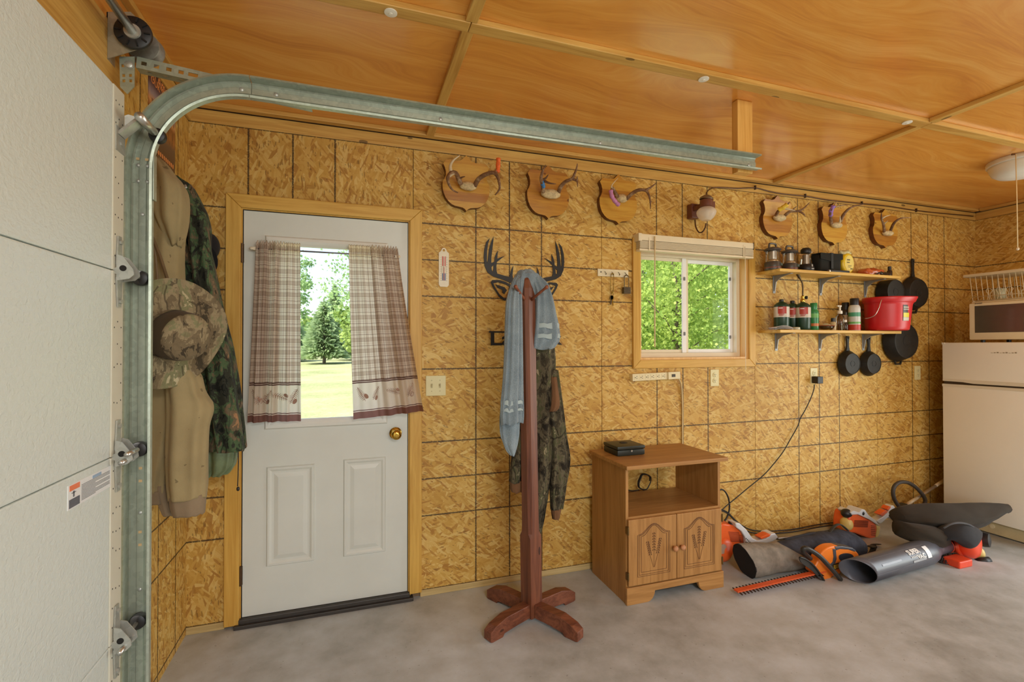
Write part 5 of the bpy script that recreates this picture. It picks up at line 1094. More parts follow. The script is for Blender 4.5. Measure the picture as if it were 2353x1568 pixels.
x = bx(1914, -.10, ZL); t = thing('vial', 'small pale bottle with a black cap', 'bottle', (x, -.10, ZL)); obj('body', MB().lathe([(.020, 0), (.021, .003), (.021, .058), (.012, .066)], (x, -.10, ZL), n=18), plain('vial_pale', (196, 178, 136), .25), t, auto=50); obj('cap', MB().lathe([(.013, .066), (.013, .092), (0, .093)], (x, -.10, ZL), n=14), blk, t, auto=40)
x = bx(1895, -.11, ZL); t = thing('glass_dish', 'low clear dish with a red rim and odds and ends', 'dish', (x, -.11, ZL)); obj('bowl', MB().lathe([(.03, 0), (.055, .012), (.062, .034), (.059, .034), (.052, .014), (0, .006)], (x, -.11, ZL), n=28), clear2, t, smooth=True); obj('rim', MB().tube([(x+.060*math.cos(a), -.11+.060*math.sin(a), ZL+.034) for a in [2*PI*i/28 for i in range(28)]], .0025, 6, closed=True), plain('rim_red', (150, 70, 44), .4), t); obj('contents', crum((x+.01, -.115, ZL+.03), (.036, .03, .016), 60, .01), plain('odd_pale', (204, 196, 166), .4, var=.3, scale=60), t)
x0, x1 = bx(1777, -.168, ZL), bx(1817, -.165, ZL); t = thing('paper_sheet', 'folded white paper lying before the propane cylinders', 'paper', ((x0+x1)/2, -.165, ZL)); pm_ = plain('paper_white', (226, 220, 214), .7)
for k, (dz, rot) in enumerate(((.001, 0), (.007, .12), (.012, -.08))): obj('leaf', MB().grid(lambda u, v: Vector((lerp(x0, x1, u)+rot*.05*v, -.185+.055*v, ZL+dz+.008*math.sin(PI*u)*(1+.5*k)*(1-v*.5))), 8, 3), pm_, t, solid=.0012)
x = bx(1829, -.165, ZL); t = thing('jar_lid', 'clear jar lid lying on the lower shelf edge', 'lid', (x, -.165, ZL)); obj('lid', MB().lathe([(.028, 0), (.030, .003), (.030, .016), (.026, .019), (0, .019)], (x, -.160, ZL), n=24), plain('lid_clear', (176, 172, 140), .15, coat=.5), t, auto=50); obj('lid_rim', MB().tube([(x+.030*math.cos(a), -.160+.030*math.sin(a), ZL+.004) for a in [2*PI*i/24 for i in range(24)]], .002, 6, closed=True), plain('lid_clear2', (206, 200, 176), .2), t)
# red bucket with spout and wire bail
bc = W(2030, 720, -.145); bxx = bc.x; Yb = -.170; red = plain('bucket_red', (200, 34, 38), .35, var=.05)
t = thing('bucket', 'red plastic bucket with pour spout on the lower shelf', 'bucket', (bxx, Yb, ZL))
def bk(prof, spout=True):
    n = 48; vs = []
    for r, h in prof:
        for j in range(n):
            a = 2*PI*j/n; e = max(0, math.cos(a+.97))**10*.030*max(0, (h-.16)/.08)*spout; vs.append((bxx+(r+e)*math.cos(a)*1.02, Yb+(r+e)*math.sin(a)*.90, ZL+h))
    return MB().add(vs, [(i*n+j, i*n+(j+1) % n, (i+1)*n+(j+1) % n, (i+1)*n+j) for i in range(len(prof)-1) for j in range(n)])
m = bk([(.0, .003), (.130, .003), (.139, .010), (.142, .03), (.148, .19), (.149, .205), (.155, .210), (.158, .245), (.152, .246), (.148, .215), (.144, .19), (.136, .02), (0, .012)]); obj('pail', m, red, t, smooth=True)
obj('rim_band', bk([(.1495, .205), (.1575, .211), (.1605, .240), (.1595, .247), (.155, .247)]), red, t, smooth=True)
lb = MB(); k = 8; vs = []
for z in (.07, .185):
    for i in range(k+1): a = lerp(-1.78, -1.36, i/k); r = .1445 if z < .1 else .1495; vs.append((bxx+r*math.cos(a)*1.02, Yb+r*math.sin(a)*.905, ZL+z))
lo = obj('label', lb.add(vs, [(i, i+1, k+2+i, k+1+i) for i in range(k)]), plain('bucket_label_dark', (60, 52, 40), .4), t, smooth=True)
for z0, z1, mm in ((.071, .095, plain('bl_grey', (196, 190, 170), .4)), (.096, .128, plain('bl_yellow', (214, 200, 40), .4)), (.150, .156, plain('bl_grey', (196, 190, 170))), (.164, .172, plain('bl_grey', (196, 190, 170)))):
    vs = []
    for z in (z0, z1):
        for i in range(k+1): a = lerp(-1.765, -1.375, i/k); r = lerp(.1445, .1495, (z-.07)/.115)+.001; vs.append((bxx+r*math.cos(a)*1.02, Yb+r*math.sin(a)*.905, ZL+z))
    obj('label_band', MB().add(vs, [(i, i+1, k+2+i, k+1+i) for i in range(k)]), mm, lo, smooth=True)
obj('wire_bail', MB().tube(crom([(bxx-.140, Yb-.06, ZL+.232), (bxx-.158, Yb-.062, ZL+.205), (bxx-.178, Yb-.062, ZL+.16), (bxx-.196, Yb-.05, ZL+.115), (bxx-.204, Yb-.02, ZL+.095), (bxx-.205, Yb+.02, ZL+.09)], 5), .0022, 8), plain('zinc', (206, 206, 200), .28, .9), t, smooth=True)
# ================================================================ CAST-IRON PANS ON THE WALL
iron = plain('cast_iron', (40, 38, 34), .5, .35, var=.2, scale=40, bump=.15, bscale=200)
def pan(label, px, py, R1, R2, dep, hl, hang='handle', help_=True, nm='skillet'):
    p = W(px, py, -dep*.75); c = Vector((p.x, 0, p.z)); t = thing(nm, label, 'pan', (c.x, 0, c.z), 'cast-iron pans on the back wall')
    y0 = -.012
    obj('pan_body', MB().lathe([(R1*.93, .006), (R1*.97, 0), (R1, .004), (R1*.99, .012), (R2*1.03, dep-.006), (R2, dep), (R2*.93, dep+.001), (R2*.92, dep-.001), (0, dep-.001)], (c.x, y0, c.z), (0, -1, 0), 40), iron, t, auto=35)
    obj('base_ring', MB().lathe([(R2*.30, dep-.001), (R2*.31, dep+.0005), (R2*.25, dep+.0005), (R2*.24, dep-.001)], (c.x, y0, c.z), (0, -1, 0), 28, caps=False), iron, t)
    if hl:
        zz = c.z+R1*.96; w0, w1 = .017, .011
        poly = [(-.026, -.012), (-.016, .012), (-w1, hl*.35), (-w1*1.05, hl*.6), (-w0*.95, hl*.9), (-w0*.6, hl), (w0*.6, hl), (w0*.95, hl*.9), (w1*1.05, hl*.6), (w1, hl*.35), (.016, .012), (.026, -.012)]
        hole = [(-.006, hl*.84), (.006, hl*.84), (.005, hl*.94), (-.005, hl*.94)]
        obj('handle', MB().prism([(c.x+a, -.024, zz+b) for a, b in poly], (0, .012, 0), [[(c.x+a, -.024, zz+b) for a, b in hole]]), iron, t, bev=.003)
        obj('nail', MB().cyl((c.x, 0, zz+hl*.92), (c.x, -.04, zz+hl*.93), .0025, n=8), galv2, t)
    if help_:
        zz = c.z-R1*.97; poly = [(-.050, .012), (-.034, -.024), (-.026, -.030), (.026, -.030), (.034, -.024), (.050, .012)]; hole = [(-.030, .0), (-.020, -.018), (.020, -.018), (.030, .0)]
        obj('helper_handle', MB().prism([(c.x+a, -.026, zz+b) for a, b in poly], (0, .010, 0), [[(c.x+a, -.026, zz+b) for a, b in hole]]), iron, t, bev=.002)
pan('small cast-iron skillet hung below the lower shelf beside another', 1953, 836, .100, .078, .048, .115, help_=False)
pan('small cast-iron skillet hung below the lower shelf nearer the bucket end', 2002, 836, .098, .076, .048, .115, help_=False)
pan('large cast-iron skillet with long handle hung right of the shelves', 2104, 674, .138, .112, .05, .15)
pan('big deep cast-iron pan with two loop handles hung below the shelf end', 2074, 784, .165, .135, .075, 0, nm='deep_pan')
pan('deep cast-iron pot hung behind the red bucket', 2049, 672, .106, .095, .085, 0, help_=False, nm='deep_pot')
# ================================================================ COAT RACK, TOWEL, HOODIE
rw = wood('rack_redwood', (126, 76, 52), (80, 42, 30), 2, rough=.4); rwl = wood('rack_redwood_leg', (132, 80, 56), (84, 44, 31), 0, rough=.45)
RCX, RCY = 1.822, -.385; th0 = math.radians(23)
cr = thing('coat_rack', 'red-stained wooden coat rack with cross feet and pegs', 'coat rack', (RCX, RCY, 0))
def post():
    m = MB(); vs = []; hs = .039; k = 8
    secs = [(.02, hs, .002), (.42, hs, .002), (.44, hs*.98, .014), (.50, hs*.97, .016), (1.60, hs*.95, .016), (1.675, hs*.90, .016), (1.715, hs*.70, .014), (1.738, hs*.40, .010), (1.745, hs*.1, .002)]
    for z, h, ch in secs:
        cx = RCX-.026*(z/1.74); pts = [(h, -h+ch), (h, h-ch), (h-ch, h), (-h+ch, h), (-h, h-ch), (-h, -h+ch), (-h+ch, -h), (h-ch, -h)]
        for a, b in pts: vs.append((cx+a*math.cos(th0)-b*math.sin(th0), RCY+a*math.sin(th0)+b*math.cos(th0), z))
    fs = [(i*k+j, i*k+(j+1) % k, (i+1)*k+(j+1) % k, (i+1)*k+j) for i in range(len(secs)-1) for j in range(k)]+[tuple(range(k-1, -1, -1)), tuple((len(secs)-1)*k+j for j in range(k))]
    return m.add(vs, fs)
obj('post', post(), rw, cr)
for i, (ex, ey) in enumerate(((1.556, -.502), (1.972, -.634), (2.094, -.286), (1.676, -.120))):
    d = Vector((ex-RCX, ey-RCY, 0)); L = d.length; d.normalize(); e = Vector((-d.y, d.x, 0))*.026; b = Vector((RCX, RCY, 0))
    pr = [(.036, .022), (.036, .088), (L-.10, .086), (L-.03, .066), (L, .046), (L, .004), (L-.012, .0), (L-.075, .0), (L-.085, .014), (.12, .020)]
    obj('foot', MB().prism([b+d*u+Vector((0, 0, z))-e for u, z in pr], e*2), rwl, cr, bev=.003)
pegm = wood('peg_wood', (150, 88, 60), (104, 54, 34), 2, knots=False)
for a, zz in ((228, 1.615), (290, 1.615), (23, 1.60), (113, 1.60)):
    d = Vector((math.cos(math.radians(a)), math.sin(math.radians(a)), 0)); p = Vector((RCX-.024, RCY, zz))+d*.03; q = p+d*.12+Vector((0, 0, .055))
    obj('peg', MB().tube([p, p.lerp(q, .3), p.lerp(q, .85), q, q+(q-p)*.04], [.0085, .007, .0065, .0095, .006], 10), pegm, cr, smooth=True)
def terry():
    n = N('blue_terry'); o = n.coord(); z = n.node('SeparateXYZ', 2, Vector=o); f = n.noise(o, 260, 2); g = n.noise(o, 9, 3)
    t = n.math('ADD', n.math('MULTIPLY', f, .5), n.math('MULTIPLY', g, .5))
    return n.done(n.ramp(t, [(.3, srgb(104, 120, 130)), (.7, srgb(150, 166, 174))]), .95, 0, n.bump(f, .7, .004), .15, sheen=.4)
tw = terry(); band = fabric('towel_band', (168, 184, 186), .06)
tl = thing('towel', 'blue-grey terry towel draped over the top of the coat rack', 'towel', (RCX-.07, -.42, .93))
obj('left_drape', loft([(634, 1186, 1198, -.40, .02), (650, 1176, 1196, -.42, .03), (690, 1164, 1197, -.44, .036), (740, 1161, 1198, -.445, .038), (850, 1157, 1199, -.445, .036), (920, 1151, 1200, -.445, .034), (955, 1150, 1201, -.44, .032), (974, 1152, 1200, -.44, .028)], .03, seed=31, folds=(5, .2), sq=2.4), tw, tl, smooth=True)
obj('back_drape', loft([(900, 1154, 1192, -.40, .02), (965, 1149, 1195, -.40, .022), (1005, 1152, 1193, -.40, .02), (1030, 1162, 1188, -.40, .016), (1047, 1174, 1182, -.40, .01)], .02, seed=33, folds=(3, .2)), tw, tl, smooth=True)
obj('right_drape', loft([(636, 1214, 1240, -.37, .03), (655, 1221, 1256, -.38, .045), (680, 1227, 1267, -.385, .05), (720, 1226, 1276, -.385, .052), (755, 1224, 1284, -.385, .052), (780, 1222, 1285, -.385, .048), (796, 1221, 1276, -.385, .042), (803, 1222, 1262, -.385, .034)], .05, seed=35, folds=(4, .2), sq=2.3), tw, tl, smooth=True)
obj('top_fold', loft([(621, 1199, 1216, -.355, .03), (626, 1190, 1228, -.355, .045), (638, 1182, 1242, -.355, .055), (660, 1176, 1256, -.36, .055), (690, 1172, 1262, -.36, .05)], .05, seed=37, folds=(4, .10), sq=2.2), tw, tl, smooth=True)
for y0, y1, xl, xr, Yc, dp_, sd in ((744, 755, 1225.5, 1283, -.385, .0545, 35), (768, 778, 1223.5, 1285.5, -.385, .0525, 35), (920, 930, 1150.5, 1200.5, -.445, .036, 31), (938, 945, 1150, 1201, -.443, .035, 31)):
    obj('woven_band', loft([(y0, xl, xr, Yc, dp_), ((y0+y1)/2, xl, xr, Yc, dp_), (y1, xl, xr, Yc, dp_)], .05, seed=sd, folds=(4, .02), sub=2, sq=2.3, capz=False), band, tl, smooth=True)
hb = fabric('hoodie_brown', (112, 80, 54), .1)
ch = thing('camo_hoodie', 'tree-bark camouflage hoodie hanging behind the coat rack post', 'hoodie', (1.87, -.33, .42))
obj('body', loft([(700, 1214, 1252, -.315, .04), (800, 1216, 1272, -.31, .055), (870, 1216, 1273, -.31, .055), (950, 1214, 1271, -.31, .055), (1050, 1210, 1268, -.31, .055), (1110, 1208, 1262, -.31, .05), (1160, 1208, 1254, -.31, .04), (1200, 1222, 1248, -.31, .025), (1226, 1234, 1243, -.31, .012)], .05, seed=41, folds=(4, .16)), camo_r, ch, smooth=True)
obj('sleeve', loft([(850, 1244, 1280, -.335, .03), (930, 1256, 1290, -.34, .038), (1000, 1263, 1299, -.34, .04), (1055, 1266, 1307, -.34, .04), (1110, 1264, 1299, -.34, .038), (1170, 1266, 1291, -.34, .032)], .035, seed=43, folds=(3, .15)), camo_r, ch, smooth=True)
obj('cuff', loft([(1168, 1267, 1289, -.34, .028), (1180, 1268, 1286, -.34, .025), (1192, 1270, 1284, -.34, .022)], .02, seed=44, folds=(8, .04)), hb, ch, smooth=True)
obj('sleeve', loft([(940, 1182, 1206, -.335, .028), (1010, 1180, 1208, -.335, .032), (1060, 1175, 1206, -.335, .033), (1106, 1171, 1204, -.335, .032)], .03, seed=45, folds=(3, .14)), camo_r, ch, smooth=True)
obj('cuff', loft([(1104, 1172, 1202, -.335, .031), (1118, 1173, 1201, -.335, .029), (1129, 1175, 1200, -.335, .027)], .03, seed=46, folds=(8, .04)), hb, ch, smooth=True)
obj('side_panel', loft([(866, 1262, 1277, -.345, .028), (900, 1264, 1281, -.352, .032), (930, 1262, 1284, -.358, .034), (945, 1260, 1274, -.356, .03)], .03, seed=47, folds=(3, .06)), hb, ch, smooth=True)
# ================================================================ OAK STAND WITH CASH BOX
oak_z = wood('oak_vertical', (178, 132, 76), (146, 102, 52), 2, 1.2, .42, False); oak_x = wood('oak_horizontal', (180, 134, 78), (148, 104, 54), 0, 1.2, .42, False); groove = plain('groove_brown', (92, 56, 28), .7)
K0, K1, KF, KB, KT = 2.345, 2.968, -.425, -.045, .725
cb = thing('microwave_stand', 'oak-finish cabinet with open bay and two carved doors', 'cabinet', ((K0+K1)/2, (KF+KB)/2, 0))
for x in (K0, K1-.016): obj('side_panel', MB().box((x, KF, 0), (x+.016, KB, KT)), oak_z, cb)
obj('top', MB().box((K0-.02, KF-.045, KT), (K1+.02, KB+.0, KT+.022), .004), oak_x, cb)
obj('shelf', MB().box((K0+.016, KF, .445), (K1-.016, KB, .462)), oak_x, cb); obj('bottom', MB().box((K0+.016, KF, .085), (K1-.016, KB, .10)), oak_x, cb); obj('back_panel', MB().box((K0+.016, KB-.006, .10), (K1-.016, KB, .445)), oak_z, cb)
n_ = 10; kx0, kx1 = K0-.006, K1+.006
arch = [(kx0, 0), (kx0+.125, 0)]+[(kx0+.125+.05*math.sin(PI/2*i/6), .055*(1-math.cos(PI/2*i/6))) for i in range(1, 7)]+[(kx1-.125-.05*math.sin(PI/2*i/6), .055*(1-math.cos(PI/2*i/6))) for i in range(6, -1, -1)]+[(kx1, 0), (kx1, .092), (kx0, .092)]
obj('plinth', MB().prism([(x, KF-.020, z) for x, z in arch], (0, .0195, 0)), oak_x, cb, bev=.003)
km = wood('knob_wood', (190, 136, 92), (166, 108, 66), 2, knots=False)
xm_ = (K0+K1)/2
for s, (x0, x1) in ((-1, (K0+.006, xm_-.002)), (1, (xm_+.002, K1-.006))):
    z0, z1 = .098, .452; yf = KF-.019
    d = obj('door', MB().box((x0, yf, z0), (x1, KF-.001, z1), .005), oak_z, cb)
    xk = x1-.022 if s < 0 else x0+.022; zk = z0+.175
    obj('knob', MB().lathe([(.007, 0), (.006, .008), (.013, .014), (.016, .022), (.013, .029), (0, .031)], (xk, yf, zk), (0, -1, 0), 18), km, d, smooth=True)
    xa = x0+.055 if s < 0 else x0+.045; xb = x1-.045 if s < 0 else x1-.055; zb_, zt_ = z0+.045, z1-.085; xc = (xa+xb)/2
    for ins in (0, .009, .022):
        A_ = []; a, b = xa+ins, xb-ins; w = (b-a)/2
        A_ += [(a, zb_+ins), (b, zb_+ins), (b, zt_-ins*.4), (b-.008, zt_-ins*.4)]
        for i in range(13): t_ = i/12; xx = lerp(b-.008, a+.008, t_); A_.append((xx, zt_-ins*.4+.052*(.5-.5*math.cos(2*PI*t_))))
        A_ += [(a+.008, zt_-ins*.4), (a, zt_-ins*.4)]
        obj('carved_groove', MB().tube([(x, yf-.0002, z) for x, z in A_], .0015, 6, closed=True), groove, d)
    wm = MB()
    for sx, tipz in ((-.038, .14), (0, .185), (.038, .15)):
        p0, p1 = Vector((xc+.1*sx, yf-.0003, zb_+.04)), Vector((xc+sx, yf-.0003, zb_+.04+tipz)); wm.tube([p0, p0.lerp(p1, .5)+Vector((sx*.12, 0, 0)), p1], .0011, 5)
        for i in range(7):
            q = p0.lerp(p1, .48+.08*i)+Vector((sx*.08, 0, 0))
            for g_ in (-1, 1): wm.ell(q+Vector((g_*.0065, 0, .004)), (.0026, .0014, .0062), 6, 5, Matrix.Rotation(-g_*.5, 3, 'Y'))
    o = obj('carved_wheat', wm, groove, d); o['kind'] = 'stuff'
    xh = x0-.003 if s < 0 else x1+.003
    for z in (z0+.055, z1-.055): obj('hinge', MB().cyl((xh, yf-.001, z-.022), (xh, yf-.001, z+.022), .004, n=8).box((xh-.005, yf, z-.018), (xh+.005, KF, z+.018)), plain('antique_brass', (120, 96, 56), .4, .8), d)
zt_ = KT+.0225; t = thing('cash_box', 'dark metal cash box on top of the oak cabinet', 'cash box', (2.485, -.18, zt_)); cbm = plain('box_dark_green', (44, 48, 42), .4, .2, var=.1)
obj('box', MB().box((2.395, -.262, zt_+.001), (2.575, -.100, zt_+.034), .006), cbm, t, auto=50); obj('lid', MB().box((2.393, -.264, zt_+.036), (2.577, -.098, zt_+.056), .006), cbm, t, auto=50)
obj('handle_recess', MB().lathe([(.026, .0562), (.026, .0568), (.021, .0568), (.021, .0562)], (2.49, -.165, zt_), n=24, caps=False), plain('box_black', (18, 18, 17), .5), t); obj('handle', MB().box((2.47, -.172, zt_+.0555), (2.51, -.158, zt_+.059), .002), plain('box_black', (18, 18, 17)), t); obj('lock', MB().lathe([(.006, 0), (.006, .002), (0, .002)], (2.485, -.264, zt_+.028), (0, -1, 0), 12), galv2, t)
# ================================================================ CORDS
cordb = plain('cord_black', (28, 25, 22), .5)
pa = thing('power_adapter', 'black plug-in adapter with a long cord trailing to the floor', 'adapter', (oc.x, 0, oc.z-.03))
obj('brick', MB().box((oc.x-.028, -.058, oc.z-.055), (oc.x+.026, -.010, oc.z-.004), .004), blk, pa); obj('rating_label', MB().box((oc.x+.0262, -.05, oc.z-.045), (oc.x+.0268, -.02, oc.z-.015)), plain('label_greyprint', (150, 150, 146), .5), pa)
pts = [(1871, 884, -.035), (1870, 896, -.03), (1862, 918, -.03), (1850, 943, -.03), (1839, 962, -.025), (1833, 980, -.02), (1815, 1012, -.02), (1800, 1038, -.02), (1780, 1064, -.025), (1755, 1092, -.03), (1720, 1121, -.04), (1690, 1146, -.05), (1668, 1164, -.06), (1652, 1180, -.08)]
obj('cord', MB().tube(crom([W(*p) for p in pts], 5), .0035, 8), cordb, pa, smooth=True)
ec = thing('extension_cord', 'black extension cord looped beside the oak cabinet and run along the wall foot', 'cord', W(1700, 1230, -.03))
lo = [(1640, 1150, -.07), (1652, 1128, -.06), (1664, 1128, -.055), (1674, 1146, -.05), (1676, 1170, -.05), (1670, 1190, -.055), (1658, 1204, -.06), (1646, 1206, -.07)]
obj('loop', MB().tube(crom([W(*p) for p in lo], 5), .0055, 8), cordb, ec, smooth=True)
r1 = [(1655, 1170, -.07), (1672, 1178, -.05), (1690, 1196, -.04), (1708, 1210, -.03), (1730, 1219, -.025), (1770, 1221, -.022), (1820, 1217, -.022), (1870, 1208, -.022), (1910, 1202, -.022), (1950, 1198, -.022), (1990, 1194, -.022)]
obj('run', MB().tube(crom([W(*p) for p in r1], 5), .004, 8), cordb, ec, smooth=True)
obj('run', MB().tube(crom([W(x, y+6 if x > 1700 else y+3, d-.012) for x, y, d in r1], 5), .004, 8), cordb, ec, smooth=True)
sc_ = thing('spare_cord', 'coiled black cord on the shelf of the oak cabinet', 'cord', (2.72, -.03, .462))
obj('coil', MB().tube(crom([(2.72+.045*math.cos(a)+.006*math.sin(3*a), -.03-.002*a, .515+.05*math.sin(a)) for a in [i*PI/5 for i in range(18)]], 4), .0038, 8), cordb, sc_, smooth=True)
obj('lead', MB().tube(crom([(2.40, -.03, .66), (2.47, -.03, .58), (2.52, -.035, .50), (2.62, -.04, .468), (2.68, -.04, .468)], 5), .0035, 8), cordb, sc_, smooth=True)
obj('lead', MB().tube(crom([(2.50, -.028, .70), (2.54, -.028, .60), (2.575, -.03, .52), (2.60, -.04, .470)], 5), .003, 8), cordb, sc_, smooth=True)
# ================================================================ YARD TOOLS ON THE FLOOR
orange = plain('tool_orange', (226, 98, 40), .38, var=.06); orange2 = plain('hedge_orange', (232, 126, 40), .38, var=.05); blow_o = plain('blower_orange', (226, 74, 38), .4, var=.06)
twhite = plain('tool_white', (206, 208, 210), .35, var=.04); tgrey = plain('tool_grey', (70, 72, 80), .4); cream2 = plain('tool_cream', (220, 196, 120), .4)
def sil(pts, Y, th, crm=0): # traced outline given real thickness th along Y, front face at Y
    P = [W(x, y, Y) for x, y in pts]; P = crom(P, crm, closed=True) if crm else P
    return MB().prism(P, (0, th, 0))
# ---- long storage bag
def bagm():
    n = N('bag_canvas'); o = n.coord(); s = n.node('SeparateXYZ', None, Vector=o)
    f = n.math('ADD', n.math('ADD', s.outputs[0], n.math('MULTIPLY', s.outputs[2], 1.5)), n.math('MULTIPLY', n.noise(o, 6, 2), .04))
    g = n.noise(o, 18, 4, .6); c1 = n.ramp(g, [(.3, srgb(112, 106, 96)), (.7, srgb(146, 138, 126))]); c2 = n.ramp(g, [(.3, srgb(44, 46, 54)), (.7, srgb(68, 71, 82))])
    return n.done(n.mix(n.math('GREATER_THAN', f, .10), c1, c2), .85, 0, n.bump(n.noise(o, 320, 1), .2, .002), .2)
A_, B_ = Vector((3.17, -.395, 0)), Vector((4.12, -.375, 0)); bagl = thing('tool_bag', 'long grey and navy canvas bag lying along the wall', 'bag', A_+Vector((.45, 0, 0)))
bagl.location = (3.62, -.39, 0)
ax = (B_-A_).normalized(); sd = Vector((-ax.y, ax.x, 0)); n = 36; vs = []; NS = 40
for i in range(NS+1):
    t = i/NS; c = A_.lerp(B_, t); hz = pw([(0, .100), (.08, .098), (.25, .085), (.4, .088), (.6, .092), (.85, .090), (.97, .075), (1, .062)], t); hy = pw([(0, .082), (.2, .088), (.6, .098), (.9, .09), (1, .075)], t)
    for j in range(n):
        a = 2*PI*j/n; e = 1+.07*noise.noise(Vector((math.cos(a)*1.6, math.sin(a)*1.6, t*7)))+.05*noise.noise(Vector((math.cos(a)*3, math.sin(a)*3, t*18)))
        p = c+sd*(hy*math.cos(a)*e)+Vector((0, 0, hz+hz*math.sin(a)*e))-ax*(.035*math.sin(a)*(1-t)*(t < .3)*(1-t/.3)); p.z = max(.001, p.z); vs.append(p)
m = MB().add(vs, [(i*n+j, i*n+(j+1) % n, (i+1)*n+(j+1) % n, (i+1)*n+j) for i in range(NS) for j in range(n)]); m.add(vs[-n:], [tuple(range(n))]); obj('body', m, bagm(), bagl, smooth=True)
e0 = vs[:n]; obj('end_cap', MB().add([p-ax*.003 for p in e0]+[p+ax*.004 for p in e0], [tuple(range(n-1, -1, -1))]+[(j, (j+1) % n, n+(j+1) % n, n+j) for j in range(n)]), fabric('bag_black_end', (34, 31, 30), .2), bagl)
obj('zip_flap', MB().tube(crom([A_.lerp(B_, t)+Vector((0, .02, 2*pw([(0, .1), (.25, .086), (.6, .093), (1, .064)], t)-.002)) for t in (.36, .5, .62, .75, .88)], 5), .010, 8, squash=(1, .5)), fabric('bag_piping', (50, 50, 56)), bagl, smooth=True)
obj('carry_loop', MB().tube(crom([A_.lerp(B_, t)+Vector((0, .0, h)) for t, h in ((.74, .178), (.79, .212), (.85, .215), (.92, .168))], 5), .012, 8, squash=(1, .35)), fabric('bag_strap', (66, 64, 58)), bagl, smooth=True)
# ---- hedge trimmer
ht_ = thing('hedge_trimmer', 'orange cordless hedge trimmer lying before the canvas bag', 'hedge trimmer', (3.5, -.55, 0))
b0, b1 = Vector((2.965, -.545, .026)), Vector((3.62, -.545, .040)); bd = (b1-b0).normalized(); bs = Vector((0, -1, 0))
obj('blade_bar', MB().obox((b0+b1)/2+Vector((0, 0, .003)), (b1-b0)/2, bs*.016, (0, 0, .004)), plain('blade_orange', (214, 92, 46), .45), ht_)
steel = plain('blade_steel', (64, 52, 46), .4, .7)
for i in range(27):
    for s in (1, -1): c = b0.lerp(b1, .02+.035*i); obj('tooth', MB().prism([c+bs*s*.014-bd*.006, c+bs*s*.014+bd*.006, c+bs*s*.040+bd*.001-bd*.004*s, c+bs*s*.040-bd*.005-bd*.004*s], (0, 0, -.003)), steel, ht_)
hb_ = obj('housing', sil([(1868, 1314), (1878, 1294), (1888, 1272), (1900, 1261), (1915, 1256), (1937, 1257), (1960, 1262), (1973, 1274), (1975, 1288), (1968, 1293), (1938, 1300), (1932, 1318), (1916, 1324), (1905, 1333), (1893, 1334), (1880, 1324)], -.5580, .055, 3), orange2, ht_, bev=.008, auto=50)
obj('handle_opening', sil([(1929, 1277), (1944, 1272), (1958, 1275), (1962, 1283), (1950, 1288), (1932, 1289)], -.5600, .004, 3), plain('dark_navy', (36, 38, 48), .5), hb_)
obj('grip', sil([(1918, 1257), (1936, 1256), (1960, 1260), (1969, 1267), (1964, 1269), (1950, 1264), (1930, 1263), (1922, 1266)], -.5605, .060, 0), tgrey, hb_, bev=.004); obj('trim_band', sil([(1914, 1262), (1921, 1262), (1923, 1285), (1918, 1300), (1908, 1304), (1906, 1300), (1914, 1292), (1916, 1280)], -.5605, .060, 0), tgrey, hb_, bev=.002)
obj('lock_button', MB().lathe([(.014, 0), (.012, .006), (0, .007)], W(1917, 1258, -.5180), (0, 0, 1), 16), plain('button_red', (176, 66, 36), .4), hb_)
bp = obj('badge', sil([(1914, 1298), (1928, 1294), (1930, 1306), (1916, 1311)], -.5625, .003), plain('badge_dark', (46, 40, 22), .4), hb_)
for k in range(3): obj('badge_print', sil([(1916+k*.3, 1300+k*3.2), (1927, 1297+k*3.2), (1927, 1299+k*3.2), (1916.3, 1302+k*3.2)], -.5635, .001), plain('badge_yellow', (196, 160, 50), .5), bp)
gt = plain('guard_black', (44, 42, 38), .45)
obj('front_handle', MB().tube(crom([W(1862, 1284, -.5280), W(1848, 1272, -.5530), W(1845, 1263, -.5680), W(1855, 1261, -.5780), W(1880, 1276, -.5900), W(1900, 1296, -.5980), W(1918, 1316, -.6030), W(1931, 1332, -.5980)], 5), .0135, 10), gt, ht_, smooth=True)
obj('blade_guard', MB().prism(crom([W(1838, 1281, -.5680), W(1850, 1285, -.5680), W(1868, 1298, -.5680), W(1886, 1322, -.5680), W(1893, 1335, -.5680), W(1884, 1331, -.5680), W(1866, 1312, -.5680), W(1842, 1294, -.5680)], 3, closed=True), (0, .006, 0)), gt, ht_)
obj('guard_lip', MB().tube(crom([W(1838, 1281, -.5710), W(1852, 1286, -.5710), W(1870, 1300, -.5710), W(1888, 1324, -.5710), W(1894, 1335, -.5710)], 4), .005, 8), gt, ht_, smooth=True)
# ---- leaf blower / vacuum
bl_ = thing('leaf_blower', 'orange leaf blower with grey tube and dark collection bag', 'leaf blower', (4.3, -.62, 0))
ta, tb2 = Vector((3.735, -.662, .074)), Vector((4.40, -.612, .076)); tax = (tb2-ta).normalized(); tu = Vector((0, 0, 1)); ts_ = tax.cross(tu)   # ts_ points to -Y
tgm = plain('tube_grey', (86, 88, 96), .32, var=.10, scale=9)
R1 = .072; n = 40; vs = []; prof = [(0, R1), (.06, R1), (.3, R1), (.60, R1*1.03), (.66, R1*1.02), (.70, R1*.92), (.745, R1*.66), (.78, R1*.56), (.93, R1*.55)]
for i, (d, r) in enumerate(prof):
    for j in range(n):
        a = 2*PI*j/n; cut = .060*(math.cos(a)*.9-math.sin(a)*.5)*max(0, 1-i/1.0) if i < 1 else 0
        vs.append(ta+tax*(d+cut)+ts_*r*math.cos(a)+tu*r*math.sin(a))
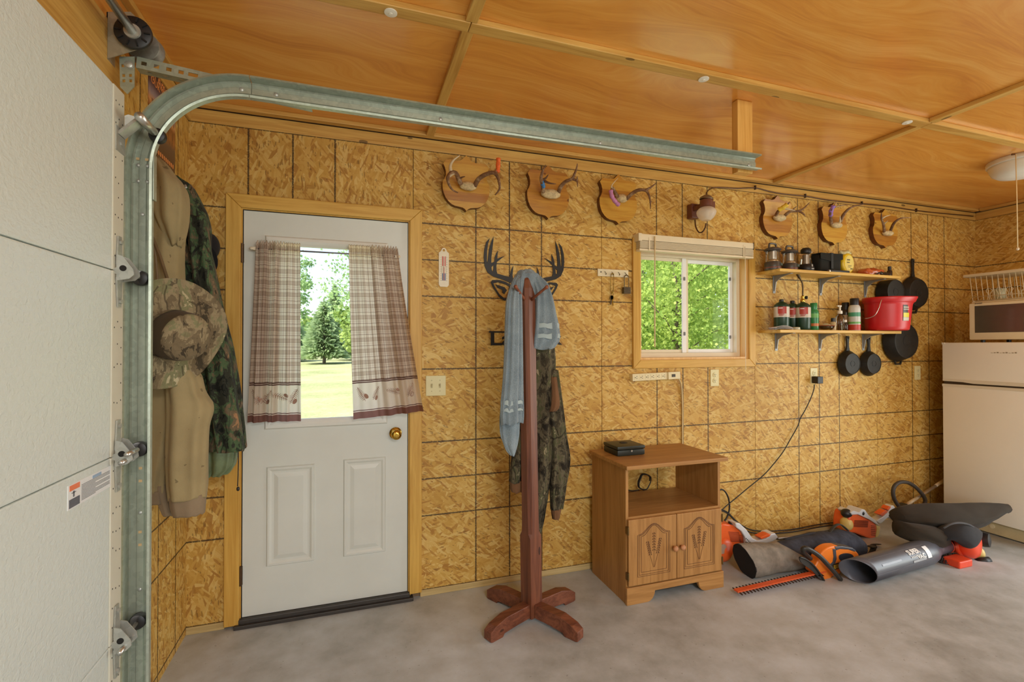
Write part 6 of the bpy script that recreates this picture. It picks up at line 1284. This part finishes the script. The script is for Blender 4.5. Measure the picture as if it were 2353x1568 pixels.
m = MB().add(vs, [(i*n+j, i*n+(j+1) % n, (i+1)*n+(j+1) % n, (i+1)*n+j) for i in range(len(prof)-1) for j in range(n)]); tube = obj('blower_tube', m, tgm, bl_, smooth=True, solid=.003)
def onT(d, a, r=R1*1.02): return ta+tax*d+ts_*r*math.cos(a)+tu*r*math.sin(a)
def seg(d0, d1, a0, a1, r, k=10):
    vs = [onT(d, lerp(a0, a1, i/k), r) for d in (d0, d1) for i in range(k+1)]; return MB().add(vs, [(i, i+1, k+2+i, k+1+i) for i in range(k)])
obj('care_label', seg(.545, .585, .15, 1.05, R1*1.075), plain('label_white', (232, 236, 238)), tube, smooth=True); obj('logo_panel', seg(.40, .53, .10, .26, R1*1.062), plain('logo_grey', (156, 160, 164), .4), tube, smooth=True)
def wrap(txt, size, d0, a0, sq, bold=.0):
    q = text_mb(txt, size, Matrix.Identity(4), .0004, 'LEFT', sq, bold); q.v = [onT(d0+p.x+p.y*-.25, a0+p.y/R1, R1*1.068+p.z) for p in q.v]; return q
lw_ = plain('logo_white', (222, 222, 218), .4)
obj('lettering', wrap('SUPER', .038, .385, .86, 1.05, .0014), lw_, tube); obj('lettering', wrap('VAC', .032, .455, .42, 1.15, .0014), lw_, tube)
for k in range(6): obj('logo_stripe', seg(.397+.014*k, .404+.014*k, .46, .58, R1*1.066, 4), lw_, tube)
obj('ridge', seg(.12, .30, .48, .62, R1*1.045), plain('ridge_grey', (132, 136, 144), .3), tube, smooth=True)
for d0, d1, a_ in ((.05, .26, -.02), (.30, .60, .02), (.05, .30, 1.18), (.33, .58, 1.20)): obj('seam_line', seg(d0, d1, a_, a_+.02, R1*1.055, 2), plain('seam_pale', (128, 128, 132), .5), tube)
hc_ = W(2228, 1262, -.655); hc_.z = .112; ha = Vector((.25, -.95, .1)).normalized()
vol = obj('fan_housing', MB().lathe([(.02, -.06), (.075, -.058), (.098, -.04), (.105, -.01), (.100, .02), (.082, .040), (.045, .05), (0, .051)], hc_, ha, 36), blow_o, bl_, auto=50)
obj('outlet_collar', MB().tube([ta+tax*.90, ta+tax*.96, hc_+Vector((-.06, .0, -.03))], [R1*.62, R1*.66, R1*.8], 24), blow_o, bl_, smooth=True)
fb_ = FZ(2220, 1306, 0); obj('foot', MB().box((fb_.x-.06, fb_.y-.0, .0), (fb_.x+.065, fb_.y+.09, .045), .008), blow_o, bl_)
gm = MB(); gc = W(2182, 1292, -.64); gc.z = .022
for k in range(5): gm.tube([(gc.x+(.085-.006*k)*math.cos(a), gc.y+(.05-.003*k)*math.sin(a), .006+.0085*k) for a in [2*PI*i/30 for i in range(30)]], .0025, 6, closed=True)
for k in range(14):
    a = 2*PI*k/14; gm.tube([(gc.x+.086*math.cos(a), gc.y+.051*math.sin(a), .004), (gc.x+.062*math.cos(a), gc.y+.038*math.sin(a), .042)], .003, 6)
o = obj('intake_grille', gm, blk, bl_); o['kind'] = 'stuff'
kc = W(2262, 1241, -.66); obj('muffler_cap', MB().lathe([(.02, -.03), (.042, -.026), (.046, 0), (.042, .024), (.02, .03), (0, .03)], kc, (.3, -.9, .1), 24), blk, bl_, auto=50)
kc = W(2250, 1272, -.66); obj('fuel_tank', MB().ell(kc, (.03, .03, .04), 16, 10), cream2, bl_, smooth=True)
kc = W(2262, 1290, -.70); obj('throttle_grip', MB().tube([kc+Vector((-.04, .02, -.012)), kc, kc+Vector((.03, -.01, .008))], [.022, .024, .02], 14), blk, bl_, smooth=True)
bagd = fabric('vac_bag', (58, 52, 44), .16, scale=5)
def hloft(rows, n=36, seed=1, sub=5, am=.14, sq=2.2):     # cloth volume through upright slices (px, top py, bottom py, Y, half depth)
    K = []; D = []
    for x, yt, yb, Y, d in rows:
        a, b = W(x, yt, Y), W(x, yb, Y); K.append(Vector(((a.x+b.x)/2, (a.z+b.z)/2, (a.z-b.z)/2))); D.append(Vector((Y, d, 0)))
    K = crom(K, sub); D = crom(D, sub); vs = []
    for i, (c, d) in enumerate(zip(K, D)):
        for j in range(n):
            a = 2*PI*j/n; f = am*(noise.noise(Vector((math.cos(a)*2, math.sin(a)*2, i*.12+seed)))+.5*noise.noise(Vector((math.cos(a)*4, math.sin(a)*4, i*.25+seed))))
            ey = math.copysign(abs(math.cos(a))**(2/sq), math.cos(a)); ez = math.copysign(abs(math.sin(a))**(2/sq), math.sin(a))
            vs.append((c.x, d.x+d.y*ey*(1+f), max(.002, c.y+c.z*ez*(1+f*.25))))
    return MB().add(vs, [(i*n+j, i*n+(j+1) % n, (i+1)*n+(j+1) % n, (i+1)*n+j) for i in range(len(K)-1) for j in range(n)]+[tuple(range(n-1, -1, -1)), tuple((len(K)-1)*n+j for j in range(n))])
vb = obj('collection_bag', hloft([(2062, 1174, 1200, -.44, .05), (2072, 1165, 1214, -.45, .08), (2105, 1161, 1217, -.48, .12), (2150, 1158, 1222, -.52, .13), (2200, 1157, 1222, -.55, .12), (2235, 1156, 1214, -.57, .10), (2268, 1156, 1198, -.585, .07), (2298, 1157, 1182, -.60, .045), (2316, 1159, 1180, -.61, .025)], seed=3, am=.20, sq=1.45), bagd, bl_, smooth=True)
obj('bag_fold', hloft([(2064, 1196, 1232, -.50, .04), (2085, 1202, 1242, -.54, .06), (2120, 1207, 1248, -.58, .07), (2150, 1212, 1256, -.60, .06), (2168, 1218, 1252, -.60, .045)], seed=8, am=.22, sq=2.8), bagd, vb, smooth=True)
obj('bag_neck', hloft([(2156, 1222, 1246, -.62, .035), (2178, 1211, 1240, -.66, .055), (2202, 1204, 1248, -.685, .06), (2222, 1205, 1260, -.69, .055), (2236, 1209, 1246, -.68, .045), (2247, 1217, 1230, -.66, .025)], seed=12, am=.08), fabric('neck_dark', (54, 54, 56), .12), vb, smooth=True)
obj('neck_cuff', MB().tube(crom([W(2168, 1214, -.70), W(2185, 1205, -.72), W(2205, 1202, -.725), W(2228, 1207, -.715), W(2245, 1219, -.70)], 5), .006, 8), fabric('cuff_seam', (82, 82, 84)), vb, smooth=True)
stp = thing('shoulder_strap', 'black webbing strap on the floor between bag and blower', 'strap', (4.25, -.36, 0)); obj('webbing', MB().tube(crom([(4.14, -.36, .012), (4.19, -.41, .010), (4.26, -.39, .03), (4.33, -.34, .025), (4.40, -.33, .012)], 6), .018, 8, squash=(1, .18)), fabric('webbing_black', (28, 27, 26)), stp, smooth=True); obj('buckle', MB().box((4.235, -.405, .032), (4.275, -.365, .042), .004), blk, stp)
# ---- string trimmer half hidden beside the cabinet
def slots(pa, px0, py0, px1, py1, nx, Y, mt, skew=0, hor=False):
    for i in range(nx):
        t = (i+.5)/nx
        if hor: obj('vent_slot', sil([(px0+skew*t, lerp(py0, py1, t)-.8), (px1+skew*t, lerp(py0, py1, t)+.2), (px1+skew*t, lerp(py0, py1, t)+1.4), (px0+skew*t, lerp(py0, py1, t)+.4)], Y, .002), mt, pa)
        else: obj('vent_slot', sil([(lerp(px0, px1, t)-.8, py0+skew*t), (lerp(px0, px1, t)+.8, py0+skew*t), (lerp(px0, px1, t)+.2, py1+skew*t), (lerp(px0, px1, t)-1.4, py1+skew*t)], Y, .002), mt, pa)
t1 = thing('string_trimmer', 'orange and white string trimmer beside the oak cabinet', 'string trimmer', (3.25, -.17, 0)); Yt = -.235; so = plain('slot_orange_dark', (120, 44, 16), .6)
eng = obj('engine_cover', sil([(1655, 1212), (1672, 1206), (1690, 1210), (1708, 1220), (1714, 1236), (1712, 1252), (1692, 1256), (1682, 1262), (1680, 1276), (1666, 1284), (1655, 1284)], Yt, .13, 3), orange, t1, bev=.012, auto=50)
slots(eng, 1674, 1222, 1698, 1246, 8, Yt-.0025, so, 6, True); slots(eng, 1697, 1229, 1711, 1248, 7, Yt-.0025, so, 3, True)
sh = obj('shroud', sil([(1690, 1203), (1700, 1203), (1716, 1218), (1730, 1238), (1742, 1243), (1760, 1239), (1772, 1228), (1782, 1226), (1789, 1236), (1776, 1245), (1760, 1250), (1732, 1254), (1714, 1256), (1713, 1237), (1704, 1222), (1692, 1213)], Yt-.02, .075, 0), twhite, t1, bev=.006)
slots(sh, 1714, 1236, 1728, 1238, 5, Yt-.0225, dkhole, 14); slots(sh, 1714, 1245, 1730, 1247, 6, Yt-.0225, dkhole, 6)
obj('throttle', sil([(1747, 1236), (1766, 1228), (1772, 1229), (1768, 1234), (1750, 1240)], Yt-.024, .05), orange, sh, bev=.002)
obj('fuel_cap', MB().lathe([(.018, -.012), (.019, 0), (.019, .02), (.012, .026), (0, .026)], W(1681, 1207, Yt+.03), (-.3, -.3, .9), 18), blk, t1, auto=40)
st_ = obj('starter_dome', MB().lathe([(.075, 0), (.073, .02), (.05, .035), (0, .038)], W(1661, 1262, Yt+.02), (.1, -1, 0), 28), orange, t1, smooth=True)
obj('maker_disc', MB().lathe([(.03, .0), (.03, .002), (0, .002)], W(1661, 1262, Yt-.018), (.1, -1, 0), 24), plain('disc_grey', (176, 150, 132), .4), st_)
obj('shaft', MB().cyl(W(1786, 1238, Yt+.03), W(1900, 1226, -.16), .012, n=12), plain('shaft_grey', (150, 146, 140), .35, .6), t1, smooth=True)
# ---- string trimmer leaning up behind the blower
t2 = thing('string_trimmer', 'orange and white string trimmer with loop handle behind the blower', 'string trimmer', (4.2, -.17, 0)); Yt = -.215
en2 = obj('engine_cover', sil([(1953, 1188), (1962, 1180), (1985, 1188), (2010, 1202), (2016, 1214), (2013, 1236), (2004, 1240), (1984, 1233), (1966, 1226), (1951, 1222)], Yt, .12, 3), orange, t2, bev=.010, auto=50)
slots(en2, 1964, 1196, 1996, 1212, 8, Yt-.0025, so, -2, True); slots(en2, 2002, 1207, 2012, 1232, 6, Yt-.0025, so, 0, True); slots(en2, 1963, 1184, 2002, 1184, 8, Yt-.0025, so, 17)
obj('side_plate', sil([(2013, 1202), (2018, 1204), (2023, 1212), (2021, 1228), (2014, 1238), (2012, 1234), (2015, 1216)], Yt-.003, .125), cream2, t2, bev=.003)
obj('shroud', sil([(1955, 1179), (1962, 1174), (1975, 1179), (1980, 1171), (1988, 1172), (1996, 1184), (2012, 1196), (2022, 1210), (2018, 1208), (1998, 1195), (1972, 1183), (1958, 1184)], Yt-.008, .10), twhite, t2, bev=.004)
obj('spark_boot', MB().ell(W(1945, 1180, Yt+.03), (.036, .035, .032), 18, 12), blk, t2, smooth=True); obj('plug_top', MB().ell(W(1982, 1180, Yt-.002), (.014, .012, .016), 14, 8), blk, t2, smooth=True)
obj('fuel_tank', MB().ell(W(1945, 1204, Yt+.03), (.032, .045, .048), 18, 12), cream2, t2, smooth=True)
ctl = obj('control_handle', sil([(2015, 1198), (2030, 1188), (2040, 1178), (2046, 1167), (2053, 1162), (2058, 1170), (2057, 1186), (2050, 1195), (2045, 1188), (2036, 1194), (2024, 1204)], Yt-.005, .05, 3), twhite, t2, bev=.006, auto=50)
obj('throttle', sil([(2022, 1183), (2036, 1173), (2040, 1177), (2028, 1187)], Yt-.008, .045), orange, ctl, bev=.002); obj('stop_switch', sil([(2038, 1171), (2044, 1164), (2048, 1166), (2042, 1174)], Yt-.008, .045), orange, ctl, bev=.002)
sh0, sh1 = W(2056, 1178, -.19), W(2182, 1096, -.07); shm = plain('shaft_tan', (176, 156, 130), .35, .5)
sf = obj('shaft', MB().cyl(sh0, sh1, .0115, n=14), shm, t2, smooth=True)
for a, b in ((.22, .38), (.72, .92)):
    p, q = sh0.lerp(sh1, a), sh0.lerp(sh1, b); obj('shaft_decal', MB().cyl(p, q, .0122, n=14), plain('decal_cream', (206, 190, 160), .4), sf, smooth=True)
obj('loop_handle', MB().tube(crom([W(x, y, -.165) for x, y in ((2068, 1168), (2056, 1150), (2052, 1132), (2056, 1117), (2068, 1109), (2084, 1109), (2100, 1117), (2114, 1130), (2123, 1142), (2126, 1154), (2120, 1166))], 5), .0135, 10), plain('handle_rubber', (60, 52, 44), .6), t2, smooth=True)
obj('handle_clamp', MB().obox(sh0.lerp(sh1, .14), (sh1-sh0).normalized()*.03, (0, .022, 0), (-.01, 0, .02)), blk, t2)
# ================================================================ FRIDGE, MICROWAVE, DISH RACK, CEILING LAMP
fw_ = plain('fridge_white', (240, 238, 226), .28, var=.02, scale=3); fw2 = plain('fridge_trim', (222, 216, 196), .4, var=.02)
FX, FA, FB, FT = 5.360, -.165, -.775, 1.406
fr_ = thing('refrigerator', 'almond-white top-freezer refrigerator in the corner', 'refrigerator', ((FX+6.03)/2, (FA+FB)/2, 0))
obj('cabinet', MB().box((FX+.05, FB+.004, .012), (6.03, FA-.004, FT-.006), .008), fw_, fr_)
fz = obj('freezer_door', MB().box((FX, FB, 1.103), (FX+.047, FA, FT), .010), fw_, fr_, auto=50); md = obj('main_door', MB().box((FX, FB, .098), (FX+.047, FA, 1.083), .010), fw_, fr_, auto=50)
obj('handle_lip', MB().prism([(FX-.004, FA-.004, 1.122), (FX-.004, FB, 1.122), (FX-.004, FB, 1.096), (FX-.004, FA-.20, 1.096), (FX-.004, FA-.13, 1.104), (FX-.004, FA-.04, 1.106), (FX-.004, FA-.004, 1.106)], (.010, 0, 0)), fw2, fz, bev=.002)
obj('door_cap', MB().box((FX-.003, FB, 1.062), (FX+.006, FA, 1.084), .003), fw2, md); obj('gasket', MB().box((FX+.012, FB+.006, 1.083), (FX+.046, FA-.006, 1.103)), plain('gasket_dark', (70, 54, 34), .7), fr_)
obj('top_cap', MB().box((FX-.002, FA-.02, FT-.014), (FX+.05, FA+.002, FT+.001), .003), fw2, fz)
gr = obj('kick_plate', MB().box((FX+.03, FB+.01, .008), (FX+.05, FA-.01, .092), .004), plain('kick_almond', (196, 184, 146), .45), fr_)
for y in (-.405, -.452): obj('vent_dial', MB().lathe([(.016, 0), (.016, .003), (.010, .004), (0, .003)], (FX+.03, y, .062), (-1, 0, 0), 18), plain('dial', (214, 204, 170), .4), gr, auto=40)
for y in (FA-.06, FB+.06): obj('leveling_foot', MB().cyl((FX+.09, y, 0), (FX+.09, y, .014), .018, n=14), blk, fr_)
by, bz = LX(2277, 810, FX).y, LX(2277, 810, FX).z; lm = MB(); R = random.Random(3)
for i in range(9): lm.box((FX-.0012, by-.0165*i-.011, bz-.006), (FX, by-.0165*i, bz-.003+.006*(i % 3)*.5))
o = obj('maker_badge', lm, plain('badge_silver', (168, 160, 138), .4, .3), fz); o['kind'] = 'stuff'
# microwave
MX, MA, MBy, M0, M1 = 5.452, -.292, -.83, FT+.022, 1.705
mw = thing('microwave', 'cream countertop microwave on top of the refrigerator', 'microwave', (5.65, (MA+MBy)/2, FT)); mwc = plain('microwave_cream', (236, 226, 194), .35, var=.02)
obj('case', MB().box((MX+.02, MBy+.004, M0), (5.86, MA-.004, M1-.002), .008), mwc, mw)
bz_ = obj('front_bezel', MB().box((MX, MBy, M0-.002), (MX+.024, MA, M1), .010), mwc, mw, auto=50)
wy0 = LX(2240, 740, MX).y; wz0, wz1 = LX(2300, 764, MX).z, LX(2300, 700, MX).z
obj('door_window', MB().box((MX-.0015, MBy+.16, wz0), (MX+.004, wy0, wz1), .001), plain('microwave_glass', (88, 82, 70), .08, var=.04, coat=.5), bz_)
obj('lettering', text_mb('SHARP', .013, frame_m((MX-.0006, LX(2240, 698, MX).y, LX(2240, 697, MX).z-.004), (0, -1, 0), (0, 0, 1)), .0005, 'LEFT', 1.2, .0004), plain('print_greybrown', (120, 108, 86), .5), bz_)
for y in (MA-.06, MBy+.06):
    for x in (MX+.05, 5.82): obj('foot', MB().cyl((x, y, FT+.0005), (x, y, M0+.002), .014, n=12), blk, mw)
# dish rack on the microwave
wire = plain('rack_wire', (222, 210, 178), .4, var=.02); RX = 5.50
dk = thing('dish_rack', 'white wire dish rack with upper tray on the microwave', 'dish rack', (5.65, -.55, M1))
y0 = LX(2218, 636, RX).y; zt0 = LX(2218, 637, RX).z; zb1 = LX(2240, 680, RX).z
obj('drip_tray', MB().box((RX-.015, -.86, M1+.001), (RX+.27, LX(2235, 685, RX).y, M1+.014), .005), wire, dk, auto=50)
obj('upper_tray', MB().box((RX-.03, -.88, zt0-.008), (RX+.28, y0, zt0+.014), .006), wire, dk, auto=50)
yA, yB = y0-.035, -.85; ztop, zbot = zt0-.010, M1+.022
for i in range(18):
    y = lerp(yA, yB, i/17); sl = .018*(1-i/17)
    obj('wire', MB().tube([(RX-.01, y, ztop), (RX, y-.012, zbot), (RX+.25, y-.012, zbot), (RX+.26, y, ztop)], .0024, 6), wire, dk, smooth=True)
for x, z in ((RX-.006, zbot+.03), (RX, zbot), (RX+.12, zbot), (RX+.25, zbot)): obj('rail', MB().cyl((x, yA-.01, z), (x, yB, z), .0028, n=8), wire, dk, smooth=True)
for i in range(9):
    y = lerp(yA-.09, yB, i/8)
    obj('plate_loop', MB().tube(crom([(RX+.05, y-.012, zbot), (RX+.05, y-.002, zbot+.045), (RX+.05, y-.016, zbot+.075), (RX+.05, y+.008, zbot+.092), (RX+.05, y+.022, zbot+.075), (RX+.05, y+.010, zbot+.045), (RX+.05, y+.016, zbot)], 4), .002, 6), wire, dk, smooth=True)
cpx = LX(2285, 668, RX+.1); obj('utensil_cup', MB().lathe([(.028, 0), (.034, .085), (.032, .085), (.026, .004), (0, .004)], (RX+.13, cpx.y-.02, zbot+.004), n=20), plain('cup_pale', (206, 206, 176), .3), dk, smooth=True)
for x, y in ((RX+.005, yA-.015), (RX+.245, yA-.015), (RX+.005, yB+.01), (RX+.245, yB+.01)): obj('rack_foot', MB().ell((x, y, M1+.018), (.009, .009, .007), 10, 6), wire, dk, smooth=True)
# ceiling lamp with pull chain
lc = FZ(2352, 366, CEIL); R_ = .172; dome = plain('opal_dome', (226, 222, 208), .3, var=.02)
cl2 = thing('ceiling_lamp', 'white domed ceiling lamp with a pull cord', 'ceiling lamp', (lc.x, lc.y, CEIL))
obj('base_ring', MB().lathe([(R_, -.0005), (R_*1.01, -.006), (R_*1.0, -.026), (R_*.97, -.030), (0, -.030)], (lc.x, lc.y, CEIL), n=44), dome, cl2, auto=40)
obj('shade', MB().lathe([(R_*.95, -.028), (R_*.94, -.045), (R_*.86, -.078), (R_*.70, -.098), (R_*.45, -.108), (R_*.2, -.112), (0, -.113)], (lc.x, lc.y, CEIL), n=44), dome, cl2, smooth=True)
ch_ = FZ(2332, 353, CEIL-.012); zc1 = W(2335, 572, ch_.y).z
obj('pull_switch', MB().cyl((ch_.x, ch_.y+.015, CEIL-.012), (ch_.x, ch_.y-.004, CEIL-.016), .006, n=10), plain('switch_brown', (120, 86, 60), .5), cl2)
cord_ = obj('pull_cord', MB().tube([(ch_.x, ch_.y-.004, CEIL-.016), (ch_.x+.002, ch_.y-.006, lerp(CEIL, zc1, .5)), (ch_.x+.004, ch_.y-.006, zc1)], .0026, 8), plain('cord_cream', (226, 206, 158), .6), cl2, smooth=True)
obj('cord_tip', MB().lathe([(.003, .012), (.007, .008), (.008, 0), (.004, -.006), (0, -.006)], (ch_.x+.004, ch_.y-.006, zc1-.004), n=12), plain('tip_clear', (220, 208, 184), .2), cord_, smooth=True)
# unseen ceiling fixture added to carry the fill lamp set up at the top
sl_ = thing('added_fill_fixture', 'added white ceiling fixture for the fill lamp, unseen behind the camera', 'ceiling light', (1.7, -4.1, CEIL)); obj('reflector_housing', MB().box((1.06, -4.2, 2.50), (2.34, -4.0, CEIL-.001), .01), plain('added_fixture_white', (230, 230, 226), .4), sl_)
for y in (-4.15, -4.05): obj('end_cap', MB().box((1.05, y-.03, 2.48), (1.07, y+.03, 2.53), .004), plain('added_fixture_white', (230, 230, 226)), sl_)
